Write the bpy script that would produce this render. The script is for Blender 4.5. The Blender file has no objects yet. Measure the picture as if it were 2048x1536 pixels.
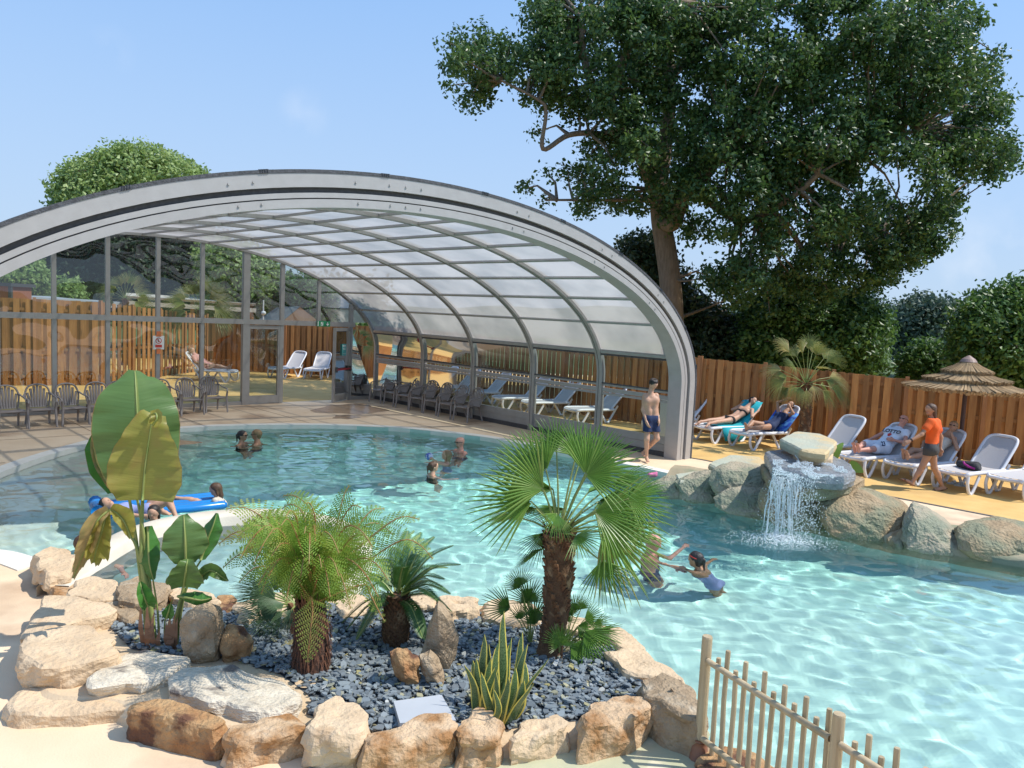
import bpy, math, random
import numpy as np
from mathutils import Vector, Matrix, noise
from mathutils.geometry import tessellate_polygon
R = math.radians
S = bpy.context.scene
COL = S.collection
# ---------------------------------------------------------------- camera
CAMH = 3.0
PITCH, ROLL, FPX = R(5.2), R(2.75), 1550.0
cam = bpy.data.objects.new('camera', bpy.data.cameras.new('camera'))
COL.objects.link(cam)
cam.location = (0, 0, CAMH)
CR = Matrix.Rotation(R(90) - PITCH, 3, 'X') @ Matrix.Rotation(ROLL, 3, 'Z')
cam.rotation_euler = CR.to_euler()
cam.data.sensor_width = 36
cam.data.lens = FPX / 2048 * 36
cam.data.clip_start = 0.05
cam.data.clip_end = 6000
S.camera = cam
# ---------------------------------------------------------------- sky and sun
SUN_EL, SUN_TH = R(53), R(4)          # sun stands to the right, a little behind the viewer
sd = Vector((math.cos(SUN_TH) * math.cos(SUN_EL), -math.sin(SUN_TH) * math.cos(SUN_EL), math.sin(SUN_EL)))
w = bpy.data.worlds.new("World"); S.world = w; w.use_nodes = True
wn, wl = w.node_tree.nodes, w.node_tree.links
sky = wn.new('ShaderNodeTexSky'); sky.sky_type = 'NISHITA'; sky.sun_disc = False
sky.sun_elevation = SUN_EL; sky.sun_rotation = math.atan2(sd.x, sd.y)
sky.air_density = 1.0; sky.dust_density = 0.25; sky.ozone_density = 3.0
bgn = wn['Background']; bgn.inputs[1].default_value = 0.14
tc = wn.new('ShaderNodeTexCoord')
gm = wn.new('ShaderNodeGamma'); gm.inputs[1].default_value = 0.28; wl.new(sky.outputs[0], gm.inputs[0])
tn = wn.new('ShaderNodeMix'); tn.data_type = 'RGBA'; tn.blend_type = 'MULTIPLY'; tn.inputs[0].default_value = 1; tn.inputs[7].default_value = (1.40, 2.1, 3.1, 1)
wl.new(gm.outputs[0], tn.inputs[6])
sp_ = wn.new('ShaderNodeSeparateXYZ'); wl.new(tc.outputs['Generated'], sp_.inputs[0])
hz = wn.new('ShaderNodeMapRange'); hz.inputs[1].default_value = 0.0; hz.inputs[2].default_value = 0.38; hz.inputs[3].default_value = .8; hz.inputs[4].default_value = 0
wl.new(sp_.outputs[2], hz.inputs[0])
hm = wn.new('ShaderNodeMix'); hm.data_type = 'RGBA'; hm.inputs[7].default_value = (2.7, 3.3, 4.05, 1)
wl.new(hz.outputs[0], hm.inputs[0]); wl.new(tn.outputs[2], hm.inputs[6])
# two faint puffs of cloud
nz = wn.new('ShaderNodeTexNoise'); nz.inputs['Scale'].default_value = 16; nz.inputs['Detail'].default_value = 6; wl.new(tc.outputs['Generated'], nz.inputs[0])
prev = hm.outputs[2]
for (px_, py_), rad, amt in (((608, 226), .034, .24), ((2010, 520), .085, .30), ((1960, 610), .10, .25), ((225, 105), .03, .16)):
    d_ = (CR @ Vector(((px_ - 1024) / FPX, -(py_ - 768) / FPX, -1))).normalized()
    ds = wn.new('ShaderNodeVectorMath'); ds.operation = 'DISTANCE'; ds.inputs[1].default_value = d_; wl.new(tc.outputs['Generated'], ds.inputs[0])
    mr_ = wn.new('ShaderNodeMapRange'); mr_.inputs[1].default_value = 0; mr_.inputs[2].default_value = rad; mr_.inputs[3].default_value = 1; mr_.inputs[4].default_value = 0; wl.new(ds.outputs['Value'], mr_.inputs[0])
    n2 = wn.new('ShaderNodeMapRange'); n2.inputs[1].default_value = .44; n2.inputs[2].default_value = .66; wl.new(nz.outputs[0], n2.inputs[0])
    mu = wn.new('ShaderNodeMath'); mu.operation = 'MULTIPLY'; wl.new(mr_.outputs[0], mu.inputs[0]); wl.new(n2.outputs[0], mu.inputs[1])
    m2_ = wn.new('ShaderNodeMath'); m2_.operation = 'MULTIPLY'; m2_.inputs[1].default_value = amt; wl.new(mu.outputs[0], m2_.inputs[0])
    cm_ = wn.new('ShaderNodeMix'); cm_.data_type = 'RGBA'; cm_.inputs[7].default_value = (4.4, 4.7, 5.2, 1); wl.new(m2_.outputs[0], cm_.inputs[0]); wl.new(prev, cm_.inputs[6]); prev = cm_.outputs[2]
wl.new(prev, bgn.inputs[0])
sl = bpy.data.lights.new('sun', 'SUN'); sl.energy = 3.4; sl.angle = R(0.5); sl.color = (1, .955, .87)
sl.cycles.is_caustics_light = True
so = bpy.data.objects.new('sun', sl); COL.objects.link(so)
so.rotation_euler = sd.to_track_quat('Z', 'Y').to_euler()
so.location = (10, 0, 20)
S.view_settings.view_transform = 'Standard'; S.view_settings.look = 'None'
S.view_settings.exposure = 0.58; S.view_settings.gamma = 1
S.cycles.use_denoising = True
S.cycles.max_bounces = 10; S.cycles.transparent_max_bounces = 24
S.cycles.caustics_reflective = False; S.cycles.caustics_refractive = True
S.cycles.sample_clamp_indirect = 6
# ---------------------------------------------------------------- from photo pixel to place
def ray(x, y):
    return CR @ Vector(((x - 1024) / FPX, -(y - 768) / FPX, -1))
def W(x, y, z=0.0):
    """point at height z seen at pixel x,y"""
    d = ray(x, y); t = (z - CAMH) / d.z
    return Vector((d.x * t, d.y * t, z))
def WD(x, y, Y):
    """point at distance Y seen at pixel x,y"""
    d = ray(x, y); t = Y / d.y
    return Vector((d.x * t, Y, CAMH + d.z * t))
# ---------------------------------------------------------------- mesh builder
class MB:
    def __init__(s, off=(0, 0, 0)):
        s.v = []; s.f = []; s.r = []; s.m = []; s.uv = []; s.off = Vector(off); s.cr = 0.5; s.cm = 0
    def add(s, vs, fs, uvs=None):
        b = len(s.v)
        s.v += [tuple(Vector(v) - s.off) for v in vs]
        for i, f in enumerate(fs):
            s.f.append(tuple(b + k for k in f)); s.r.append(s.cr); s.m.append(s.cm)
            s.uv += ([uvs[k] for k in f] if uvs else [(0.5, 0.5)] * len(f))
    def box(s, c, size, rot=None, taper=1.0):
        hx, hy, hz = size[0] / 2, size[1] / 2, size[2] / 2
        P = [Vector((x * (taper if z > 0 else 1), y * (taper if z > 0 else 1), z)) for z in (-hz, hz) for x, y in ((-hx, -hy), (hx, -hy), (hx, hy), (-hx, hy))]
        if rot is not None:
            P = [rot @ p for p in P]
        c = Vector(c)
        s.add([p + c for p in P], [(3, 2, 1, 0), (4, 5, 6, 7), (0, 1, 5, 4), (1, 2, 6, 5), (2, 3, 7, 6), (3, 0, 4, 7)])
    def bar(s, a, b, wdt, hgt, up=(0, 0, 1)):
        a, b = Vector(a), Vector(b); d = b - a; L = d.length
        if L < 1e-6: return
        d.normalize(); up = Vector(up); side = d.cross(up)
        if side.length < 1e-4: side = d.cross(Vector((1, 0, 0)))
        side.normalize(); up = side.cross(d)
        M = Matrix((side, d, up)).transposed()
        s.box((a + b) / 2, (wdt, L, hgt), M)
    def tube(s, pts, rad, n=8, cap=True, squash=1.0, upv=None):
        pts = [Vector(p) for p in pts]; N = len(pts)
        if not hasattr(rad, '__len__'): rad = [rad] * N
        vs = []; prev = None
        for i, p in enumerate(pts):
            d = (pts[min(i + 1, N - 1)] - pts[max(i - 1, 0)])
            if d.length < 1e-9: d = Vector((0, 0, 1))
            d.normalize()
            if prev is None:
                u = Vector(upv) if upv else (Vector((0, 0, 1)) if abs(d.z) < .9 else Vector((1, 0, 0)))
            else: u = prev
            x = d.cross(u)
            if x.length < 1e-5: x = d.cross(Vector((.3, 1, .2)))
            x.normalize(); y = x.cross(d); prev = y
            for k in range(n):
                a = 2 * math.pi * k / n
                vs.append(p + (x * math.cos(a) + y * math.sin(a) * squash) * rad[i])
        fs = [(i * n + k, i * n + (k + 1) % n, (i + 1) * n + (k + 1) % n, (i + 1) * n + k) for i in range(N - 1) for k in range(n)]
        if cap:
            fs.append(tuple(range(n))); fs.append(tuple((N - 1) * n + k for k in reversed(range(n))))
        s.add(vs, fs)
    def lathe(s, prof, c=(0, 0, 0), n=24, cap=True):
        c = Vector(c); vs = []
        for r, z in prof:
            for k in range(n):
                a = 2 * math.pi * k / n; vs.append(c + Vector((r * math.cos(a), r * math.sin(a), z)))
        N = len(prof)
        fs = [(i * n + k, i * n + (k + 1) % n, (i + 1) * n + (k + 1) % n, (i + 1) * n + k) for i in range(N - 1) for k in range(n)]
        if cap:
            fs.append(tuple(reversed(range(n)))); fs.append(tuple((N - 1) * n + k for k in range(n)))
        s.add(vs, fs)
    def build(s, name, mats, parent=None, smooth=False):
        me = bpy.data.meshes.new(name)
        me.from_pydata(s.v, [], s.f)
        if not isinstance(mats, (list, tuple)): mats = [mats]
        for m in mats: me.materials.append(m)
        n = len(me.polygons)
        if n == len(s.f):
            a = me.attributes.new('rnd', 'FLOAT', 'FACE'); a.data.foreach_set('value', s.r)
            if len(mats) > 1: me.polygons.foreach_set('material_index', s.m)
            ul = me.uv_layers.new(name='UVMap'); ul.data.foreach_set('uv', [c for t in s.uv for c in t])
        if smooth: me.polygons.foreach_set('use_smooth', [True] * n)
        me.update()
        return link(name, me, parent)
def link(name, me, parent=None):
    o = bpy.data.objects.new(name, me); COL.objects.link(o)
    if parent is not None: o.parent = parent
    return o
def npmesh(name, V, F, mats, rnd=None, uv=None, parent=None, smooth=False):
    """V (n,3), F (m,k) numpy arrays"""
    V = np.asarray(V, dtype=np.float32); F = np.asarray(F, dtype=np.int32); m, k = F.shape
    if parent is not None: V = V - np.array(parent.location, dtype=np.float32)
    me = bpy.data.meshes.new(name)
    me.vertices.add(len(V)); me.vertices.foreach_set('co', V.ravel())
    me.loops.add(m * k); me.loops.foreach_set('vertex_index', F.ravel())
    me.polygons.add(m); me.polygons.foreach_set('loop_start', np.arange(0, m * k, k, dtype=np.int32))
    me.polygons.foreach_set('use_smooth', np.full(m, smooth))
    if not isinstance(mats, (list, tuple)): mats = [mats]
    for t in mats: me.materials.append(t)
    me.update(calc_edges=True)
    if rnd is not None:
        a = me.attributes.new('rnd', 'FLOAT', 'FACE'); a.data.foreach_set('value', np.asarray(rnd, dtype=np.float32))
    if uv is not None:
        ul = me.uv_layers.new(name='UVMap'); ul.data.foreach_set('uv', np.asarray(uv, dtype=np.float32).ravel())
    me.validate()
    return link(name, me, parent)
def tag(o, label=None, cat=None, group=None, kind=None):
    if label: o['label'] = label
    if cat: o['category'] = cat
    if group: o['group'] = group
    if kind: o['kind'] = kind
    return o
def thing(name, loc, label, cat, group=None, rz=0):
    o = bpy.data.objects.new(name, None); COL.objects.link(o); o.location = loc; o.rotation_euler = (0, 0, rz)
    o.empty_display_size = .1
    return tag(o, label, cat, group)
def kids(o): return [c for c in bpy.data.objects if c.parent == o]
def dup(root, loc, rz, label=None, group=None, scale=None):
    r = root.copy(); COL.objects.link(r); r.location = loc; r.rotation_euler = (0, 0, rz)
    if scale: r.scale = (scale,) * 3
    if label: r['label'] = label
    if group: r['group'] = group
    for ch in TREE[root.name]:
        c = ch.copy(); COL.objects.link(c); c.parent = r
        for g in TREE.get(ch.name, []):
            d = g.copy(); COL.objects.link(d); d.parent = c
    return r
TREE = {}
def remember(root):
    TREE[root.name] = kids(root)
    for c in TREE[root.name]: TREE[c.name] = kids(c)
# ---------------------------------------------------------------- materials
def nodes(name):
    m = bpy.data.materials.new(name); m.use_nodes = True
    return m, m.node_tree.nodes, m.node_tree.links, m.node_tree.nodes['Principled BSDF']
def mat(name, c1, c2=None, scale=5.0, rough=.6, bump=0.0, bscale=40.0, metal=0.0, detail=4, c3=None, s3=1.0, t3=(.5, .62), rndmix=0.0, spec=.5, stretch=None, sub=0, coat=0, bdist=.02, thr=(.3, .7)):
    m, n, l, b = nodes(name)
    tcn = n.new('ShaderNodeTexCoord'); src = tcn.outputs['Object']
    if stretch:
        mpn = n.new('ShaderNodeMapping'); mpn.inputs['Scale'].default_value = stretch
        l.new(src, mpn.inputs[0]); src = mpn.outputs[0]
    b.inputs['Roughness'].default_value = rough; b.inputs['Metallic'].default_value = metal
    b.inputs['Specular IOR Level'].default_value = spec
    if coat: b.inputs['Coat Weight'].default_value = coat
    if c2 is None: c2 = tuple(x * .85 for x in c1)
    nt = n.new('ShaderNodeTexNoise'); nt.inputs['Scale'].default_value = scale; nt.inputs['Detail'].default_value = detail
    l.new(src, nt.inputs[0])
    rp = n.new('ShaderNodeMapRange'); rp.inputs[1].default_value, rp.inputs[2].default_value = thr
    l.new(nt.outputs[0], rp.inputs[0])
    m1 = n.new('ShaderNodeMix'); m1.data_type = 'RGBA'; m1.inputs[6].default_value = (*c1, 1); m1.inputs[7].default_value = (*c2, 1)
    l.new(rp.outputs[0], m1.inputs[0]); out = m1.outputs[2]
    if rndmix:
        at = n.new('ShaderNodeAttribute'); at.attribute_name = 'rnd'
        hv = n.new('ShaderNodeHueSaturation')
        mr = n.new('ShaderNodeMapRange'); mr.inputs[3].default_value = 1 - rndmix; mr.inputs[4].default_value = 1 + rndmix
        l.new(at.outputs['Fac'], mr.inputs[0]); l.new(mr.outputs[0], hv.inputs['Value']); l.new(out, hv.inputs['Color']); out = hv.outputs[0]
    if c3 is not None:
        n3 = n.new('ShaderNodeTexNoise'); n3.inputs['Scale'].default_value = s3; n3.inputs['Detail'].default_value = 5
        ml = n.new('ShaderNodeVectorMath'); ml.operation = 'ADD'; ml.inputs[1].default_value = (7, 3, 5)
        l.new(src, ml.inputs[0]); l.new(ml.outputs[0], n3.inputs[0])
        r3 = n.new('ShaderNodeMapRange'); r3.inputs[1].default_value, r3.inputs[2].default_value = t3
        l.new(n3.outputs[0], r3.inputs[0])
        m3 = n.new('ShaderNodeMix'); m3.data_type = 'RGBA'; m3.inputs[7].default_value = (*c3, 1)
        l.new(out, m3.inputs[6]); l.new(r3.outputs[0], m3.inputs[0]); out = m3.outputs[2]
    l.new(out, b.inputs['Base Color'])
    if bump:
        nb = n.new('ShaderNodeTexNoise'); nb.inputs['Scale'].default_value = bscale; nb.inputs['Detail'].default_value = 6
        l.new(src, nb.inputs[0])
        bp = n.new('ShaderNodeBump'); bp.inputs['Strength'].default_value = bump; bp.inputs['Distance'].default_value = bdist
        l.new(nb.outputs[0], bp.inputs['Height']); l.new(bp.outputs[0], b.inputs['Normal'])
    return m
def leafmat(name, cols, trans=.35, rough=.45, spec=.5, veins=False):
    """foliage: colours spread over the 'rnd' attribute, some light passes through"""
    m, n, l, b = nodes(name)
    at = n.new('ShaderNodeAttribute'); at.attribute_name = 'rnd'
    rp = n.new('ShaderNodeValToRGB'); e = rp.color_ramp.elements
    e[0].color = (*cols[0], 1); e[-1].color = (*cols[-1], 1)
    for i, c in enumerate(cols[1:-1]):
        q = e.new((i + 1) / (len(cols) - 1)); q.color = (*c, 1)
    l.new(at.outputs['Fac'], rp.inputs[0]); l.new(rp.outputs[0], b.inputs['Base Color'])
    b.inputs['Roughness'].default_value = rough; b.inputs['Specular IOR Level'].default_value = spec
    tr = n.new('ShaderNodeBsdfTranslucent'); hv = n.new('ShaderNodeHueSaturation')
    hv.inputs['Hue'].default_value = .485; hv.inputs['Value'].default_value = 1.5
    l.new(rp.outputs[0], hv.inputs['Color']); l.new(hv.outputs[0], tr.inputs[0])
    ms = n.new('ShaderNodeMixShader'); ms.inputs[0].default_value = trans
    l.new(b.outputs[0], ms.inputs[1]); l.new(tr.outputs[0], ms.inputs[2]); l.new(ms.outputs[0], n['Material Output'].inputs[0])
    return m
def flat_poly(name, outer, holes, z, m, parent=None, kind='structure'):
    polys = [[Vector((p[0], p[1], 0)) for p in outer]] + [[Vector((p[0], p[1], 0)) for p in h] for h in holes]
    tris = tessellate_polygon(polys); pts = [p for q in polys for p in q]
    fs = []
    for t in tris:
        a, b_, c = (pts[k] for k in t)
        if (b_ - a).cross(c - a).z < 0: t = (t[0], t[2], t[1])
        fs.append(tuple(t))
    mb = MB(); mb.add([(p.x, p.y, z) for p in pts], fs)
    o = mb.build(name, m, parent)
    if kind: o['kind'] = kind
    return o
def cat_rom(pts, n=8, closed=False):
    P = [Vector(p) for p in pts]; N = len(P); out = []
    for i in range(N if closed else N - 1):
        if closed: p0, p1, p2, p3 = P[(i - 1) % N], P[i], P[(i + 1) % N], P[(i + 2) % N]
        else: p0, p1, p2, p3 = P[max(i - 1, 0)], P[i], P[i + 1], P[min(i + 2, N - 1)]
        for k in range(n):
            t = k / n
            out.append(.5 * ((2 * p1) + (-p0 + p2) * t + (2 * p0 - 5 * p1 + 4 * p2 - p3) * t * t + (-p0 + 3 * p1 - 3 * p2 + p3) * t ** 3))
    if not closed: out.append(P[-1])
    return out
def fnoise(p, s, seed=0.0):
    return noise.noise(Vector((p[0] * s + seed, p[1] * s - seed * .7, p[2] * s + seed * .31)))
# smooth solids for bodies: rounded bones blended together and meshed
def sdf_mesh(prims, h=.012, k=.03, clip=None, pad=.04):
    """prims: (a,b,ra,rb) rounded bones; returns V,F. clip: list of (point, normal) keeping the side the normal points away from"""
    A = np.array([[*p[0]] for p in prims]); B = np.array([[*p[1]] for p in prims]); ra = np.array([p[2] for p in prims]); rb = np.array([p[3] for p in prims])
    mr = np.maximum(ra, rb)[:, None]
    lo = np.minimum(A - mr, B - mr).min(0) - pad; hi = np.maximum(A + mr, B + mr).max(0) + pad
    n = np.ceil((hi - lo) / h).astype(int) + 1
    F = np.full(n, .15, dtype=np.float32)
    for a, b, r1, r2 in zip(A, B, ra, rb):
        m_ = max(r1, r2) + k + 2 * h
        i0 = np.maximum(((np.minimum(a, b) - m_ - lo) / h).astype(int), 0); i1 = np.minimum(((np.maximum(a, b) + m_ - lo) / h).astype(int) + 2, n)
        X = lo[0] + h * np.arange(i0[0], i1[0])[:, None, None]; Y = lo[1] + h * np.arange(i0[1], i1[1])[None, :, None]; Z = lo[2] + h * np.arange(i0[2], i1[2])[None, None, :]
        d = b - a; L2 = max(d @ d, 1e-9)
        t = np.clip(((X - a[0]) * d[0] + (Y - a[1]) * d[1] + (Z - a[2]) * d[2]) / L2, 0, 1)
        D = np.sqrt((X - a[0] - t * d[0]) ** 2 + (Y - a[1] - t * d[1]) ** 2 + (Z - a[2] - t * d[2]) ** 2) - (r1 + (r2 - r1) * t)
        sub = F[i0[0]:i1[0], i0[1]:i1[1], i0[2]:i1[2]]
        kk = min(k, .9 * min(r1, r2) + .004)
        hh = np.maximum(kk - np.abs(sub - D), 0) / kk
        F[i0[0]:i1[0], i0[1]:i1[1], i0[2]:i1[2]] = np.minimum(sub, D) - hh * hh * kk / 4
    if clip:
        X = lo[0] + h * np.arange(n[0])[:, None, None]; Y = lo[1] + h * np.arange(n[1])[None, :, None]; Z = lo[2] + h * np.arange(n[2])[None, None, :]
        for p, q in clip:
            p = np.array(p); q = np.array(q) / np.linalg.norm(q)
            F = np.maximum(F, (X - p[0]) * q[0] + (Y - p[1]) * q[1] + (Z - p[2]) * q[2])
    return surfnet(F, lo, h)
def surfnet(F, lo, h):
    s = F < 0; nx, ny, nz = F.shape
    P = np.zeros((nx - 1, ny - 1, nz - 1, 3), np.float32); C = np.zeros((nx - 1, ny - 1, nz - 1), np.float32)
    idx = [(i, j, k) for i in (0, 1) for j in (0, 1) for k in (0, 1)]
    def sl_(o): return tuple(slice(o[a], (nx, ny, nz)[a] - 1 + o[a]) for a in range(3))
    for o in idx:
        for ax in range(3):
            if o[ax] == 0:
                o2 = list(o); o2[ax] = 1
                f0, f1 = F[sl_(o)], F[sl_(o2)]
                c = (f0 < 0) != (f1 < 0)
                t = np.where(c, f0 / np.where(c, f0 - f1, 1), 0)
                for a in range(3):
                    P[..., a] += c * (o[a] + (t if a == ax else 0))
                C += c
    act = C > 0
    ids = np.full(act.shape, -1, np.int64); ids[act] = np.arange(act.sum())
    g = np.argwhere(act)
    V = (g + P[act] / C[act][:, None]) * h + lo
    Fs = []
    for ax in range(3):
        a1, a2 = [(1, 2), (2, 0), (0, 1)][ax]
        o2 = [0, 0, 0]; o2[ax] = 1
        f0 = F[tuple(slice(0, F.shape[a] - o2[a]) for a in range(3))]; f1 = F[tuple(slice(o2[a], F.shape[a]) for a in range(3))]
        e = np.argwhere((f0 < 0) != (f1 < 0))
        if not len(e): continue
        ok = (e[:, a1] > 0) & (e[:, a2] > 0) & (e[:, a1] < F.shape[a1] - 1) & (e[:, a2] < F.shape[a2] - 1)
        e = e[ok]; pos = (f0[tuple(e.T)] < 0)
        q = []
        for d1, d2 in ((-1, -1), (0, -1), (0, 0), (-1, 0)):
            c = e.copy(); c[:, a1] += d1; c[:, a2] += d2; q.append(ids[tuple(c.T)])
        q = np.stack(q, 1); q[~pos] = q[~pos][:, ::-1]
        Fs.append(q[(q >= 0).all(1)])
    return V, np.concatenate(Fs)
# ================================================================ SETTING
M = {}
M['deck'] = mat('stamped_concrete', (.80, .62, .43), (.72, .54, .36), 1.3, .75, .15, 60, c3=(.46, .31, .20), s3=.7, t3=(.52, .68), thr=(.35, .65))
M['ochre'] = mat('ochre_resin', (.72, .47, .17), (.63, .38, .12), 2.2, .8, .25, 150, c3=(.58, .36, .13), s3=1.1, t3=(.54, .72))
M['cement'] = mat('sand_cement', (.66, .50, .33), (.56, .42, .27), 3, .85, .3, 40)
M['white_cement'] = mat('white_coping_cement', (.80, .77, .70), (.72, .68, .6), 4, .6, .12, 50)
M['grass'] = mat('meadow', (.07, .12, .03), (.11, .14, .05), .6, .9, .4, 9)
M['drain'] = mat('steel_drain', (.20, .20, .21), (.13, .13, .14), 30, .45, metal=.6)
def px0(L, z=0.0): return [W(x, y, z) for x, y in L]
far_px = [(-260, 1120), (-215, 1055), (-120, 992), (0, 945), (60, 922), (130, 900), (200, 881), (280, 865), (360, 857), (450, 852), (560, 850), (680, 851), (800, 856), (900, 866), (980, 876), (1100, 899), (1200, 919), (1270, 932), (1350, 950)]
wall_px = [(1347, 968), (1420, 987), (1500, 1012), (1560, 1034), (1640, 1054), (1740, 1076), (1840, 1096), (1940, 1114), (2048, 1132), (2200, 1158)]
wall_px = [(x, y - 12) if x > 1360 else (x, y - 4) for x, y in wall_px]
far_w = px0(far_px); wall_w = px0(wall_px)
SPA = Vector((-3.05, 8.68, 0)); SR = 1.5
spa_arc = [SPA + Vector((SR * math.cos(R(a)), SR * math.sin(R(a)), 0)) for a in range(-25, 176, 10)]
near_w = [Vector(p) for p in ((9.6, 8.6, 0), (9.8, 5.5, 0), (7, 2.2, 0), (3.3, 2.0, 0), (2.75, 2.8, 0), (2.08, 4.2, 0), (1.5, 5.45, 0), (1.38, 6.05, 0), (1.12, 6.65, 0), (.5, 7.25, 0), (0, 7.5, 0), (-.6, 7.48, 0), (-1.25, 7.25, 0))]
left_w = px0([(92, 1128), (45, 1112), (0, 1103), (-110, 1092)])
pool_outline = [Vector((p.x, p.y, 0)) for p in far_w + wall_w + near_w + spa_arc + left_w]
OX, OY = np.array([p.x for p in pool_outline]), np.array([p.y for p in pool_outline])
def inside(X, Y, ox=OX, oy=OY):
    c = np.zeros(np.shape(X), bool); j = len(ox) - 1
    for i in range(len(ox)):
        k = ((oy[i] > Y) != (oy[j] > Y)) & (X < (ox[j] - ox[i]) * (Y - oy[i]) / (oy[j] - oy[i] + 1e-12) + ox[i])
        c ^= k; j = i
    return c
def edge_dist(X, Y, ox=OX, oy=OY):
    D = np.full(np.shape(X), 1e9); n = len(ox)
    for i in range(n):
        ax, ay, bx, by = ox[i], oy[i], ox[(i + 1) % n], oy[(i + 1) % n]
        dx, dy = bx - ax, by - ay; t = np.clip(((X - ax) * dx + (Y - ay) * dy) / (dx * dx + dy * dy + 1e-9), 0, 1)
        D = np.minimum(D, np.hypot(X - ax - t * dx, Y - ay - t * dy))
    return D
OUT = [(-34, -6), (30, -6), (30, 16), (20, 28), (6, 40), (-20, 40), (-34, 30)]
spa_hole = [SPA + Vector((1.25 * math.cos(R(a)), 1.25 * math.sin(R(a)), 0)) for a in range(0, 181, 12)] + [SPA + Vector((-1.25, -1.4, 0)), SPA + Vector((1.25, -1.4, 0))]
flat_poly('deck', OUT, [pool_outline, spa_hole], 0, M['deck'])
flat_poly('ground', [(-3000, -400), (3000, -400), (3000, 4000), (-3000, 4000)], [OUT], -.02, M['grass'])
# enclosure axes
EO = Vector((3.75, 16.8, 0)); EA = Vector((-.688, .725, 0)).normalized(); EW = Vector((-EA.y, EA.x, 0))
def E3(s, w_, z): return EO + EA * s + EW * w_ + Vector((0, 0, z))
dr0, dr1, dr2 = W(1405, 920), W(1750, 988), W(2048, 1045)
dr3 = dr2 + (dr2 - dr1) * 2.6
ochre = [E3(-.05, -.28, 0), dr0, dr1, dr2, dr3, Vector((29, 9, 0)), Vector((29, 16, 0)), Vector((19.5, 27, 0)), Vector((5.5, 39, 0)), Vector((-20, 39, 0)), Vector((-30, 28, 0)), E3(12.0, 22, 0), E3(12.0, 0, 0), E3(12, -.28, 0)]
flat_poly('ochre_deck', ochre, [], .004, M['ochre'])
mb = MB()
for a, b in ((E3(0, -.3, 0), dr0), (dr0, dr1), (dr1, dr2), (dr2, dr3)):
    mb.bar(a + Vector((0, 0, .006)), b + Vector((0, 0, .006)), .06, .012)
o = mb.build('drain_channel', M['drain']); tag(o, 'dark steel drain line between ochre resin and pale concrete', 'drain')
# pool floor, one continuous sheet
def depth(X, Y):
    d = 1.0 + .55 * np.clip((Y - 8.5) / 5, 0, 1)
    b = np.clip((X + 6.9 + .12 * (Y - 10)) / 1.3, 0, 1); b = b * b * (3 - 2 * b)
    d = .13 + (d - .13) * b
    e = np.clip(edge_dist(X, Y) / 1.0, 0, 1)
    return d * (.82 + .18 * e), b
x0, x1, y0, y1 = -13.5, 10.5, 1.5, 21.5
gx, gy = np.meshgrid(np.arange(x0, x1, .2), np.arange(y0, y1, .2)); dd, bb = depth(gx, gy)
ny_, nx_ = gx.shape
V = np.stack([gx.ravel(), gy.ravel(), -.08 - dd.ravel()], 1)
ii = (np.arange(ny_ - 1)[:, None] * nx_ + np.arange(nx_ - 1)).ravel()
F = np.stack([ii, ii + 1, ii + nx_ + 1, ii + nx_], 1)
fc = V[F].mean(1); keep = inside(fc[:, 0], fc[:, 1]) | (edge_dist(fc[:, 0], fc[:, 1]) < .4)
F = F[keep]; fr = bb.ravel()[F[:, 0]] * (.35 + .65 * np.clip((dd.ravel()[F[:, 0]] - .85) / .6, 0, 1))
m, n, l, b = nodes('pool_liner')
at = n.new('ShaderNodeAttribute'); at.attribute_name = 'rnd'
rp = n.new('ShaderNodeValToRGB'); e = rp.color_ramp.elements
e[0].color = (.74, .76, .67, 1); e[1].color = (.40, .84, .75, 1); q = e.new(.35); q.color = (.72, .91, .83, 1)
l.new(at.outputs['Fac'], rp.inputs[0]); l.new(rp.outputs[0], b.inputs['Base Color']); b.inputs['Roughness'].default_value = .7
M['liner'] = m
pf = npmesh('pool_floor', V, F, m, rnd=fr, smooth=True); pf['kind'] = 'structure'
pf.cycles.is_caustics_receiver = True
# side walls of the basin
M['basin'] = mat('basin_wall', (.50, .66, .58), (.38, .55, .48), 2.5, .7)
mb = MB(); P = pool_outline
for i in range(len(P)):
    a, b = P[i], P[(i + 1) % len(P)]
    mb.add([a, b, b + Vector((0, 0, -1.8)), a + Vector((0, 0, -1.8))], [(0, 1, 2, 3)])
pw = mb.build('pool_side', M['basin']); pw['kind'] = 'structure'; pw.cycles.is_caustics_receiver = True
# water
m, n, l, b = nodes('pool_water')
b.inputs['Base Color'].default_value = (.86, .99, .985, 1); b.inputs['Roughness'].default_value = 0.0
b.inputs['IOR'].default_value = 1.33; b.inputs['Transmission Weight'].default_value = 1
M['water'] = m
WZ = -.085
def waves(x, y):
    fall = math.hypot(x - 4.0, y - 11.7)
    h = .015 * noise.noise(Vector((x * 1.2, y * 1.4, 0))) + .0088 * noise.noise(Vector((x * 4.4 + y * 1.1, y * 4.9, 5))) + .0022 * noise.noise(Vector((x * 7, y * 8 + x, 9)))
    h += .0004 * noise.noise(Vector((x * 13, y * 14, 2)))
    h += .012 * math.exp(-fall / 1.5) * math.sin(fall * 11) 
    return h
xs = np.arange(x0, x1, .052); ys = np.arange(y0, y1, .052)
GX, GY = np.meshgrid(xs, ys); ny_, nx_ = GX.shape
ok = inside(GX, GY)
from_edge = edge_dist(GX[::4, ::4], GY[::4, ::4]); from_edge = np.repeat(np.repeat(from_edge, 4, 0), 4, 1)[:ny_, :nx_]
ok |= from_edge < .3
Z = np.full(GX.shape, WZ); iy, ix = np.nonzero(ok)
Z[iy, ix] = [WZ + waves(x, y) for x, y in zip(GX[iy, ix].tolist(), GY[iy, ix].tolist())]
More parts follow.
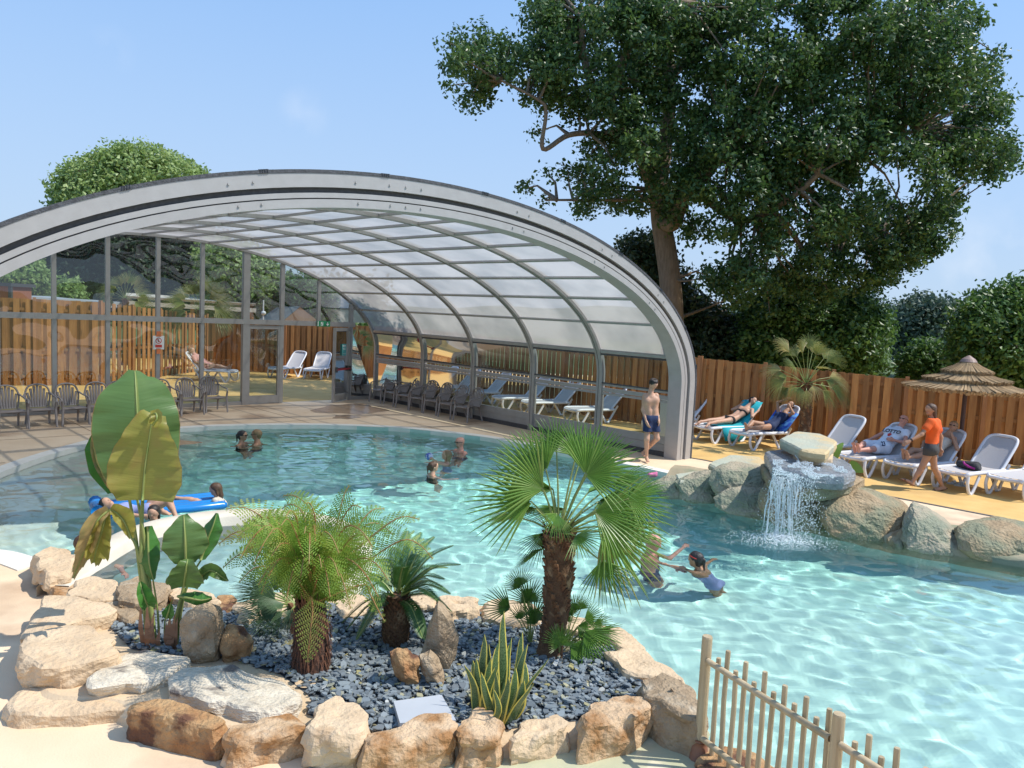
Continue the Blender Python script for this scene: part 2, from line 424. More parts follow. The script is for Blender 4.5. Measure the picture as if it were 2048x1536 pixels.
idm = np.full(GX.shape, -1); idm[ok] = np.arange(ok.sum())
q = np.stack([idm[:-1, :-1], idm[:-1, 1:], idm[1:, 1:], idm[1:, :-1]], -1).reshape(-1, 4); q = q[(q >= 0).all(1)]
water = npmesh('pool_water', np.stack([GX[ok], GY[ok], Z[ok]], 1), q, M['water'], smooth=True)
water['kind'] = 'structure'; water.cycles.is_caustics_caster = True
# white coping strip
def strip(pts, w0, w1, z0, z1, name, m, label, cat, thick=.06):
    mb = MB(); N = len(pts); L = []; Rr = []
    for i in range(N):
        d = (pts[min(i + 1, N - 1)] - pts[max(i - 1, 0)]); d.z = 0; d.normalize(); nrm = Vector((-d.y, d.x, 0))
        L.append(pts[i] + nrm * w0 + Vector((0, 0, z0))); Rr.append(pts[i] + nrm * w1 + Vector((0, 0, z1)))
    vs = []
    for a, b in zip(L, Rr): vs += [a + Vector((0, 0, -thick)), a, b, b + Vector((0, 0, -thick))]
    fs = [(i * 4 + k, i * 4 + (k + 1) % 4, i * 4 + 4 + (k + 1) % 4, i * 4 + 4 + k) for i in range(N - 1) for k in range(4)]
    fs += [(3, 2, 1, 0), tuple((N - 1) * 4 + k for k in range(4))]
    mb.add(vs, fs); o = mb.build(name, m)
    return tag(o, label, cat)
sm = cat_rom(far_w, 5)
strip(sm, -.035, .22, .012, .012, 'pool_coping', M['white_cement'], 'long curved white coping along the far pool edge', 'coping', .16)
strip(cat_rom(left_w[::-1] if False else left_w, 5), -.03, .30, .014, .014, 'pool_coping', M['white_cement'], 'bright white coping strip beside the pale rocks at lower left', 'coping', .12)
# spa ring
pr = [(1.20, -.55), (1.20, .21), (1.25, .25), (1.42, .26), (1.49, .23), (1.52, .1), (1.52, -1.7)]
ring = MB(SPA); vs = []; angs = [('s', 1, -1.3), ('s', 1, -.9), ('s', 1, -.45)] + [('a', R(a), 0) for a in range(0, 181, 4)] + [('s', -1, -.45), ('s', -1, -.9), ('s', -1, -1.3)]
for k_, a, y_ in angs: vs += [SPA + (Vector((r_ * math.cos(a), r_ * math.sin(a), z_)) if k_ == 'a' else Vector((a * r_, y_, min(z_, .13) if (a < 0 and y_ < -.6) else z_))) for r_, z_ in pr]
ring.add(vs, [(i * 7 + k, (i + 1) * 7 + k, (i + 1) * 7 + k + 1, i * 7 + k + 1) for i in range(len(angs) - 1) for k in range(6)])
M['spa_rim'] = mat('cream_spa_rim', (.66, .60, .50), (.58, .52, .43), 4, .6, .12, 50)
sp = ring.build('spa_tub', M['spa_rim'], smooth=True); sp.location = SPA; tag(sp, 'round raised spa basin with a smooth cream rim behind the ferns', 'spa')
for p in sp.data.polygons: p.use_smooth = True
mb = MB(); mb.box(SPA + Vector((0, 0, -.5)), (2.6, 2.9, .1))
o = mb.build('spa_floor', mat('spa_liner', (.60, .80, .76), (.52, .76, .72), 3, .6), smooth=True); o['kind'] = 'structure'; o.cycles.is_caustics_receiver = True
mb = MB(); k = 60
gxx, gyy = np.meshgrid(np.linspace(-1.26, 1.26, k), np.linspace(-1.26, 1.26, k)); rr = np.where(gyy < 0, np.abs(gxx) * .99, np.hypot(gxx, gyy)); gyy = np.where(gyy < 0, gyy * 1.05, gyy)
zz = np.array([.10 + .010 * noise.noise(Vector((x * 3, y * 3, 3))) + .006 * noise.noise(Vector((x * 7, y * 7, 1))) for x, y in zip(gxx.ravel(), gyy.ravel())])
V = np.stack([gxx.ravel() + SPA.x, gyy.ravel() + SPA.y, zz], 1); ii = (np.arange(k - 1)[:, None] * k + np.arange(k - 1)).ravel()
F = np.stack([ii, ii + 1, ii + k + 1, ii + k], 1); F = F[(rr.ravel()[F] < 1.24).all(1)]
o = npmesh('spa_water', V, F, M['water'], smooth=True); o['kind'] = 'structure'; o.cycles.is_caustics_caster = True
# shallow foot bath beside the near rocks
fb = px0([(560, 1570), (730, 1508), (900, 1500), (1040, 1478), (1200, 1462), (1310, 1450), (1392, 1438), (1420, 1470), (1395, 1540), (1500, 1620), (1500, 1800), (560, 1800)])
flat_poly('footbath_floor', fb, [], .006, mat('wet_olive_floor', (.46, .47, .31), (.54, .52, .36), 2.2, .12, .1, 25, c3=(.70, .63, .45), s3=2.0, t3=(.55, .6)))
flat_poly('footbath_rim', px0([(200, 1660), (560, 1560), (720, 1500), (900, 1492), (1050, 1470), (1200, 1452), (1395, 1425), (1420, 1470), (1395, 1540), (1500, 1620), (1500, 1830), (200, 1830)]), [], .003, M['cement'])
# mosaic grille patch at bottom
mb = MB()
c0 = W(655, 1530, .02)
for i in range(9):
    for j in range(6):
        mb.box(c0 + Vector((i * .022 - .1, j * .022 - .1, 0)), (.017, .017, .02))
tag(mb.build('drain_grille', mat('grey_mosaic', (.35, .40, .45), (.25, .3, .34), 60, .35)), 'small blue grey grille set in the paving below the front rocks', 'grille')
# saw cut joints of the paving
mb = MB(); jn = lambda s_, w_v: E3(s_, w_v, .004)
def okp(p): return not inside(np.array([p.x]), np.array([p.y]))[0] and edge_dist(np.array([p.x]), np.array([p.y]))[0] > .24
for s_ in (1.2, 3.6, 6.0, 8.4, 10.8):
    for k in range(-2, 60):
        a, b = jn(s_, k * .25), jn(s_, k * .25 + .25)
        if okp(a) and okp(b) and k > -1: mb.bar(a, b, .014, .002)
for w_v in (2.2, 4.6, 7.0, 9.4, 11.8, 13.6):
    for k in range(-12, 47):
        a, b = jn(k * .25, w_v), jn(k * .25 + .25, w_v)
        if okp(a) and okp(b) and a.y > 9.5: mb.bar(a, b, .014, .002)
o = mb.build('paving_joint', mat('dark_joint', (.34, .23, .15), (.28, .19, .12), 9, .9)); o['kind'] = 'structure'
# wet patches
M['wet'] = mat('wet_concrete', (.50, .34, .21), (.44, .29, .17), 3, .2)
for k, (cx, cy, rx, ry, lab) in enumerate([(700, 818, 70, 10, 'dark wet puddle stain on the paving near the open door'), (690, 834, 26, 4, 'small damp patch on paving close to the pool'), (320, 886, 70, 8, 'damp brown patch on the paving behind the big leaf')]):
    pl = [(cx + rx * math.cos(a) * (1 + .25 * math.sin(3 * a + k)), cy + ry * math.sin(a) * (1 + .2 * math.cos(5 * a))) for a in [i * math.pi / 10 for i in range(20)]]
    o = flat_poly('puddle', px0(pl), [], .005, M['wet'], kind=None); tag(o, lab, 'puddle')

# ---------------------------------------------------------------- fences
M['fence'] = mat('stained_pine', (.43, .21, .068), (.31, .135, .04), 5, .7, .25, 60, stretch=(3, 3, .35), rndmix=.38, c3=(.09, .035, .015), s3=2.2, t3=(.62, .74))
M['fence_post'] = mat('stained_pine_post', (.40, .19, .075), (.30, .13, .05), 5, .7, .2, 60, stretch=(3, 3, .4))
rnd = random.Random(4)
def fence(label, pts, ztop, post_px=None, bw=.145, gap=.0, style='overlap', every=1.85, base=0.0, posth=.08):
    root = thing('board_fence', pts[0] + Vector((0, 0, 0)), label, 'fence')
    n_seg = len(pts) - 1
    for i in range(n_seg):
        a, b = pts[i], pts[i + 1]; za, zb = ztop[i], ztop[i + 1]
        L = (b - a).length; d = (b - a) / L; nrm = Vector((d.y, -d.x, 0))
        if nrm.y > 0: nrm = -nrm
        nb = max(1, round(L / every))
        for k in range(nb):
            mb = MB(root.location); s0, s1 = L * k / nb, L * (k + 1) / nb
            q = s0 + .02; j = 0
            for zr in ((.25, 1.05, -.18) if style != 'shadow' else (.3, 1.15, -.3)):
                zz = base + zr if zr > 0 else za + (zb - za) * (s0 + s1) / 2 / L + zr
                mb.cr = .2; mb.bar(a + d * s0 + Vector((0, 0, zz)), a + d * s1 + Vector((0, 0, zz)), .035, .09)
            while q < s1 - .05:
                bwj = bw * rnd.uniform(.85, 1.1); t = (q + bwj / 2) / L
                z1 = za + (zb - za) * t + rnd.uniform(-.012, .012)
                front = (j % 2 == 0)
                off = nrm * (.035 if front else -.035)
                mb.cr = rnd.random()
                c = a + d * (q + bwj / 2) + off
                tilt = Matrix.Rotation(math.atan2(d.y, d.x), 3, 'Z') @ Matrix.Rotation(rnd.uniform(-.006, .006), 3, 'Y')
                mb.box(c + Vector((0, 0, (base + z1) / 2 + .02)), (bwj, .022, z1 - base), tilt)
                q += bwj * (.80 if style == 'overlap' else .98); j += 1
            mb.build('board_panel', M['fence'], root)
        for k in range(nb + (1 if i == n_seg - 1 else 0)):
            t = k / nb; p = a + (b - a) * t; zt = za + (zb - za) * t + posth
            mb = MB(root.location); mb.box(p + nrm * .055 + Vector((0, 0, (base + zt) / 2)), (.09, .09, zt - base), Matrix.Rotation(math.atan2(d.y, d.x), 3, 'Z'))
            mb.build('post', M['fence_post'], root)
    return root
f1 = Vector((5.1, 21, 0)); f2 = Vector((11.2, 18.3, 0)); fd = (f2 - f1)
fence('long reddish board fence behind the sun loungers at right', [f1 - fd * .0, f2, f1 + fd * 2.2], [2.02, 1.78, 1.5])
fence('reddish board fence running beside the glass enclosure', [Vector((-4.2, 32.6, 0)), Vector((-.2, 27.0, 0)), Vector((2.6, 23.0, 0)), f1 + Vector((-.02, 0, 0))], [2.15, 2.1, 2.05, 2.02])
fence('far dark board fence seen through the open glass door', [Vector((-13.2, 32.7, 0)), Vector((-4.25, 32.6, 0))], [2.2, 2.15])
fence('tall gappy board fence behind the left glass wall', [WD(-160, 600, 23) * 1, WD(192, 608, 25), WD(350, 640, 28.5)] if False else [Vector((-18.2, 22.6, 0)), Vector((-13.55, 25.3, 0)), Vector((-12.9, 32.4, 0))], [2.72, 2.70, 2.3], style='shadow', bw=.16)
# ================================================================ TELESCOPIC POOL ENCLOSURE
M['alu'] = mat('grey_aluminium', (.40, .385, .37), (.35, .335, .32), 6, .42, .05, 20, metal=.25)
M['alu_light'] = mat('pale_aluminium', (.44, .425, .415), (.40, .385, .375), 6, .38, .05, 20, metal=.2)
M['alu_dark'] = mat('dark_rubber_seal', (.05, .05, .055), (.08, .08, .085), 20, .55)  # near-black rubber of the gaskets between frames
M['brush'] = mat('black_brush_seal', (.035, .038, .045), (.09, .095, .11), 25, .7, .6, 60)
def glass(name, tint=(.86, .90, .89), ior=1.55, wave=.0, rough=0.0):
    m, n, l, b = nodes(name); n.remove(b)
    tr = n.new('ShaderNodeBsdfTransparent'); tr.inputs[0].default_value = (*tint, 1)
    gl = n.new('ShaderNodeBsdfGlossy'); gl.inputs['Roughness'].default_value = rough
    fr = n.new('ShaderNodeFresnel'); fr.inputs[0].default_value = ior
    ms = n.new('ShaderNodeMixShader'); l.new(fr.outputs[0], ms.inputs[0]); l.new(tr.outputs[0], ms.inputs[1]); l.new(gl.outputs[0], ms.inputs[2])
    l.new(ms.outputs[0], n['Material Output'].inputs[0])
    if wave:
        tcn = n.new('ShaderNodeTexCoord'); nz_ = n.new('ShaderNodeTexNoise'); nz_.inputs['Scale'].default_value = .9; nz_.inputs['Detail'].default_value = 1
        bp = n.new('ShaderNodeBump'); bp.inputs['Strength'].default_value = wave; bp.inputs['Distance'].default_value = .05
        l.new(tcn.outputs['Object'], nz_.inputs[0]); l.new(nz_.outputs[0], bp.inputs['Height']); l.new(bp.outputs[0], gl.inputs['Normal'])
    return m
M['glass'] = glass('clear_glazing', (.68, .74, .71), 1.95, .6)
M['side_glass'] = glass('greenish_side_glazing', (.66, .74, .71), 1.28, .3, .05)
m, n, l, b = nodes('milky_polycarbonate'); M['poly'] = m
b.inputs['Base Color'].default_value = (.62, .62, .62, 1); b.inputs['Roughness'].default_value = .22
tcn = n.new('ShaderNodeTexCoord'); nq = n.new('ShaderNodeTexNoise'); nq.inputs['Scale'].default_value = .9; nq.inputs['Detail'].default_value = 3
l.new(tcn.outputs['Object'], nq.inputs[0])
rp = n.new('ShaderNodeValToRGB'); rp.color_ramp.elements[0].color = (.30, .285, .275, 1); rp.color_ramp.elements[1].color = (.50, .465, .44, 1)
rp.color_ramp.elements[0].position = .35; rp.color_ramp.elements[1].position = .65
l.new(nq.outputs[0], rp.inputs[0])
tl = n.new('ShaderNodeBsdfTranslucent'); l.new(rp.outputs[0], tl.inputs[0])
m1 = n.new('ShaderNodeMixShader'); m1.inputs[0].default_value = .70; l.new(b.outputs[0], m1.inputs[1]); l.new(tl.outputs[0], m1.inputs[2])
tp = n.new('ShaderNodeBsdfTransparent'); tp.inputs[0].default_value = (.9, .93, .95, 1)
m2 = n.new('ShaderNodeMixShader'); m2.inputs[0].default_value = .24; l.new(m1.outputs[0], m2.inputs[1]); l.new(tp.outputs[0], m2.inputs[2])
l.new(m2.outputs[0], n['Material Output'].inputs[0])
EC = 6.95; Z0 = 1.6
def arc(a, b, n=64, z_base=0.0):
    """arch profile as (w, z): vertical foot, then half an ellipse, then vertical foot"""
    P = [(EC - a, z_base)]
    P += [(EC - a, z_base + (Z0 - z_base) * k / 6) for k in range(1, 6)]
    P += [(EC - a * math.cos(t), Z0 + b * math.sin(t)) for t in [math.pi * k / n for k in range(n + 1)]]
    P += [(EC + a, z_base + (Z0 - z_base) * k / 6) for k in range(5, 0, -1)] + [(EC + a, z_base)]
    return P
enc = thing('pool_enclosure', E3(6, EC, 0), 'big arched telescopic pool enclosure of milky panels and glass with grey frames', 'pool enclosure')
def band(name, m, ao, bo, ai, bi, s0, s1, n=72, parent=enc):
    """curved bar: section between two profiles, from s0 to s1 along the axis"""
    po, pi_ = arc(ao, bo, n), arc(ai, bi, n); mb = MB(parent.location); vs = []
    for (w0_, z0_), (w1_, z1_) in zip(po, pi_):
        vs += [E3(s0, w0_, z0_), E3(s1, w0_, z0_), E3(s1, w1_, z1_), E3(s0, w1_, z1_)]
    N = len(po)
    fs = [(i * 4 + k, i * 4 + (k + 1) % 4, i * 4 + 4 + (k + 1) % 4, i * 4 + 4 + k) for i in range(N - 1) for k in range(4)]
    fs += [(3, 2, 1, 0), tuple((N - 1) * 4 + k for k in range(4))]
    mb.add(vs, fs); return mb.build(name, m, parent)
# front arch: nested frames seen edge on
band('brush_seal', M['brush'], 7.25, 3.32, 7.205, 3.275, -.11, .10)
band('arch_frame', M['alu_light'], 7.203, 3.273, 7.01, 3.09, -.10, .22)
band('brush_seal', M['alu_dark'], 7.008, 3.088, 6.935, 3.02, -.03, .20)
band('arch_frame', M['alu_light'], 6.933, 3.018, 6.86, 2.95, -.08, .20)
band('brush_seal', M['alu_dark'], 6.858, 2.948, 6.845, 2.935, -.05, .20)
band('arch_frame', M['alu_light'], 6.843, 2.933, 6.72, 2.82, -.08, .26)
# small clips on the outer seal
mb = MB(enc.location); pr = arc(7.25, 3.32, 72); rr_ = random.Random(3)
for k in range(9, len(pr) - 9, 6):
    for q in range(4):
        t = q / 9; w_ = pr[k][0] * (1 - t) + pr[k + 1][0] * t; z_ = pr[k][1] * (1 - t) + pr[k + 1][1] * t
        mb.box(E3(-.10, w_, z_ - .02), (.035, .035, .05))
mb.build('seal_clip', M['brush'], enc)
for k_, rr_b in ((0, 7.10), (1, 6.79)):
    for t_ in (1.62, 1.66, 1.70, 1.78, 1.30, 1.34, .95, 1.0, .6, .65, 2.0, 2.05):
        c_ = E3(-.105 if k_ == 0 else -.085, EC - (rr_b) * math.cos(t_), Z0 + (3.17 if k_ == 0 else 2.89) * math.sin(t_)); mb = MB(enc.location); mb.tube([c_ + EA * .03, c_ - EA * .012], .016, 8); mb.build('bolt', M['alu_light'], enc)
RIB = [0, 2.24, 4.49, 6.86, 9.2, 11.8]
PA, PB = 6.86, 3.06
for i, s in enumerate(RIB[1:], 1):
    f = .008 * i
    band('rib', M['alu'], PA - f + .05, PB - f + .05, PA - f - .07, PB - f - .07, s - .045, s + .045)
    if i < 5:
        band('rib_seal', M['alu_dark'], PA - f - .0, PB - f - .0, PA - f - .072, PB - f - .072, s + .047, s + .06)
        band('rib', M['alu'], PA - f + .03, PB - f + .03, PA - f - .06, PB - f - .06, s + .062, s + .13)
ZK, ZM0, ZM1, ZT = .42, 1.22, 1.40, 2.22
def prof_pt(u, a, b):
    """u = arc position in metres from the right eave (z=ZT) over the top"""
    return u
for i in range(5):
    s0, s1 = RIB[i] + (.26 if i == 0 else .13), RIB[i + 1] - .045
    f = .008 * i + .01; a, b = PA - f, PB - f
    t0 = math.asin((ZT - Z0) / b)
    # equal steps of arc length
    tt = np.linspace(t0, math.pi - t0, 400); xs_ = a * np.cos(tt); zs_ = b * np.sin(tt)
    cum = np.concatenate([[0], np.cumsum(np.hypot(np.diff(xs_), np.diff(zs_)))]); NP = 17
    tk = np.interp(np.linspace(0, cum[-1], NP + 1), cum, tt)
    for k in range(NP):
        mb = MB(enc.location); T = np.linspace(tk[k], tk[k + 1], 5); vs = []
        for t in T: vs += [E3(s0, EC - a * math.cos(t), Z0 + b * math.sin(t)), E3(s1, EC - a * math.cos(t), Z0 + b * math.sin(t))]
        mb.add(vs, [(2 * q, 2 * q + 1, 2 * q + 3, 2 * q + 2) for q in range(4)])
        mb.build('roof_panel', M['poly'], enc, smooth=True)
    mb = MB(enc.location)
    for k in range(NP + 1):
        t = tk[k]; p = lambda s_, r: E3(s_, EC - (a - r) * math.cos(t), Z0 + (b - r) * math.sin(t))
        mb.bar(p(s0 - .02, .03), p(s1 + .02, .03), .05, .045, up=(p(s0, 0) - p(s0, 1)))
    mb.build('purlin', M['alu'], enc)
    # straight sides, right and left
    for sgn in (-1, 1):
        def SW(s_, z, inn=0.0):
            w_ = EC + sgn * ((a if z <= Z0 else a * math.sqrt(max(0, 1 - ((z - Z0) / b) ** 2))) - inn)
            return E3(s_, w_, z)
        mb = MB(enc.location)
        mb.bar(SW(s0 - .02, .05, 0), SW(s1 + .02, .05, 0), .1, .10)
        mb.build('bottom_track', M['alu_dark'], enc)
        mb = MB(enc.location)
        mb.bar(SW(s0 - .02, .19, -.01), SW(s1 + .02, .19, -.01), .05, .16); mb.bar(SW(s0 - .02, .36, .0), SW(s1 + .02, .36, .0), .055, .16)
        mb.build('kick_panel', M['alu'], enc)
        mb = MB(enc.location)
        for zz_, hh in ((ZM0, .05), (ZM0 + .09, .09), (ZM1 + .03, .045), (ZT, .09)):
            mb.bar(SW(s0 - .02, zz_, .01), SW(s1 + .02, zz_, .01), .06, hh)
        mb.build('rail', M['alu'], enc)
        mb = MB(enc.location); mb.bar(SW(s0, ZM1 + .07, .05), SW(s1, ZM1 + .07, .05), .03, .03); mb.bar(SW(s0, ZT - .07, .03), SW(s1, ZT - .07, .03), .03, .04); mb.build('rail_seal', M['alu_dark'], enc)
        mb = MB(enc.location); mb.add([SW(s0, .44), SW(s1, .44), SW(s1, ZM0 - .02), SW(s0, ZM0 - .02)], [(0, 1, 2, 3)]); mb.build('window', M['side_glass'], enc)
        mb = MB(enc.location); zs = np.linspace(ZM1 + .05, ZT - .05, 6); vs = []
        for z in zs: vs += [SW(s0, z), SW(s1, z)]
        mb.add(vs, [(2 * q, 2 * q + 1, 2 * q + 3, 2 * q + 2) for q in range(5)]); mb.build('window', M['side_glass'], enc, smooth=True)
# gable wall of glass at the far end
SG = 11.86; ga, gb = PA - .12, PB - .07
def g_t(px, py=700):
    """position across the gable of the pixel column"""
    d = ray(px, py); A = Vector((d.x, d.y)); # solve EO+EA*SG+EW*t = k*A
    o_ = EO + EA * SG
    det = EW.x * -A.y + A.x * EW.y
    return ((-o_.x) * -A.y + A.x * (-o_.y)) / det
def g_top(t):
    s_ = abs(t - EC) / ga
    return Z0 + gb * math.sqrt(max(0, 1 - s_ * s_)) if s_ < 1 else 0
cols = [700, 635, 562, 490, 403, 315, 215, 108, -5, -130, -270]
TT = [g_t(x) for x in cols]
TZ = 2.40
Mg = MB(enc.location)
for t, px_ in zip(TT, cols):
    wd_ = .19 if px_ == 490 else (.12 if px_ in (700, 562) else .10)
    zt = g_top(t)
    if zt < .5: continue
    z0_ = TZ if px_ == 635 else 0
    g = MB(enc.location); g.box(E3(SG, t, (zt + z0_) / 2 - .01), (wd_, .14 if px_ == 490 else .10, zt - z0_ - .02), Matrix.Rotation(math.atan2(EW.y, EW.x), 3, 'Z'))
    g.build('gable_post', M['alu'], enc)
rotG = Matrix.Rotation(math.atan2(EW.y, EW.x), 3, 'Z')
g = MB(enc.location); g.bar(E3(SG - .02, TT[0] - .12, TZ), E3(SG - .02, 13.6, TZ), .12, .14); g.build('transom', M['alu'], enc)
g = MB(enc.location)
g.bar(E3(SG, TT[3], .05), E3(SG, 13.7, .05), .09, .10); g.bar(E3(SG, .2, .05), E3(SG, TT[0], .05), .09, .10); g.build('gable_sill', M['alu'], enc)
edges = [.12] + TT
for k in range(len(edges) - 1):
    t0, t1 = edges[k], edges[k + 1]
    if t0 > 13.7: break
    t1 = min(t1, 13.75)
    if k not in (1, 2):     # lower panes, leaving the doorway open
        g = MB(enc.location); z1 = min(TZ - .07, max(g_top(t0 + .01), g_top(t1)))
        g.add([E3(SG, t0, .1), E3(SG, t1, .1), E3(SG, t1, min(z1, g_top(t1))), E3(SG, t0, min(z1, g_top(t0 + .01)))], [(0, 1, 2, 3)]); g.build('glass_pane', M['glass'], enc)
    if g_top(t1) > TZ + .1 or g_top(t0) > TZ + .1:
        g = MB(enc.location); N = 8; vs = []
        for q in range(N + 1):
            t = t0 + (t1 - t0) * q / N; vs += [E3(SG, t, TZ + .07), E3(SG, t, max(g_top(t), TZ + .07))]
        g.add(vs, [(2 * q, 2 * q + 2, 2 * q + 3, 2 * q + 1) for q in range(N)]); g.build('glass_pane', M['glass'], enc)
# doors: fixed leaf left of the opening, open leaf at its right
def door(hinge, dirv, width, bar_):
    loc = hinge; root = MB(enc.location); up = Vector((0, 0, 1)); H = 2.30
    a, b = hinge, hinge + dirv * width
    for p, q_, w_, h_ in ((a, a + up * H, .08, .07), (b, b + up * H, .08, .07)):
        root.bar(p + up * .02, q_, w_, h_, up=(dirv.x, dirv.y, 0))
    root.bar(a + up * .14, b + up * .14, .07, .22); root.bar(a + up * (H - .05), b + up * (H - .05), .07, .10)
    d = root.build('door_leaf', M['alu'], enc)
    g = MB(enc.location); g.add([a + up * .2, b + up * .2, b + up * (H - .08), a + up * (H - .08)], [(0, 1, 2, 3)]); gp = g.build('glass_pane', M['glass'], d)
    if bar_:
        nrm = Vector((-dirv.y, dirv.x, 0))
        if nrm.y > 0: nrm = -nrm
        g = MB(enc.location); g.bar(a + up * 1.02 + nrm * .08 + dirv * .03, b + up * 1.02 + nrm * .08 - dirv * .03, .035, .05); g.build('panic_bar', mat('red_bar', (.35, .02, .025), (.3, .015, .02), 5, .35), d)
        g = MB(enc.location)
        for e_ in (.05, width - .05): g.box(a + dirv * e_ + up * 1.02 + nrm * .06, (.07, .07, .16), rotG)
        g.build('bar_end', M['alu_dark'], d)
    return d
door(E3(SG, TT[3] - .1, 0), -EW, TT[3] - .1 - TT[2] - .08, False)
hinge = E3(SG - .05, TT[0] + .05, 0)
dl = door(hinge, (EW * .86 - EA * .52).normalized(), .98, True)
# notices
M['paper'] = mat('white_paper', (.78, .78, .76), (.74, .74, .72), 5, .6)
M['red'] = mat('red_print', (.62, .05, .04), (.5, .04, .03), 20, .6)
M['orange_tape'] = mat('orange_tape', (.75, .22, .08), (.7, .2, .07), 20, .5)
M['teal_paper'] = mat('teal_poster', (.10, .42, .40), (.14, .5, .48), 8, .6)
M['green_sign'] = mat('green_exit_sign', (.02, .28, .12), (.02, .24, .10), 5, .4)
M['white_print'] = mat('white_print', (.85, .88, .85), (.8, .83, .8), 5, .5)
M['dark_print'] = mat('dark_print', (.03, .03, .04), (.05, .05, .06), 5, .6)
def sheet(mb, org, ex, ey, u0, v0, u1, v1, off, nrm): 
    o_ = org + nrm * off
    mb.add([o_ + ex * u0 + ey * v0, o_ + ex * u1 + ey * v0, o_ + ex * u1 + ey * v1, o_ + ex * u0 + ey * v1], [(0, 1, 2, 3)])
def disc(mb, org, ex, ey, cu, cv, r, off, nrm, n=16, r0=None):
    o_ = org + nrm * off; P = [o_ + ex * (cu + r * math.cos(2 * math.pi * k / n)) + ey * (cv + r * math.sin(2 * math.pi * k / n)) for k in range(n)]
    if r0 is None: mb.add(P, [tuple(range(n))])
    else:
        Q = [o_ + ex * (cu + r0 * math.cos(2 * math.pi * k / n)) + ey * (cv + r0 * math.sin(2 * math.pi * k / n)) for k in range(n)]
        mb.add(P + Q, [(k, (k + 1) % n, n + (k + 1) % n, n + k) for k in range(n)])
NG = -EA; EXg = -EW; UZ = Vector((0, 0, 1))
po = E3(SG - .075, g_t(315, 698), 1.78)
root = thing('notice', po, 'white no-entry notice taped with orange tape to a glass wall post', 'notice')
mb = MB(po); mb.box(po, (.29, .006, .36), rotG); mb.build('sheet', M['paper'], root)
mb = MB(po)
sheet(mb, po, EXg, UZ, -.07, .16, .07, .20, .006, NG); sheet(mb, po, EXg, UZ, -.05, -.30, .05, -.16, .006, NG); sheet(mb, po, EXg, UZ, -.05, .17, .05, .30, .0055, NG); mb.build('tape', M['orange_tape'], root)
mb = MB(po); disc(mb, po, EXg, UZ, 0, .05, .08, .006, NG, 20, .062); sheet(mb, po, EXg, UZ, -.085, -.13, .085, -.055, .006, NG)
a_, b_ = po + NG * .0065 + EXg * -.05 + UZ * .10, po + NG * .0065 + EXg * .05 + UZ * 0.0
mb.bar(a_, b_, .016, .001, up=NG); mb.build('red_symbol', M['red'], root)
mb = MB(po); disc(mb, po, EXg, UZ, 0, .075, .014, .0058, NG, 10); sheet(mb, po, EXg, UZ, -.014, .015, .014, .06, .0058, NG)
for k in range(2): sheet(mb, po, EXg, UZ, -.07, -.16 - k * .012, .07, -.155 - k * .012, .006, NG)
mb.build('print', M['dark_print'], root)
# exit sign
ps = E3(SG - .12, g_t(643, 647), TZ + .005)
root = thing('exit_sign', ps, 'green and white emergency exit sign on the rail above the doorway', 'exit sign')
mb = MB(ps); mb.box(ps, (.44, .03, .17), rotG); mb.build('panel', M['green_sign'], root)
mb = MB(ps); F_ = .017
sheet(mb, ps, EXg, UZ, -.205, -.07, -.175, .07, F_, NG)
sheet(mb, ps, EXg, UZ, -.10, -.055, -.02, .055, F_, NG)
mb.add([ps + NG * F_ + EXg * u + UZ * v for u, v in ((.13, -.06), (.19, 0), (.145, 0), (.145, .055), (.115, .055), (.115, 0), (.07, 0))], [tuple(range(7))])
mb.build('white_symbol', M['white_print'], root)
mb = MB(ps)
disc(mb, ps, EXg, UZ, -.045, .035, .012, F_ + .001, NG, 10)
mb.add([ps + NG * (F_ + .001) + EXg * u + UZ * v for u, v in ((-.07, .01), (-.04, .02), (-.055, -.01), (-.035, -.045), (-.05, -.045), (-.068, -.015), (-.085, -.04), (-.092, -.03))], [tuple(range(8))])
mb.build('running_figure', M['green_sign'], root)
# teal poster on the open leaf
dv = (EW * .86 - EA * .52).normalized(); nn = Vector((-dv.y, dv.x, 0)); nn = -nn if nn.y > 0 else nn
pt = hinge + dv * .42 + UZ * 1.62 + nn * .03
root = thing('poster', pt, 'small teal poster stuck on the open glass door', 'poster')
mb = MB(pt); mb.box(pt, (.27, .006, .36), Matrix.Rotation(math.atan2(dv.y, dv.x), 3, 'Z')); mb.build('sheet', M['teal_paper'], root)
mb = MB(pt)
for u0, v0, u1, v1 in ((-.10, .10, .10, .14), (-.08, .04, .08, .06), (-.08, -.0, .06, .02), (-.1, -.13, .1, -.12)): sheet(mb, pt, dv, UZ, u0, v0, u1, v1, .005, nn)
mb.build('print', M['white_print'], root)
# ================================================================ ROCKS AND PLANTER
M['sandstone'] = mat('pale_sandstone', (.70, .53, .35), (.56, .40, .25), 4, .85, 0.55, 22, c3=(.40, .23, .11), s3=2.4, t3=(.56, .68), bdist=.05, detail=9)
M['ironstone'] = mat('rusty_ironstone', (.52, .33, .16), (.30, .13, .045), 5, .8, 0.75, 26, c3=(.13, .055, .028), s3=4.5, t3=(.52, .62), bdist=.05, detail=9)
M['mixstone'] = mat('tan_rock_with_rust', (.66, .48, .31), (.48, .31, .17), 6, .85, 0.7, 26, c3=(.34, .17, .065), s3=3.4, t3=(.50, .62), bdist=.05, detail=9)
M['whitestone'] = mat('whitish_weathered_rock', (.72, .64, .51), (.58, .49, .37), 7, .8, 0.6, 30, c3=(.17, .14, .12), s3=3.0, t3=(.57, .66), bdist=.05, detail=9, stretch=(1, 1.6, 2))
M['browngrey'] = mat('brown_grey_stone', (.43, .32, .205), (.29, .20, .12), 6, .85, 0.7, 30, c3=(.48, .39, .28), s3=5, t3=(.54, .66), bdist=.05, detail=9)
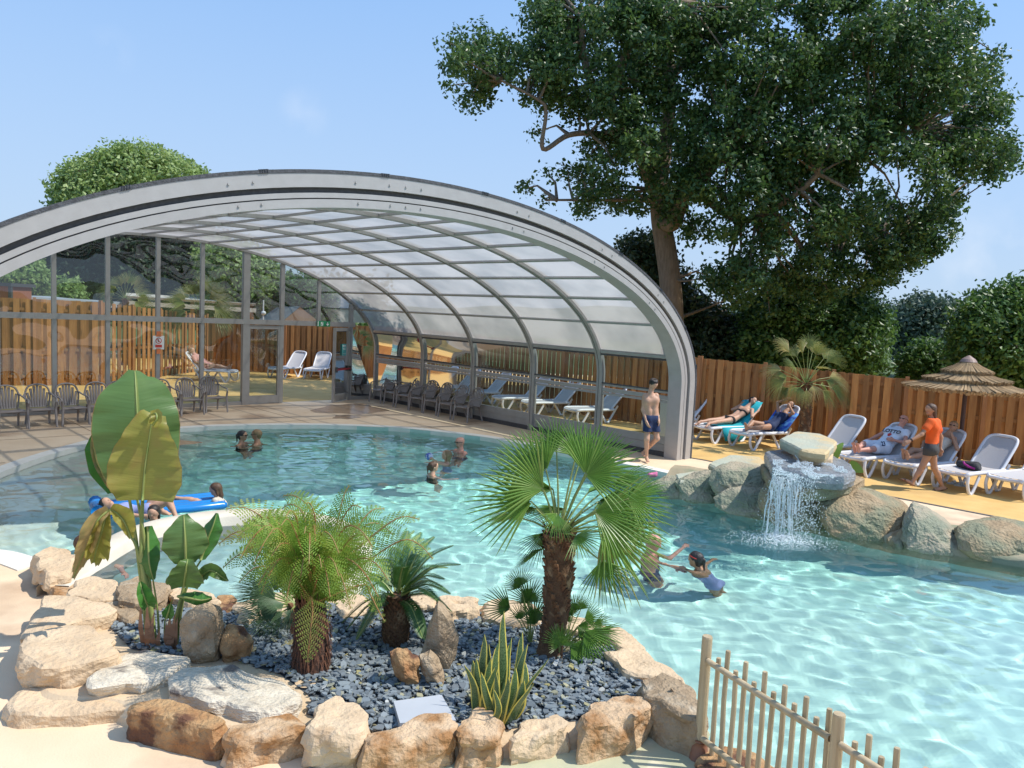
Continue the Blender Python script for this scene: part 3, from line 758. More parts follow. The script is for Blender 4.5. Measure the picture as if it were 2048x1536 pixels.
M['wallrock'] = mat('mossy_brown_rock', (.45, .33, .20), (.30, .21, .115), 5, .85, 1.00, 24, c3=(.25, .25, .16), s3=1.7, t3=(.45, .6), bdist=.05, detail=9)
M['greenrock'] = mat('green_grey_rock', (.37, .33, .24), (.44, .37, .26), 5, .85, 1.00, 24, c3=(.26, .27, .19), s3=2.2, t3=(.48, .6), bdist=.05, detail=9)
M['slab'] = mat('grey_green_slab', (.40, .44, .36), (.48, .44, .32), 3, .8, 0.85, 26, c3=(.58, .44, .24), s3=1.3, t3=(.5, .6), bdist=.02)
def resample(pts, n):
    P = list(pts) + [pts[0]]; L = [0]
    for a, b in zip(P, P[1:]): L.append(L[-1] + (b - a).length)
    out = []; k = 0
    for i in range(n):
        t = L[-1] * i / n
        while L[k + 1] < t: k += 1
        u = (t - L[k]) / max(1e-9, L[k + 1] - L[k]); out.append(P[k].lerp(P[k + 1], u))
    return out
def loft(name, poly, axis, rings, m, seed, label=None, cat='rock', group=None, amp=.03, n=40, tilt=None, parent=None, round_=.25):
    """stone: an outline swept through rings of (scale, offset along axis), chipped by noise"""
    poly = resample(poly, n); c = sum(poly, Vector()) / n; axis = Vector(axis).normalized()
    # slightly round the outline
    poly = [poly[i] * (1 - round_) + (poly[i - 1] + poly[(i + 1) % n]) * round_ / 2 for i in range(n)]
    full = []
    for (s0, o0), (s1, o1) in zip(rings, rings[1:]):
        steps = max(1, int(math.ceil(max(abs(o1 - o0), abs(s1 - s0) * .25) / .035)))
        for k in range(steps): t = k / steps; full.append((s0 + (s1 - s0) * t, o0 + (o1 - o0) * t))
    full.append(rings[-1]); vs = []
    for s_, o_ in full:
        for p in poly:
            q = c + (p - c) * s_ + axis * o_
            vs.append(q)
    size = max((p - c).length for p in poly)
    out = []
    for q in vs:
        d = (q - c); d = d.normalized() if d.length > 1e-4 else axis
        a = amp * (1.1 * fnoise(q, 2.2 / max(size, .15) , seed * 3.1) + .6 * fnoise(q, 9, seed + 20))
        v = noise.voronoi(Vector((q.x * 5 + seed, q.y * 5, q.z * 6)))[0]
        a += amp * .9 * (v[1] - v[0] - .25)
        a += amp * .25 * fnoise(q, 26, seed)
        k = q + d * a + axis * amp * .5 * fnoise(q, 4, seed + 50)
        out.append(k)
    N = len(full)
    fs = [(i * n + k, i * n + (k + 1) % n, (i + 1) * n + (k + 1) % n, (i + 1) * n + k) for i in range(N - 1) for k in range(n)]
    base = c.copy(); 
    mb = MB(); mb.add(out, fs + [tuple(reversed(range(n))), tuple((N - 1) * n + k for k in range(n))])
    org = c + axis * full[-1][1] if abs(axis.z) > .5 else c
    mb2 = MB(org if parent is None else parent.location); mb2.add(mb.v, mb.f)
    o = mb2.build(name, m, parent)
    bm = None
    if parent is None: o.location = org
    # face direction check: make normals outward
    import bmesh as _b
    b_ = _b.new(); b_.from_mesh(o.data); _b.ops.recalc_face_normals(b_, faces=b_.faces); b_.to_mesh(o.data); b_.free()
    o.data.polygons.foreach_set('use_smooth', [False] * len(o.data.polygons))
    if label: tag(o, label, cat, group)
    return o
GR_ = 'rocks edging the planting bed'
def prock(pix, zt, z0, m, seed, label, flare=.04, amp=.03, tilt=0.0):
    zt *= .62; z0 *= .6
    top = [W(x, y, zt) for x, y in pix]
    h = zt - z0 + .02
    rings = [(.02, .006), (.5, .0), (.9, .004), (.985, .022), (1.0 + flare * .5, h * .45), (1.0 + flare, h * .85), (.97 + flare, h)]
    return loft('edging_rock', top, (0, 0, -1), rings, m, seed, label, 'rock', GR_, amp)
RK = [
 ([(65,1107),(99,1087),(142,1097),(150,1118),(140,1142),(92,1148),(73,1131)], .40, .13, 'sandstone', 'rounded pale boulder at the left edge of the spa', .02),
 ([(88,1150),(150,1158),(165,1178),(130,1192),(105,1190)], .20, 0, 'mixstone', 'small rusty stone tucked under the rounded pale boulder', 0),
 ([(150,1159),(191,1146),(239,1160),(240,1193),(185,1202),(130,1191)], .36, .02, 'sandstone', 'flat pale rock beside the foot of the torn banana leaf', .02),
 ([(236,1162),(273,1146),(294,1150),(335,1168),(332,1193),(285,1205),(232,1196)], .44, .05, 'browngrey', 'angular tan rock behind the banana plant stems', 0),
 ([(335,1172),(380,1175),(436,1184),(440,1200),(390,1206),(342,1200)], .34, .05, 'sandstone', 'low rock at the spa edge behind the small banana leaves', 0),
 ([(85,1190),(130,1187),(222,1203),(240,1217),(190,1232),(137,1243),(40,1275),(51,1248)], .43, .05, 'sandstone', 'long grey pink slab crossed by striped leaf shadows', .02),
 ([(205,1197),(246,1196),(279,1222),(262,1240),(232,1232)], .34, .1, 'browngrey', 'small brown stone between striped slab and banana plant', 0),
 ([(29,1284),(44,1264),(140,1241),(191,1249),(246,1300),(195,1318),(74,1333),(38,1308)], .50, .20, 'sandstone', 'large overhanging peach slab at the left corner of the bed', -.03),
 ([(178,1345),(250,1308),(294,1295),(380,1310),(388,1326),(332,1342),(308,1353),(239,1366),(191,1372),(171,1360)], .36, .12, 'whitestone', 'white and black stained rock in front of the banana plant', 0),
 ([(8,1410),(30,1378),(171,1352),(200,1375),(290,1395),(260,1415),(130,1424),(16,1428)], .17, 0, 'sandstone', 'long low slab beneath the overhanging peach slab', .02),
 ([(332,1352),(355,1336),(461,1321),(492,1343),(547,1353),(612,1386),(610,1405),(574,1417),(523,1424),(410,1398),(342,1377)], .37, .13, 'whitestone', 'big smooth whitish slab with fern shadows in front of the tree fern', -.02),
 ([(258,1402),(308,1391),(380,1406),(444,1425),(458,1446),(430,1458),(355,1440),(308,1428),(256,1420)], .36, 0, 'ironstone', 'dark rust brown rock at the front left of the bed', .05),
 ([(444,1478),(455,1450),(513,1434),(581,1420),(622,1437),(630,1456),(560,1470),(479,1484)], .30, 0, 'mixstone', 'rust speckled rock between the dark brown rock and cream boulder', .06),
 ([(608,1451),(650,1396),(680,1388),(738,1426),(735,1457),(702,1470),(640,1466)], .44, 0, 'sandstone', 'cream boulder with a sharp top left of the grey lid', .03),
 ([(722,1470),(797,1444),(862,1422),(905,1420),(914,1442),(905,1467),(830,1478),(727,1500)], .37, 0, 'mixstone', 'long rusty faced rock in front of the grey lid', .05),
 ([(916,1444),(962,1410),(988,1412),(1012,1455),(994,1470),(920,1472)], .38, 0, 'mixstone', 'blocky rock in front of the snake plant', .05),
 ([(1020,1470),(1039,1447),(1117,1424),(1139,1442),(1139,1456),(1026,1480)], .30, 0, 'sandstone', 'short pale rock right of the snake plant', .05),
 ([(1156,1430),(1205,1399),(1256,1385),(1296,1391),(1307,1412),(1256,1436),(1164,1455)], .42, 0, 'mixstone', 'tilted orange brown rock at the front right of the bed', .05),
 ([(1280,1352),(1322,1340),(1379,1375),(1416,1420),(1400,1436),(1338,1412),(1292,1388)], .50, 0, 'browngrey', 'big dark pinkish rock beside the wooden post', .06),
 ([(1205,1300),(1240,1292),(1297,1303),(1338,1330),(1378,1364),(1330,1350),(1289,1346),(1250,1338)], .36, 0, 'sandstone', 'flat smooth rock at the pool side below the palm fronds', .02),
 ([(1207,1255),(1235,1248),(1262,1266),(1297,1300),(1250,1300),(1215,1280)], .33, 0, 'sandstone', 'sloping pale rock on the pool edge right of the fan palm', .02),
 ([(470,1204),(549,1184),(625,1188),(620,1220),(540,1232),(473,1237)], .33, .02, 'sandstone', 'wide low rock behind the blue green fan palm', .02),
 ([(670,1196),(715,1186),(750,1200),(735,1222),(680,1230)], .32, .02, 'sandstone', 'pale rock between tree fern and cycad at the pool edge', .02),
 ([(812,1196),(842,1186),(874,1196),(866,1214),(824,1212)], .33, .02, 'sandstone', 'small pale rock behind the tall pointed stone', .02),
 ([(877,1193),(918,1186),(958,1195),(957,1218),(905,1226),(868,1212)], .38, .02, 'sandstone', 'squarish pale rock on the pool edge behind the pointed stone', .02),
 ([(964,1202),(1000,1190),(1050,1203),(1090,1220),(1078,1240),(1011,1246),(965,1233)], .35, .02, 'sandstone', 'long pale rock at the pool edge left of the palm trunk', .02),
 ([(1118,1226),(1160,1228),(1215,1255),(1195,1280),(1125,1256)], .32, .02, 'sandstone', 'rock on the pool edge just right of the palm trunk', .02),
 ([(432,1190),(465,1188),(474,1214),(440,1222)], .31, .02, 'ironstone', 'small red brown rock by the spa behind the standing stones', .0),
]
for i, (pix, zt, z0, mm, lab, fl) in enumerate(RK): prock(pix, zt, z0, M[mm], i * 1.7 + 1, lab, fl, amp=.05 if i not in (9, 20) else .035)
# rounded rubble under the wooden fence
for i, (pix, zt, lab) in enumerate([([(1392, 1512), (1440, 1490), (1520, 1500), (1560, 1536), (1500, 1560), (1400, 1550)], .12, 'dark rock under the foot of the wooden fence'), ([(1540, 1530), (1640, 1540), (1700, 1600), (1560, 1600)], .14, 'brown rock at the very bottom under the fence rails')]):
    prock(pix, zt, -.1, M['ironstone'], 80 + i, lab, .1)
# cement body of the bed
bed_px = [(118,1190),(62,1262),(62,1330),(70,1392),(230,1400),(300,1432),(450,1462),(600,1456),(690,1484),(850,1478),(1000,1480),(1150,1462),(1280,1432),(1372,1412),(1330,1345),(1268,1290),(1200,1255),(1080,1222),(930,1204),(700,1198),(480,1204),(330,1186),(200,1172)]
top = [W(x, y, .12) for x, y in bed_px]
loft('planter_base', [p for p in top], (0, 0, -1), [(.02, 0), (.5, 0), (.97, 0), (1.0, .03), (1.02, .07), (1.04, .17)], M['cement'], 5, 'sand coloured cement base holding the edging rocks of the bed', 'planter', None, .022, n=120, round_=.5)
# slate chips
gp = [(380,1215),(228,1232),(225,1262),(262,1300),(380,1322),(470,1326),(560,1350),(625,1400),(612,1430),(720,1472),(850,1462),(1000,1462),(1150,1445),(1290,1400),(1275,1345),(1230,1300),(1170,1262),(1080,1240),(960,1228),(700,1214),(480,1228)]
G_ = [W(x, y, .115) for x, y in gp]; gX, gY = np.array([p.x for p in G_]), np.array([p.y for p in G_])
mb = MB(); tr = tessellate_polygon([[Vector((p.x, p.y, 0)) for p in G_]]); mb.add([(p.x, p.y, .125) for p in G_], [tuple(t) for t in tr])
M['slate_dark'] = mat('slate_bed', (.05, .06, .07), (.09, .10, .11), 30, .8, .5, 60)
o = mb.build('gravel_bed', M['slate_dark']); tag(o, kind='stuff', label='dark bed of slate under the planting'); o['kind'] = 'structure'
m, n, l, b = nodes('slate_chips'); M['slate'] = m
at = n.new('ShaderNodeAttribute'); at.attribute_name = 'rnd'; rp = n.new('ShaderNodeValToRGB'); e = rp.color_ramp.elements
e[0].color = (.15, .17, .185, 1); e[1].color = (.44, .46, .46, 1); q = e.new(.55); q.color = (.19, .225, .25, 1); q = e.new(.85); q.color = (.24, .28, .30, 1); q = e.new(.95); q.color = (.34, .30, .13, 1)
l.new(at.outputs['Fac'], rp.inputs[0]); l.new(rp.outputs[0], b.inputs['Base Color']); b.inputs['Roughness'].default_value = .55
rs = np.random.RandomState(7); NV = []; NF = []; NR = []
cnt = 0
while cnt < 8200:
    x = rs.uniform(gX.min(), gX.max()); y = rs.uniform(gY.min(), gY.max())
    if not inside(np.array([x]), np.array([y]), gX, gY)[0]: continue
    r = rs.uniform(.016, .042) * (1.0 if rs.rand() > .06 else 1.5); k = 6
    a0 = rs.uniform(0, 6.28); rad = r * rs.uniform(.6, 1.15, k); el = rs.uniform(.45, .9)
    tx, ty = rs.normal(0, .22), rs.normal(0, .22); th = rs.uniform(.005, .014); z = .130 + rs.uniform(0, .035); fa = rs.uniform(0, 3.14)
    base = len(NV)
    for lay in (0, 1):
        for j in range(k):
            a = a0 + 2 * math.pi * j / k; u, v = rad[j] * math.cos(a), rad[j] * math.sin(a) * el
            uu, vv = u * math.cos(fa) - v * math.sin(fa), u * math.sin(fa) + v * math.cos(fa)
            s_ = 1 if lay == 0 else .9
            NV.append((x + uu * s_, y + vv * s_, z + lay * th + uu * tx + vv * ty))
    c_ = rs.rand()
    for j in range(k): NF.append((base + j, base + (j + 1) % k, base + k + (j + 1) % k, base + k + j)); NR.append(c_)
    NF.append((base + k, base + k + 1, base + k + 2, base + k + 3)); NR.append(c_); NF.append((base + k, base + k + 3, base + k + 4, base + k + 5)); NR.append(c_)
    cnt += 1
o = npmesh('slate_gravel', NV, NF, M['slate'], rnd=NR); tag(o, 'blue grey slate chips covering the planting bed', 'gravel', kind='stuff')
# grey lid
P = [W(x, y, .215) for x, y in ((787, 1402), (883, 1389), (912, 1440), (800, 1446))]
mb = MB(P[0]); vs = P + [p + Vector((0, 0, -.07)) for p in P]
mb.add(vs, [(3, 2, 1, 0), (0, 1, 5, 4), (1, 2, 6, 5), (2, 3, 7, 6), (3, 0, 4, 7), (4, 5, 6, 7)])
o = mb.build('access_lid', mat('light_grey_plastic', (.48, .50, .53), (.43, .45, .48), 3, .5)); o.location = P[0]
tag(o, 'square pale grey plastic lid lying in the slate', 'lid')
def stone(name, pix, base_px, zb, thick, m, seed, label, amp=.03, group='standing stones in the slate', lean=0.0, cat='rock'):
    Yd = W(base_px[0], base_px[1], zb).y
    poly = [WD(x, y, Yd + lean * 0) for x, y in pix]
    ax = Vector((0, 1, 0))
    rings = [(.05, -.02), (.5, -.0), (.86, .02), (1.0, thick * .3), (1.0, thick * .6), (.82, thick * .95), (.3, thick)]
    rings = [(s_, o_ - thick * .5) for s_, o_ in rings]
    return loft(name, poly, ax, rings, m, seed, label, cat, group, amp, n=32)
stone('standing_stone', [(369,1232),(385,1212),(412,1204),(438,1222),(446,1271),(443,1318),(410,1328),(371,1306)], (410, 1315), .13, .26, M['browngrey'], 31, 'broad tan standing stone right of the banana stems')
stone('standing_stone', [(448,1256),(479,1256),(503,1283),(503,1311),(465,1324),(446,1310)], (475, 1315), .13, .2, M['ironstone'], 32, 'small dark rusty stone beside the broad tan stone')
stone('standing_stone', [(876,1198),(902,1226),(919,1279),(903,1331),(892,1346),(842,1312),(857,1252)], (880, 1338), .13, .2, M['browngrey'], 33, 'tall pointed stone standing in the slate', .02)
stone('standing_stone', [(780,1299),(810,1294),(833,1320),(843,1366),(815,1378),(796,1352)], (815, 1370), .13, .16, M['ironstone'], 34, 'low orange brown stone left of the pointed stone')
stone('standing_stone', [(841,1308),(859,1303),(886,1331),(890,1374),(851,1366),(838,1323)], (868, 1368), .13, .14, M['browngrey'], 35, 'small grey brown stone in front of the pointed stone')
# ---------------------------------------------------------------- rock wall with the waterfall
WG = 'boulders of the waterfall wall'
def wrock(pix, base_px, thick, m, seed, label, amp=.06, push=0.0, name='wall_boulder'):
    Yd = W(base_px[0], base_px[1], -.08).y + push
    cx_ = sum(p[0] for p in pix) / len(pix); cy_ = sum(p[1] for p in pix) / len(pix); pix = [(cx_ + (x - cx_) * 1.08, cy_ + (y - cy_) * (1.04 if y < cy_ else 1.22) + 8) for x, y in pix]
    poly = [WD(x, y, Yd - .06 + (max(p_[1] for p_ in pix) - y) * .0035) for x, y in pix]
    ax = Vector((.45, .89, 0))
    rings = [(.05, -.16), (.45, -.14), (.8, -.06), (1.0, .10), (1.02, thick * .5), (.9, thick * .9), (.4, thick)]
    return loft(name, poly, ax, rings, m, seed, label, 'boulder', WG, amp, n=44, round_=.4)
WR = [
 ([(1300,962),(1345,948),(1395,955),(1405,990),(1385,1015),(1320,1000)], (1360, 992), .7, 'greenrock', 'small green rock at the left end of the waterfall wall'),
 ([(1352,958),(1405,938),(1440,942),(1450,985),(1440,1012),(1370,1010)], (1400, 1000), .7, 'greenrock', 'green brown rock next to the left end of the wall'),
 ([(1420,955),(1440,925),(1530,940),(1570,965),(1560,990),(1480,990),(1430,985)], (1480, 1015), .9, 'greenrock', 'wide mossy ledge rock left of the waterfall', ),
 ([(1428,990),(1470,968),(1540,978),(1590,1000),(1590,1040),(1540,1052),(1470,1030),(1432,1010)], (1490, 1030), .8, 'greenrock', 'dark green stone under the mossy ledge'),
 ([(1530,965),(1620,958),(1700,965),(1720,1000),(1640,1050),(1560,1052),(1520,1010)], (1590, 1055), .9, 'wallrock', 'shadowed rock directly behind the falling water'),
 ([(1640,1000),(1680,980),(1740,985),(1800,1008),(1812,1040),(1800,1078),(1750,1086),(1660,1062),(1640,1030)], (1720, 1078), .9, 'wallrock', 'large brown boulder right of the waterfall'),
 ([(1812,1040),(1828,1008),(1868,1030),(1902,1056),(1922,1092),(1900,1104),(1850,1102),(1808,1088)], (1860, 1104), .8, 'greenrock', 'grey green humped boulder next to the big brown one'),
 ([(1924,1060),(1960,1048),(2010,1046),(2080,1060),(2140,1090),(2120,1132),(2040,1128),(1960,1112),(1928,1090)], (2010, 1124), .9, 'wallrock', 'long brown boulder at the right edge of the wall'),
 ([(1782,1070),(1808,1055),(1816,1085),(1800,1096),(1784,1092)], (1800, 1092), .4, 'wallrock', 'small brown wedge stone between the two big boulders'),
]
for i, (pix, bp_, th_, mm, lab) in enumerate(WR): wrock(pix, bp_, th_, M[mm], 100 + i * 2.3, lab)
# cement body of the wall behind the boulders
wl_pts = [Vector((p.x, p.y, 0)) for p in wall_w]
mb = MB(wl_pts[0]); vs = []; prof = [(-.05, -.6), (-.05, .0), (.08, .035), (.22, .07), (.45, .16), (.7, .19), (.95, .10), (1.15, -.01)]
cm = cat_rom([wl_pts[0] + (wl_pts[0] - wl_pts[1]) * .3] + wl_pts, 4)
for i, p in enumerate(cm):
    d = (cm[min(i + 1, len(cm) - 1)] - cm[max(i - 1, 0)]).normalized(); nrm = Vector((-d.y, d.x, 0))
    for k, (o_, z_) in enumerate(prof):
        q = p + nrm * o_ + Vector((0, 0, z_)); vs.append(q + Vector((0, 0, .03)) * fnoise(q, 3, 4) + nrm * .06 * fnoise(q, 2.4, 8))
NPf = len(prof)
mb.add(vs, [(i * NPf + k, (i + 1) * NPf + k, (i + 1) * NPf + k + 1, i * NPf + k + 1) for i in range(len(cm) - 1) for k in range(NPf - 1)])
o = mb.build('wall_mortar', mat('wet_mortar', (.44, .35, .23), (.31, .26, .17), 3, .8, .4, 20, c3=(.24, .25, .16), s3=1.5), smooth=True); o.location = wl_pts[0]
tag(o, 'sandy mortar apron holding the waterfall boulders along the pool', 'retaining wall')
# the fountain stack
def fst(pix, Yd, thick, m, seed, label, amp=.03, ax=(.35, .93, 0)):
    poly = [WD(x, y, Yd) for x, y in pix]
    rings = [(.1, -.03), (.7, -.01), (.95, .05), (1.0, thick * .4), (1.0, thick * .8), (.8, thick)]
    return loft('stacked_slab', poly, ax, rings, m, seed, label, 'rock', 'stacked slabs of the waterfall', amp, n=40, round_=.2)
FY = 12.6
M['wetstone'] = mat('wet_grey_slab', (.20, .22, .24), (.34, .36, .38), 9, .2, .8, 30, bdist=.05, detail=9)
def plat(pix, zt, h, m, seed, label, amp=.025, flare=0.0):
    return loft('stacked_slab', [W(x, y, zt) for x, y in pix], (0, 0, -1), [(.02, .01), (.6, 0), (.95, .004), (1.0, .03), (1.0 + flare, h * .6), (.95 + flare, h)], m, seed, label, 'rock', 'stacked slabs of the waterfall', amp, n=40, round_=.15)
plat([(1560,876),(1590,861),(1640,866),(1676,882),(1652,906),(1605,900)], 1.10, .17, M['slab'], 140, 'square grey green slab on top of the waterfall', .02)
plat([(1585,903),(1620,896),(1668,900),(1664,915),(1610,920)], .95, .18, M['cement'], 142, 'cream mortar block under the top slab', .02)
plat([(1530,903),(1560,896),(1600,905),(1660,906),(1700,925),(1712,940),(1690,950),(1600,945),(1545,930)], .86, .24, M['wetstone'], 143, 'grey white wet slab that the water runs over', .03, .02)
plat([(1520,925),(1600,935),(1700,945),(1732,955),(1700,970),(1620,975),(1540,960)], .64, .22, M['wallrock'], 144, 'brown ledge with a pointed tip under the wet slab', .03, .0)
plat([(1416,926),(1460,908),(1520,912),(1540,930),(1530,945),(1440,940)], .46, .14, M['slab'], 145, 'flat pinkish slab left of the waterfall', .025)
plat([(1535,960),(1620,965),(1700,968),(1690,985),(1560,985)], .44, .5, M['greenrock'], 146, 'dark block inside the waterfall stack', .03, .05)
plat([(1350,948),(1400,940),(1425,945),(1420,958),(1360,962)], .22, .12, M['slab'], 147, 'thin sloping slab at the start of the wall', .02)
# falling water and splash
m, n, l, b = nodes('white_water'); M['foam'] = m
b.inputs['Base Color'].default_value = (.82, .88, .90, 1); b.inputs['Roughness'].default_value = .15; b.inputs['Transmission Weight'].default_value = .12; b.inputs['IOR'].default_value = 1.33
rs = random.Random(9); mb = MB((4.0, 12.0, 0)); lip = W(1590, 948, .62)
def drop(mb, c, r, st=1.0):
    vs = [c + Vector((r, 0, 0)), c + Vector((0, r, 0)), c + Vector((-r, 0, 0)), c + Vector((0, -r, 0)), c + Vector((0, 0, r * st)), c + Vector((0, 0, -r * st))]
    mb.add(vs, [(0, 1, 4), (1, 2, 4), (2, 3, 4), (3, 0, 4), (1, 0, 5), (2, 1, 5), (3, 2, 5), (0, 3, 5)])
pA, pB = W(1545, 953, .80), W(1640, 962, .79); pC = W(1552, 1074, WZ)
for k in range(46):
    u = rs.choice([.03, .08, .2, .24, .4, .46, .62]) + rs.gauss(0, .035); st = pA.lerp(pB, u * .85); vx = rs.gauss(-.05, .16); vy = -rs.uniform(.1, .45); T = math.sqrt(2 * (st.z - WZ) / 9.8); N = 9
    pts = []
    for i in range(N):
        t = T * i / (N - 1) * (1.0 if rs.random() > .25 else .97)
        pts.append(st + Vector((vx * t + rs.uniform(-.016, .016), vy * t, -4.9 * t * t)))
    i0 = rs.choice([0, 0, 0, 1, 2]); i1 = rs.choice([N, N, N - 1, N - 2, 5])
    if i1 - i0 > 2: mb.tube(pts[i0:i1], [rs.choice([.001, .003, .006, .012]) for _ in range(i1 - i0)], 5)
for k in range(3200):
    u = rs.random() ** 1.4; st = pA.lerp(pB, u * .9); t = rs.random() ** .6 * math.sqrt(2 * (st.z - WZ) / 9.8)
    c = st + Vector((rs.gauss(0, .18) * t * 1.6, -rs.uniform(0, .9) * t, -4.9 * t * t + rs.uniform(0, .03))); c.z = max(c.z, WZ)
    drop(mb, c, rs.uniform(.0025, .007), 1.8)
o = mb.build('falling_water', M['foam']); o.location = (4.0, 12.0, 0); tag(o, 'white strands and drops of water falling from the slabs', 'waterfall', kind='stuff')
mb = MB((4.0, 12.4, 0))
for k in range(5200):   # spray running over the wet slab
    u = rs.random(); v = rs.random(); x = 1545 + 150 * u; y = 918 + 34 * v + 10 * u
    if noise.noise(Vector((u * 5, v * 3, 3))) + .25 * noise.noise(Vector((u * 17, v * 9, 1))) < -.06 + .25 * abs(u - .4): continue
    c = W(x, y, .90 - .03 * v + rs.uniform(0, .05)); drop(mb, c + Vector((0, -.03 * rs.random(), 0)), rs.uniform(.003, .009))
for k in range(26):
    a = W(1590 + rs.uniform(0, 62), 911, .95); b_ = a + Vector((rs.uniform(-.1, .1), -rs.uniform(.1, .25), -.12)); mb.tube([a, a.lerp(b_, .5) + Vector((0, 0, .025)), b_], rs.uniform(.004, .009), 5)
o = mb.build('water_spray', M['foam']); o.location = (4.0, 12.4, 0); tag(o, 'sparkling spray spread over the wet grey slab', 'water spray', kind='stuff')
mb = MB(pC)
for k in range(2600):
    r = abs(rs.gauss(0, .36)); a = rs.uniform(0, 6.28); c = pC + Vector((r * math.cos(a) * 1.5, r * math.sin(a) * .9 - .25, rs.uniform(0, .10) * math.exp(-r * 2) + .004)); drop(mb, c, rs.uniform(.004, .013) * (1.2 - min(r, .9)), .5)
o = mb.build('splash_foam', M['foam']); o.location = pC; tag(o, 'white splash foam where the falling water hits the pool', 'splash', kind='stuff')
# ================================================================ PLANTS IN THE BED
M['palm'] = leafmat('palm_leaf', [(.055, .13, .02), (.09, .20, .03), (.14, .27, .045), (.22, .33, .07), (.42, .33, .10)], .28, .38)
M['palm_grey'] = leafmat('bluish_palm_leaf', [(.04, .08, .04), (.07, .13, .06), (.12, .18, .09)], .2, .45)
M['trachy'] = leafmat('olive_palm_leaf', [(.09, .13, .03), (.16, .20, .05), (.26, .28, .08), (.40, .34, .14)], .25, .45)
M['petiole'] = mat('green_petiole', (.20, .28, .07), (.28, .30, .10), 8, .5)
M['palm_trunk'] = mat('fibrous_palm_trunk', (.16, .085, .04), (.08, .04, .02), 14, .9, .8, 50, c3=(.30, .20, .11), s3=9, t3=(.55, .65))
M['boot'] = mat('old_leaf_base', (.22, .12, .055), (.12, .05, .025), 12, .85, .5, 50, rndmix=.4)
M['fern'] = leafmat('fern_frond', [(.09, .19, .025), (.15, .28, .035), (.25, .37, .06), (.42, .42, .10)], .4, .5)
M['fern_stem'] = mat('fern_stem', (.28, .24, .08), (.30, .12, .04), 10, .7)
M['fern_trunk'] = mat('dark_fern_trunk', (.045, .022, .015), (.09, .045, .03), 18, .95, 1.0, 60)
M['cycad'] = leafmat('cycad_leaf', [(.025, .075, .015), (.05, .13, .025), (.09, .19, .04)], .18, .35)
rnd = random.Random(11)
def perp_up(d):
    n_ = Vector((0, 0, 1)) - d * d.z
    if n_.length < .05: n_ = Vector((0, -1, 0)) - d * (-d.y)
    return n_.normalized()
def fan(mb, hub, d, nrm, r, n=26, span=150, split=.36, droop=.12, cup=.25, w0=None, rc=None, dead=0.0):
    """palmate leaf: folded leaflets joined near the hub, free at the tips"""
    d = d.normalized(); nrm = (nrm - d * nrm.dot(d)).normalized(); side = d.cross(nrm)
    half = R(span) / 2; step = 2 * half / n
    rc = rnd.uniform(.15, .75) if rc is None else rc
    for i in range(n):
        ph = -half + step * (i + .5); e = abs(ph) / half
        rr = r * (1 - .22 * e * e) * rnd.uniform(.93, 1.05)
        v = d * math.cos(ph) + side * math.sin(ph); v = (v + nrm * cup * e * e * .6).normalized()
        tang = (side * math.cos(ph) - d * math.sin(ph)).normalized()
        st = [0.03, .2, split, .68, .88, 1.0]; hw = [.02 * r, .2 * r * math.tan(step / 2), split * r * math.tan(step / 2), split * r * math.tan(step / 2) * .66, split * r * math.tan(step / 2) * .38, .0008]
        jit = rnd.gauss(0, .03); pts = []
        for s_, h_ in zip(st, hw):
            p = hub + v * (rr * s_) + tang * jit * rr * max(0, s_ - split) + Vector((0, 0, -1)) * droop * rr * (max(0, s_ - .25) ** 2) * 1.6
            rid = nrm * h_ * .7
            pts += [p - tang * h_ - rid * .3, p + rid, p + tang * h_ - rid * .3]
        mb.cr = min(.999, max(.001, rc + rnd.uniform(-.12, .12) + (dead if e > .8 else 0)))
        mb.add(pts, [(3 * k, 3 * k + 1, 3 * k + 4, 3 * k + 3) for k in range(5)] + [(3 * k + 1, 3 * k + 2, 3 * k + 5, 3 * k + 4) for k in range(5)])
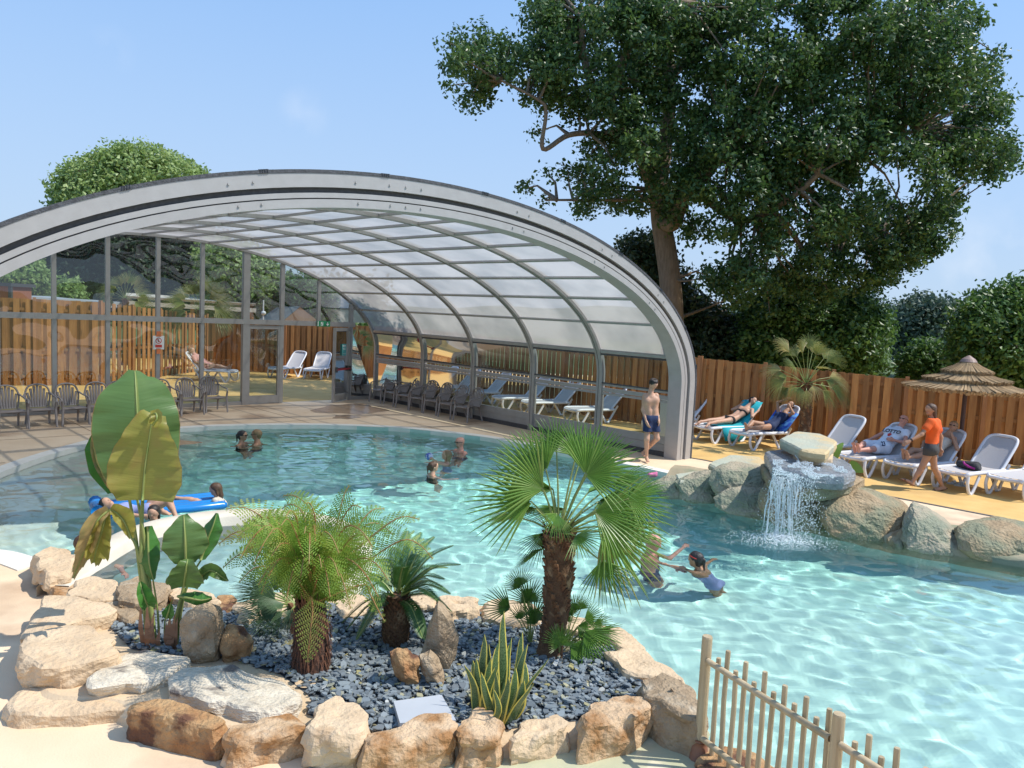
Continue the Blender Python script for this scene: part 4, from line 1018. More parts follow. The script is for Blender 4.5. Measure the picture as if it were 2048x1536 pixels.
def palm(name, label, base, top, r0, r1, fans, leafm, group=None, seed=1, boots=True, cat='palm', n=26, skirt=True, span=150, droop=.12):
    """fans: (hub, tip, normal or None, colour)"""
    rr = random.Random(seed); root = thing(name, base, label, cat, group)
    H = (top - base).length; mb = MB(base); N = 14; pts = []; rad = []
    for i in range(N + 1):
        t = i / N; p = base.lerp(top, t) + Vector((.03 * math.sin(t * 3.1) * H, 0, 0)); pts.append(p); rad.append(r0 + (r1 - r0) * t + (.03 * (1 - t) ** 6) + rr.uniform(-.004, .006))
    mb.tube(pts, rad, 16); mb.build('trunk', M['palm_trunk'], root, smooth=True)
    if boots:
        mb = MB(base); k = 0; nb = int(H / .028)
        for i in range(nb):
            t = i / nb
            for j in range(5):
                a = i * 2.4 + j * 6.28 / 5 + rr.uniform(-.15, .15); f = t * N; q = pts[min(int(f), N - 1)].lerp(pts[min(int(f) + 1, N)], f - int(f)); rd = r0 + (r1 - r0) * t
                o_ = Vector((math.cos(a), math.sin(a), 0)); tg = Vector((-o_.y, o_.x, 0)); L = rr.uniform(.03, .055) * (1 + .7 * t); wd_ = rr.uniform(.018, .03)
                c = q + o_ * rd * .96; tip = c + o_ * L * .55 + Vector((0, 0, L))
                mb.cr = rr.random()
                mb.add([c - tg * wd_, c + tg * wd_, tip + tg * wd_ * .45, tip - tg * wd_ * .45, c - tg * wd_ * .6 + Vector((0, 0, L * .9)), c + tg * wd_ * .6 + Vector((0, 0, L * .9))], [(0, 1, 2, 3), (3, 2, 5, 4), (0, 3, 4), (1, 5, 2)])
        mb.build('leaf_bases', M['boot'], root)
    if skirt:
        mb = MB(base)
        for i in range(150):
            a = rr.uniform(0, 6.28); o_ = Vector((math.cos(a), math.sin(a), 0)); z = rr.uniform(-.16, .12); L = rr.uniform(.08, .2)
            c = top + o_ * r1 * .9 + Vector((0, 0, z)); tip = c + o_ * L * rr.uniform(.2, .6) + Vector((0, 0, L * rr.uniform(-.3, .8)))
            tg = Vector((-o_.y, o_.x, 0)) * rr.uniform(.006, .02); mb.cr = rr.random(); mb.add([c - tg, c + tg, tip], [(0, 1, 2)])
        mb.build('dry_skirt', M['boot'], root)
    for hub, tip, nrm, rc in fans:
        d = (tip - hub); r = d.length; d.normalize()
        leaf = MB(base); fan(leaf, hub, d, nrm if nrm else (perp_up(d) + Vector((0, -.5, .2))), r, n=n, rc=rc, span=span, droop=droop, dead=.2)
        lo = leaf.build('leaf', leafm, root)
        pe = MB(base); a = top + (hub - top).normalized() * r1 * .4; mid = a.lerp(hub, .5) + Vector((0, 0, .05 * (hub - a).length)); pe.tube([a, mid, hub, hub + d * .03], [.011, .008, .006, .003], 5); pe.build('petiole', M['petiole'], lo)
    return root
# --- the fan palm in the middle, leaf by leaf
PY = W(1098, 1312, .13).y; pb = W(1098, 1312, .13); ptop = WD(1118, 1068, PY)
def zz7(x, y): return 860 + x * .3515, 820 + y * .3515
FL_ = [ # hub, tip in the enlarged view, depth of hub, of tip, colour, span
 ((885,360),(1000,60),-.10,-.05,.42), ((890,370),(1235,300),-.15,-.30,.40), ((905,345),(1130,160),-.05,.0,.38), ((830,260),(760,40),.1,.15,.40), ((660,340),(480,95),-.05,.05,.42),
 ((720,230),(590,40),.15,.25,.36), ((640,450),(310,265),-.10,-.20,.55), ((600,350),(400,130),.1,.2,.5), ((575,520),(185,515),-.1,-.2,.45), ((480,605),(290,640),.1,.15,.7),
 ((1125,505),(1385,555),-.1,-.15,.45), ((1120,490),(1350,420),.1,.15,.38), ((1040,420),(1290,370),.15,.3,.4), ((940,580),(1240,660),-.2,-.35,.42), ((1010,560),(1390,655),0,-.05,.5),
 ((990,660),(1285,900),-.15,-.25,.5), ((985,690),(1285,1010),-.05,-.1,.82), ((975,860),(1050,1100),-.25,-.3,.32), ((720,590),(700,730),-.35,-.55,.42), ((830,715),(965,800),-.25,-.5,.3),
 ((640,790),(480,890),.15,.15,.15), ((650,700),(560,880),.1,.1,.2), ((780,420),(640,160),-.15,-.25,.45), ((820,480),(700,250),-.2,-.35,.4), ((900,470),(1160,380),.2,.35,.3),
 ((700,450),(430,420),.1,.25,.3), ((960,520),(1180,530),.25,.5,.3), ((760,560),(540,620),.2,.45,.2), ((850,300),(880,50),.25,.45,.3), ((930,420),(1090,260),.3,.5,.3), ((600,560),(380,590),.15,.3,.35), ((1060,600),(1260,780),.1,.15,.4)]
FL = FL_[:22] + FL_[24:29] + FL_[30:]
fans = []
for (hx, hy), (tx, ty), dh, dt, rc in FL:
    hub = WD(*zz7(hx, hy), PY + dh); tip = WD(*zz7(tx, ty), PY + dt)
    d = (tip - hub).normalized(); out = (hub - ptop); out.z = 0
    nrm = Vector((0, -.75, .35)) if dh <= 0.05 else Vector((0, .5, .8))
    if d.z > .6: nrm = Vector((-.15 * (1 if hx < 800 else -1), -.9, .2))
    fans.append((hub, tip, nrm + Vector((rnd.uniform(-.25, .25), rnd.uniform(-.3, .3), rnd.uniform(-.2, .2))), rc))
palm('fan_palm', 'bushy fan palm with a shaggy brown trunk in the middle of the bed', pb, ptop, .085, .125, fans, M['palm'], seed=3, n=20, span=126, droop=.1)
def sucker(label, base_px, hubs, leafm=None, rc=.35, zb=.13, dy=0, n=16, span=120):
    b = W(*base_px, zb); root = thing('palm_offshoot', b, label, 'palm shoot', 'fan palm shoots at the trunk foot')
    for (hx, hy), (tx, ty), dd in hubs:
        hub = WD(*zz7(hx, hy), b.y + dd); tip = WD(*zz7(tx, ty), b.y + dd * 1.3)
        mb = MB(b); d = tip - hub; fan(mb, hub, d, Vector((rnd.uniform(-.4, .4), -.8, rnd.uniform(.1, .6))), d.length, n=n, span=span, rc=rc, droop=.05); lf = mb.build('leaf', leafm or M['palm'], root)
        mb = MB(b); mb.tube([b, b.lerp(hub, .5) + Vector((0, 0, .03)), hub], [.006, .005, .004], 5); mb.build('petiole', M['petiole'], lf)
sucker('dark slender shoots rising left of the palm trunk', (1062, 1290), [((515,1010),(430,930),.1), ((520,1000),(520,880),0), ((560,1090),(640,960),-.05), ((570,1100),(480,960),.05), ((590,1200),(655,1030),0), ((455,1130),(290,1060),.1), ((520,1190),(500,1080),-.1), ((600,1220),(560,1080),-.05)], rc=.12)
sucker('low green shoots spreading right of the palm trunk', (1130, 1300), [((800,1170),(790,1040),.1), ((860,1130),(900,1050),.1), ((880,1190),(1010,1160),.05), ((930,1220),(1050,1240),0), ((840,1230),(980,1300),-.1), ((960,1250),(1090,1340),-.05), ((820,1140),(850,1040),0), ((880,1260),(1040,1440),-.15), ((800,1340),(960,1450),-.2), ((760,1200),(830,1110),.1)], rc=.35)
sucker('small bright shoot in front of the palm trunk', (1118, 1315), [((740,1330),(700,1210),-.15), ((745,1335),(790,1250),-.2), ((740,1340),(760,1220),-.1), ((735,1345),(680,1290),-.2)], rc=.5)
# --- feathery fronds
def frond(mb, stem, pts, width, npin=26, pinn=True, wfac=.22, droop=.15, rc=.5, nrm=None, tipw=.0):
    """bipinnate or pinnate frond along a curve"""
    P = cat_rom(pts, 10); L = [0]
    for a, b in zip(P, P[1:]): L.append(L[-1] + (b - a).length)
    T = L[-1]
    stem.tube(P[::3] + [P[-1]], [.008 * (1 - .8 * i / (len(P[::3]))) + .0015 for i in range(len(P[::3]) + 1)], 5)
    k = 0
    for i in range(npin):
        s_ = T * (.10 + .89 * i / (npin - 1)); 
        while k < len(L) - 2 and L[k + 1] < s_: k += 1
        u = (s_ - L[k]) / max(1e-6, L[k + 1] - L[k]); c = P[k].lerp(P[k + 1], u); tan = (P[k + 1] - P[k]).normalized()
        up = nrm if nrm else perp_up(tan); side0 = tan.cross(up).normalized(); up = side0.cross(tan)
        t = s_ / T; ln = width * (.45 + .55 * min(1, t / .3)) * (1 - t ** 2.6) ** .8 + .012
        for sg in (-1, 1):
            v = (side0 * sg + tan * (.45 + .3 * t) ).normalized(); mb.cr = min(.99, max(.01, rc + rnd.uniform(-.15, .15) + .2 * t))
            if not pinn:
                w_ = wfac * .05; e = c + v * ln + up * (-droop * ln * .3 + .10 * ln); m_ = c + v * ln * .5 + up * .09 * ln
                tt = tan * w_
                mb.add([c - tt * .6, c + tt * .6, m_ + tt, m_ - tt, e], [(0, 1, 2, 3), (3, 2, 4)]); continue
            npn = max(4, int(ln / .0165)); pw = min(.03, .46 * T / npin) * min(1, ln / .1 + .3)
            for j in range(npn):
                q = j / npn; pc = c + v * ln * q - up * droop * ln * q * q; fall = (1 - q) ** .6 * pw + .003
                v2 = v - up * droop * 2 * q
                cr2 = v2.cross(up).normalized()
                for s2 in (-1, 1):
                    d2 = (cr2 * s2 * .93 + v * .36); tip = pc + d2 * fall; a_ = v * ln / npn * .42
                    mb.add([pc - a_ * .6, pc + a_, tip + a_ * .35, tip - a_ * .1], [(0, 1, 2, 3)])
def z6(x, y): return 420 + x * .293, 930 + y * .293
# tree fern
tb = W(622, 1338, .13); TY = tb.y; tt_ = WD(622, 1212, TY)
root = thing('tree_fern', tb, 'tall tree fern with a dark fibrous trunk and arching yellow green fronds', 'fern')
mb = MB(tb); pts = [tb.lerp(tt_, i / 8) for i in range(9)]; mb.tube([tb - Vector((0, 0, .05))] + pts, [.165] + [.155 - .005 * i for i in range(9)], 18); mb.build('trunk', M['fern_trunk'], root, smooth=True)
mb = MB(tb)
for i in range(500):
    a = rnd.uniform(0, 6.28); z = rnd.uniform(0, 1); o_ = Vector((math.cos(a), math.sin(a), 0)); c = tb.lerp(tt_, z) + o_ * .15; tg = Vector((-o_.y, o_.x, 0)) * .006
    L_ = rnd.uniform(.04, .10); mb.cr = rnd.random() * .5; mb.add([c - tg, c + tg, c + o_ * rnd.uniform(.005, .03) - Vector((0, 0, L_))], [(0, 1, 2)])
for i in range(60):
    a = rnd.uniform(0, 6.28); o_ = Vector((math.cos(a), math.sin(a), 0)); c = tt_ + o_ * .1; mb.cr = .9; tg = Vector((-o_.y, o_.x, 0)) * .012; mb.add([c - tg, c + tg, c + o_ * .05 + Vector((0, 0, rnd.uniform(.08, .2)))], [(0, 1, 2)])
mb.build('trunk_fibre', mat('reddish_fibre', (.085, .035, .02), (.17, .07, .035), 20, .9), root)
FR = [ # tip, mid in the enlarged view + depth shifts, colour, width
 ((110,300),(400,400),-.1,.75,.20), ((60,540),(330,470),.0,.8,.18), ((240,620),(480,470),-.35,.85,.18), ((490,300),(640,340),.25,.6,.19), ((500,210),(700,330),.5,.55,.19),
 ((950,140),(860,420),.1,.45,.19), ((1030,290),(900,380),-.15,.5,.19), ((1190,300),(1000,430),.3,.45,.19), ((1430,370),(1150,450),.05,.55,.18), ((1520,640),(1290,520),.1,.5,.18),
 ((1220,790),(1010,640),-.35,.6,.20), ((720,520),(700,430),-.5,.8,.22), ((90,700),(350,600),.35,.3,.18), ((880,600),(760,470),-.55,.6,.2), ((350,880),(480,640),-.35,.5,.17),
 ((1110,560),(960,500),-.35,.65,.17), ((260,440),(480,380),.3,.6,.18), ((1250,480),(1050,420),.5,.3,.18), ((660,260),(720,400),-.1,.6,.18), ((420,620),(560,560),-.5,.7,.17), ((1040,700),(900,560),.0,.4,.18), ((200,800),(420,700),.1,.25,.16)]
for tx_, ty_ in ((330, 820), (520, 930), (820, 900), (960, 980), (400, 760), (880, 760), (1150, 900), (620, 760), (760, 700)): FR.append(((tx_, ty_), ((tx_ + 690) / 2, 640), -.45, rnd.uniform(.3, .8), .19))
for k_ in range(14):
    a_ = rnd.uniform(0, 6.28); r_ = rnd.uniform(420, 640); hx = 690 + r_ * math.cos(a_); FR.append(((hx, rnd.uniform(330, 720)), (690 + r_ * .55 * math.cos(a_), rnd.uniform(380, 500)), .9 * math.sin(a_) * rnd.uniform(.5, 1), rnd.uniform(.2, .7), .18))
for (tx, ty), (mx_, my_), dd, rc, wd_ in FR:
    a = tt_ + Vector((rnd.uniform(-.06, .06), rnd.uniform(-.06, .06), .02)); mdp = WD(*z6(mx_, my_), TY + dd * .65); tip = WD(*z6(tx, ty), TY + dd * 1.15)
    q1 = a.lerp(mdp, .5) + Vector((0, 0, .04)); q3 = mdp.lerp(tip, .55) + Vector((0, 0, .06))
    mb = MB(tb); st_ = MB(tb); frond(mb, st_, [a, q1, mdp, q3, tip], wd_ * 1.05, npin=24, rc=rc - .1, droop=.3, nrm=Vector((rnd.uniform(-.35, .35), -.75, .75)).normalized())
    fo = mb.build('frond', M['fern'], root); st_.build('rachis', M['fern_stem'], fo)
# frond hanging in front of the trunk, and a half dead one
for pts, rc, wd_ in (([(690,900),(700,1000),(685,1150),(665,1340)], .75, .165), ([(1000,880),(1060,950),(1110,1050),(1160,1140)], .6, .10)):
    P3 = [WD(*z6(x, y), TY - .22 - .04 * i) for i, (x, y) in enumerate(pts)]
    if rc == .6: P3 = [p + Vector((0, .2, 0)) for p in P3]
    mb = MB(tb); st_ = MB(tb); frond(mb, st_, [tt_ + Vector((0, -.1, .04))] + P3, wd_, npin=16, rc=rc, droop=.1, nrm=Vector((0, -1, .25)).normalized()); fo = mb.build('frond', M['fern'], root); st_.build('rachis', M['fern_stem'], fo)
# cycad
cb = W(790, 1288, .13); CY = cb.y; ct = WD(795, 1190, CY)
root = thing('cycad', cb, 'dark green cycad with stiff feathered leaves right of the tree fern', 'cycad')
mb = MB(cb); mb.tube([cb - Vector((0, 0, .03)), cb.lerp(ct, .3), cb.lerp(ct, .7), ct], [.10, .12, .115, .09], 16); mb.build('trunk', M['palm_trunk'], root, smooth=True)
mb = MB(cb)
for i in range(260):
    a = i * 2.4; z = i / 260; o_ = Vector((math.cos(a), math.sin(a), 0)); c = cb.lerp(ct, z) + o_ * .108; tg = Vector((-o_.y, o_.x, 0)) * .014; mb.cr = rnd.random(); mb.add([c - tg, c + tg, c + o_ * .03 + Vector((0, 0, .045)), ], [(0, 1, 2)])
mb.build('leaf_bases', M['boot'], root)
CT = [(1660,550,.1),(1710,680,0),(1530,490,.3),(1440,460,.4),(1350,450,.45),(1640,880,-.1),(1600,780,-.2),(1560,930,-.3),(1090,850,.1),(1000,800,.2),(930,1130,.1),(1000,1190,-.2),(1500,600,.5),(1450,1180,-.3),(1650,1000,.1),(1250,560,.5),(1150,640,.4),(1470,1090,.15),(1620,700,.3),(1100,1000,-.3),(1480,1200,-.1),(900,1080,.3),(1330,700,-.35),(1590,830,.3)]
for tx, ty, dd in CT:
    tip = WD(*z6(tx, ty), CY + dd); a = ct + (tip - ct).normalized() * .05; mid = a.lerp(tip, .5) + Vector((0, 0, .09))
    mb = MB(cb); st_ = MB(cb); frond(mb, st_, [a, mid, tip], .105, npin=46, pinn=False, rc=rnd.uniform(.25, .6), wfac=.10); fo = mb.build('frond', M['cycad'], root); st_.build('rachis', M['petiole'], fo)
# blue green fan palm behind the fern
sb = W(590, 1262, .13); st0 = WD(592, 1212, sb.y)
F2 = []
for tx, ty, dd in [(170,830,-.1),(150,760,.1),(170,900,-.2),(180,1000,-.2),(250,700,.2),(200,1090,-.3),(350,650,.3),(500,1100,-.3),(300,1150,-.3),(470,1200,-.3),(330,980,-.35)]:
    tip = WD(*z6(tx, ty), sb.y + dd); hub = st0.lerp(tip, .34) + Vector((0, 0, .03)); F2.append((hub, tip, Vector((rnd.uniform(-.3, .3), -.7, .6)), rnd.uniform(.1, .7)))
palm('fan_palm', 'small blue green fan palm with thin fingers behind the tree fern trunk', sb, st0, .05, .06, F2, M['palm_grey'], seed=8, n=20, span=85, skirt=False, droop=.05)
# --- snake plant
m, n, l, b = nodes('snake_plant_leaf'); M['snake'] = m
tcn = n.new('ShaderNodeUVMap'); sx = n.new('ShaderNodeSeparateXYZ'); l.new(tcn.outputs[0], sx.inputs[0])
ms = n.new('ShaderNodeMath'); ms.operation = 'SUBTRACT'; ms.inputs[1].default_value = .5; l.new(sx.outputs[0], ms.inputs[0])
ma = n.new('ShaderNodeMath'); ma.operation = 'ABSOLUTE'; l.new(ms.outputs[0], ma.inputs[0])
mr = n.new('ShaderNodeMapRange'); mr.inputs[1].default_value = .34; mr.inputs[2].default_value = .38; l.new(ma.outputs[0], mr.inputs[0])
wv = n.new('ShaderNodeTexNoise'); wv.inputs['Scale'].default_value = 26; mpn = n.new('ShaderNodeMapping'); mpn.inputs['Scale'].default_value = (.5, 2.2, 1); l.new(tcn.outputs[0], mpn.inputs[0]); l.new(mpn.outputs[0], wv.inputs[0])
m1 = n.new('ShaderNodeMix'); m1.data_type = 'RGBA'; m1.inputs[6].default_value = (.03, .075, .022, 1); m1.inputs[7].default_value = (.12, .19, .075, 1)
mr2 = n.new('ShaderNodeMapRange'); mr2.inputs[1].default_value = .42; mr2.inputs[2].default_value = .58; l.new(wv.outputs[0], mr2.inputs[0]); l.new(mr2.outputs[0], m1.inputs[0])
m2 = n.new('ShaderNodeMix'); m2.data_type = 'RGBA'; m2.inputs[7].default_value = (.62, .52, .10, 1); l.new(m1.outputs[2], m2.inputs[6]); l.new(mr.outputs[0], m2.inputs[0]); l.new(m2.outputs[2], b.inputs['Base Color']); b.inputs['Roughness'].default_value = .35
sbp = W(985, 1432, .13); root = thing('snake_plant', sbp, 'clump of snake plant with yellow edged upright leaves', 'plant')
def z8(x, y): return 600 + x * .41, 1180 + y * .41
SN = [((985,420),(1000,100),.15,.05),((900,430),(895,212),.1,.05),((1010,400),(1092,200),.2,.045),((870,560),(803,362),-.05,.045),((900,560),(965,345),-.1,.05),((935,430),(925,262),.15,.045),((1010,420),(1118,262),.1,.045),((1000,590),(1135,450),-.18,.055),((990,600),(1060,378),-.1,.06),((965,560),(965,402),-.15,.04),((940,560),(952,482),-.25,.035),((1040,480),(1105,350),.0,.05),((860,480),(862,330),.0,.045),((980,380),(1030,230),.25,.04),((930,560),(880,400),-.15,.045),((1010,600),(1100,440),-.15,.06),((950,590),(1010,420),-.2,.05),((885,520),(845,340),.05,.05),((1000,500),(1210,330),.0,.025),((960,480),(980,240),.05,.055),((915,500),(940,330),0,.05)]
for (bx, by), (tx, ty), dd, wd_ in SN:
    a = WD(*z8(bx, by), sbp.y + dd * .6); a.z = .10; tip = WD(*z8(tx, ty), sbp.y + dd); mb = MB(sbp); N = 9; vs = []; uv = []
    side = Vector((1, rnd.uniform(-.5, .5), 0)).normalized(); tw = rnd.uniform(-.5, .5); bow = Vector((rnd.uniform(-.03, .03), -.03, 0))
    for i in range(N):
        t = i / (N - 1); c = a.lerp(tip, t) + bow * math.sin(t * math.pi) + Vector((.010 * math.sin(7 * t + bx), 0, 0)); hw = wd_ * .78 * (math.sin(math.pi * min(1, .25 + t * .75)) ** .6) * (1 if t < .98 else .02)
        sd_ = Matrix.Rotation(tw * t, 3, 'Z') @ side; ff = sd_.cross(Vector((0, 0, 1))) * .35
        vs += [c - sd_ * hw - ff * hw, c, c + sd_ * hw - ff * hw]; uv += [(0, t), (.5, t), (1, t)]
    mb.add(vs, [(3 * i, 3 * i + 1, 3 * i + 4, 3 * i + 3) for i in range(N - 1)] + [(3 * i + 1, 3 * i + 2, 3 * i + 5, 3 * i + 4) for i in range(N - 1)], uv); mb.build('leaf', M['snake'], root, smooth=True)
# --- giant bird of paradise with big banana-like blades
def blade_mat(name, base, mid, edge, trans=.35):
    m, n, l, b = nodes(name); uvn = n.new('ShaderNodeUVMap'); sx = n.new('ShaderNodeSeparateXYZ'); l.new(uvn.outputs[0], sx.inputs[0])
    s1 = n.new('ShaderNodeMath'); s1.operation = 'SUBTRACT'; s1.inputs[1].default_value = .5; l.new(sx.outputs[0], s1.inputs[0]); ab = n.new('ShaderNodeMath'); ab.operation = 'ABSOLUTE'; l.new(s1.outputs[0], ab.inputs[0])
    # veins run out from the midrib: v - k*|u|
    mm_ = n.new('ShaderNodeMath'); mm_.operation = 'MULTIPLY_ADD'; mm_.inputs[1].default_value = -.12; l.new(ab.outputs[0], mm_.inputs[0]); l.new(sx.outputs[1], mm_.inputs[2])
    cmb = n.new('ShaderNodeCombineXYZ'); l.new(mm_.outputs[0], cmb.inputs[1]); l.new(ab.outputs[0], cmb.inputs[0])
    mp_ = n.new('ShaderNodeMapping'); mp_.inputs['Scale'].default_value = (1.2, 60, 1); l.new(cmb.outputs[0], mp_.inputs[0])
    nv = n.new('ShaderNodeTexNoise'); nv.inputs['Scale'].default_value = 1.0; nv.inputs['Detail'].default_value = 3; l.new(mp_.outputs[0], nv.inputs[0])
    nb_ = n.new('ShaderNodeTexNoise'); nb_.inputs['Scale'].default_value = 3.5; l.new(uvn.outputs[0], nb_.inputs[0])
    c1 = n.new('ShaderNodeMix'); c1.data_type = 'RGBA'; c1.inputs[6].default_value = (*base, 1); c1.inputs[7].default_value = (*[x * 1.35 + .01 for x in base], 1); l.new(nv.outputs[0], c1.inputs[0])
    cx = n.new('ShaderNodeMix'); cx.data_type = 'RGBA'; cx.inputs[7].default_value = (*edge, 1); rr_ = n.new('ShaderNodeMapRange'); rr_.inputs[1].default_value = .45; rr_.inputs[2].default_value = .75; l.new(nb_.outputs[0], rr_.inputs[0]); l.new(rr_.outputs[0], cx.inputs[0]); l.new(c1.outputs[2], cx.inputs[6])
    cm_ = n.new('ShaderNodeMix'); cm_.data_type = 'RGBA'; cm_.inputs[7].default_value = (*mid, 1); r2 = n.new('ShaderNodeMapRange'); r2.inputs[1].default_value = .035; r2.inputs[2].default_value = .018; l.new(ab.outputs[0], r2.inputs[0]); l.new(r2.outputs[0], cm_.inputs[0]); l.new(cx.outputs[2], cm_.inputs[6])
    be = n.new('ShaderNodeMix'); be.data_type = 'RGBA'; be.inputs[7].default_value = (.30, .17, .06, 1); r3 = n.new('ShaderNodeMapRange'); r3.inputs[1].default_value = .488; r3.inputs[2].default_value = .5; l.new(ab.outputs[0], r3.inputs[0]); l.new(r3.outputs[0], be.inputs[0]); l.new(cm_.outputs[2], be.inputs[6])
    l.new(be.outputs[2], b.inputs['Base Color']); b.inputs['Roughness'].default_value = .34
    bp = n.new('ShaderNodeBump'); bp.inputs['Strength'].default_value = .5; bp.inputs['Distance'].default_value = .006; l.new(nv.outputs[0], bp.inputs['Height']); l.new(bp.outputs[0], b.inputs['Normal'])
    tr = n.new('ShaderNodeBsdfTranslucent'); hv = n.new('ShaderNodeHueSaturation'); hv.inputs['Value'].default_value = 1.5; l.new(be.outputs[2], hv.inputs['Color']); l.new(hv.outputs[0], tr.inputs[0])
    q_ = n.new('ShaderNodeMixShader'); q_.inputs[0].default_value = trans; l.new(b.outputs[0], q_.inputs[1]); l.new(tr.outputs[0], q_.inputs[2]); l.new(q_.outputs[0], n['Material Output'].inputs[0])
    return m
M['blade'] = blade_mat('broad_green_leaf', (.085, .155, .04), (.22, .27, .07), (.12, .20, .055), .28)
M['blade_y'] = blade_mat('yellowing_leaf', (.25, .24, .05), (.32, .30, .07), (.33, .25, .07), .4)
M['blade_d'] = blade_mat('dark_glossy_leaf', (.05, .16, .03), (.14, .25, .06), (.07, .20, .035), .25)
M['blade_b'] = blade_mat('withered_leaf', (.34, .24, .10), (.40, .27, .12), (.24, .24, .08), .35)
BY = W(300, 1292, .13).y; bb_ = W(300, 1292, .13)
plant = thing('banana_plant', bb_, 'tall banana-like plant with huge upright leaves at the left of the bed', 'plant')
def z4(x, y): return x * .3418, 730 + y * .3418
def blade(name, mid, wl, wr, m, fold=.10, parent=plant, nst=26, off=None, dy0=0.0, wav=.012, seed=0):
    """leaf blade: midrib pixels (x,y,dy); half widths in pixels, interpolated along it"""
    P = cat_rom([WD(x, y, BY + dy0 + d) for x, y, d in mid], 12); L = np.array([0] + list(np.cumsum([(b_ - a).length for a, b_ in zip(P, P[1:])]))); T = L[-1]
    mb = MB(off if off is not None else (parent.location if parent else bb_)); vs = []; uv = []; NA = 9; K = BY / FPX
    for i in range(nst + 1):
        t = i / nst; s_ = t * T; k = min(int(np.searchsorted(L, s_, 'right')) - 1, len(P) - 2); u = (s_ - L[k]) / (L[k + 1] - L[k]); c = P[k].lerp(P[k + 1], u); tan = (P[k + 1] - P[k]).normalized()
        view = Vector((c.x, c.y, c.z - 3)).normalized(); side = tan.cross(view).normalized(); nr = side.cross(tan).normalized()
        if nr.y > 0: nr = -nr
        a = np.interp(t, np.linspace(0, 1, len(wl)), wl) * K; b_ = np.interp(t, np.linspace(0, 1, len(wr)), wr) * K
        for j in range(-NA, NA + 1):
            q = j / NA; wd_ = (a if q < 0 else b_); x_ = q * wd_
            z_ = fold * (abs(q) ** 1.3 - .0) * wd_ * (3 if abs(fold) > .3 else 2) * .8 + wav * math.sin(t * 23 + seed + (2 if q > 0 else 0)) * abs(q) ** 2 + .5 * wav * math.sin(t * 61 + seed * 3 + q) * abs(q)
            vs.append(c + side * x_ + nr * z_); uv.append((.5 + q * .5, t))
    W_ = 2 * NA + 1
    mb.add(vs, [(i * W_ + j, i * W_ + j + 1, (i + 1) * W_ + j + 1, (i + 1) * W_ + j) for i in range(nst) for j in range(W_ - 1)], uv)
    o = mb.build(name, m, parent, smooth=True)
    st_ = MB(parent.location); st_.tube([p + Vector((0, -.006, 0)) for p in P[::4]], [.011 * (1 - .75 * i / len(P[::4])) for i in range(len(P[::4]))], 6); st_.build('midrib', M['petiole'], o, smooth=True)
    return o
# side vector sign: wl is the half width on the side = tan x view
blade('leaf', [(282, 985, .10), (279, 900, .10), (275, 830, .09), (272, 770, .16), (270, 741, .26)], [40, 62, 72, 78, 80, 78, 70, 52, 12], [44, 66, 78, 84, 86, 83, 74, 54, 12], M['blade'], -.09, seed=1, wav=.02)
blade('leaf', [(285, 1000, -.06), (290, 940, -.08), (297, 890, -.10), (303, 850, -.13), (310, 828, -.08)], [56, 70, 68, 56, 38, 20], [46, 66, 68, 60, 46, 22], M['blade_y'], .12, seed=2, wav=.022)
blade('leaf', [(306, 850, -.14), (314, 838, -.20), (312, 826, -.17), (300, 832, -.12)], [6, 10, 9, 2], [6, 12, 9, 2], M['blade_y'], .3, seed=3, nst=8)
blade('leaf', [(226, 985, .2), (208, 930, .24), (200, 880, .3), (205, 850, .34)], [14, 24, 24, 4], [10, 30, 30, 5], M['blade_d'], .2, seed=4)
blade('leaf', [(222, 975, .16), (196, 925, .2), (188, 880, .22), (196, 850, .26)], [4, 10, 9, 2], [6, 9, 8, 2], M['blade_b'], .3, seed=5)
blade('leaf', [(296, 1052, .02), (297, 1090, -.02), (300, 1130, -.05), (308, 1160, -.03)], [6, 16, 20, 4], [8, 22, 20, 4], M['blade_d'], -.4, seed=6)
blade('leaf', [(262, 1075, -.15), (250, 1045, -.2), (232, 1024, -.22), (219, 1020, -.25)], [4, 14, 22, 12], [4, 10, 14, 8], M['blade_y'], .4, seed=7)
blade('leaf', [(219, 1020, -.25), (196, 1040, -.3), (180, 1080, -.3), (162, 1120, -.28), (147, 1156, -.26)], [10, 22, 18, 10, 3], [6, 12, 14, 9, 2], M['blade_b'], .5, seed=8, wav=.03)
blade('leaf', [(214, 1025, -.24), (205, 1060, -.26), (193, 1100, -.25), (188, 1125, -.22)], [8, 18, 20, 4], [6, 18, 26, 4], M['blade_y'], .5, seed=9, wav=.035)
blade('leaf', [(372, 1128, -.02), (371, 1085, -.03), (369, 1050, .0), (368, 1029, .05)], [18, 46, 38, 6], [20, 46, 40, 6], M['blade'], -.07, seed=10)
blade('leaf', [(402, 1120, .15), (415, 1080, .18), (427, 1050, .2), (434, 1026, .24)], [8, 22, 22, 3], [8, 18, 16, 3], M['blade_d'], -.5, seed=11)
blade('leaf', [(368, 1174, -.08), (371, 1150, -.14), (374, 1128, -.16), (376, 1118, -.12)], [22, 38, 26, 4], [22, 36, 28, 5], M['blade'], .15, seed=12)
blade('leaf', [(398, 1158, .0), (420, 1140, -.02), (440, 1150, -.02), (456, 1162, .0)], [6, 14, 12, 2], [4, 14, 12, 2], M['blade'], .4, seed=13, wav=.02)
blade('leaf', [(296, 1212, -.1), (290, 1196, -.14), (284, 1178, -.14), (281, 1164, -.12)], [10, 18, 14, 3], [8, 14, 12, 3], M['blade_d'], .5, seed=14)
blade('leaf', [(356, 1192, -.08), (380, 1196, -.12), (404, 1200, -.12), (424, 1196, -.1)], [4, 10, 12, 3], [4, 14, 16, 3], M['blade_d'], -.4, seed=15)
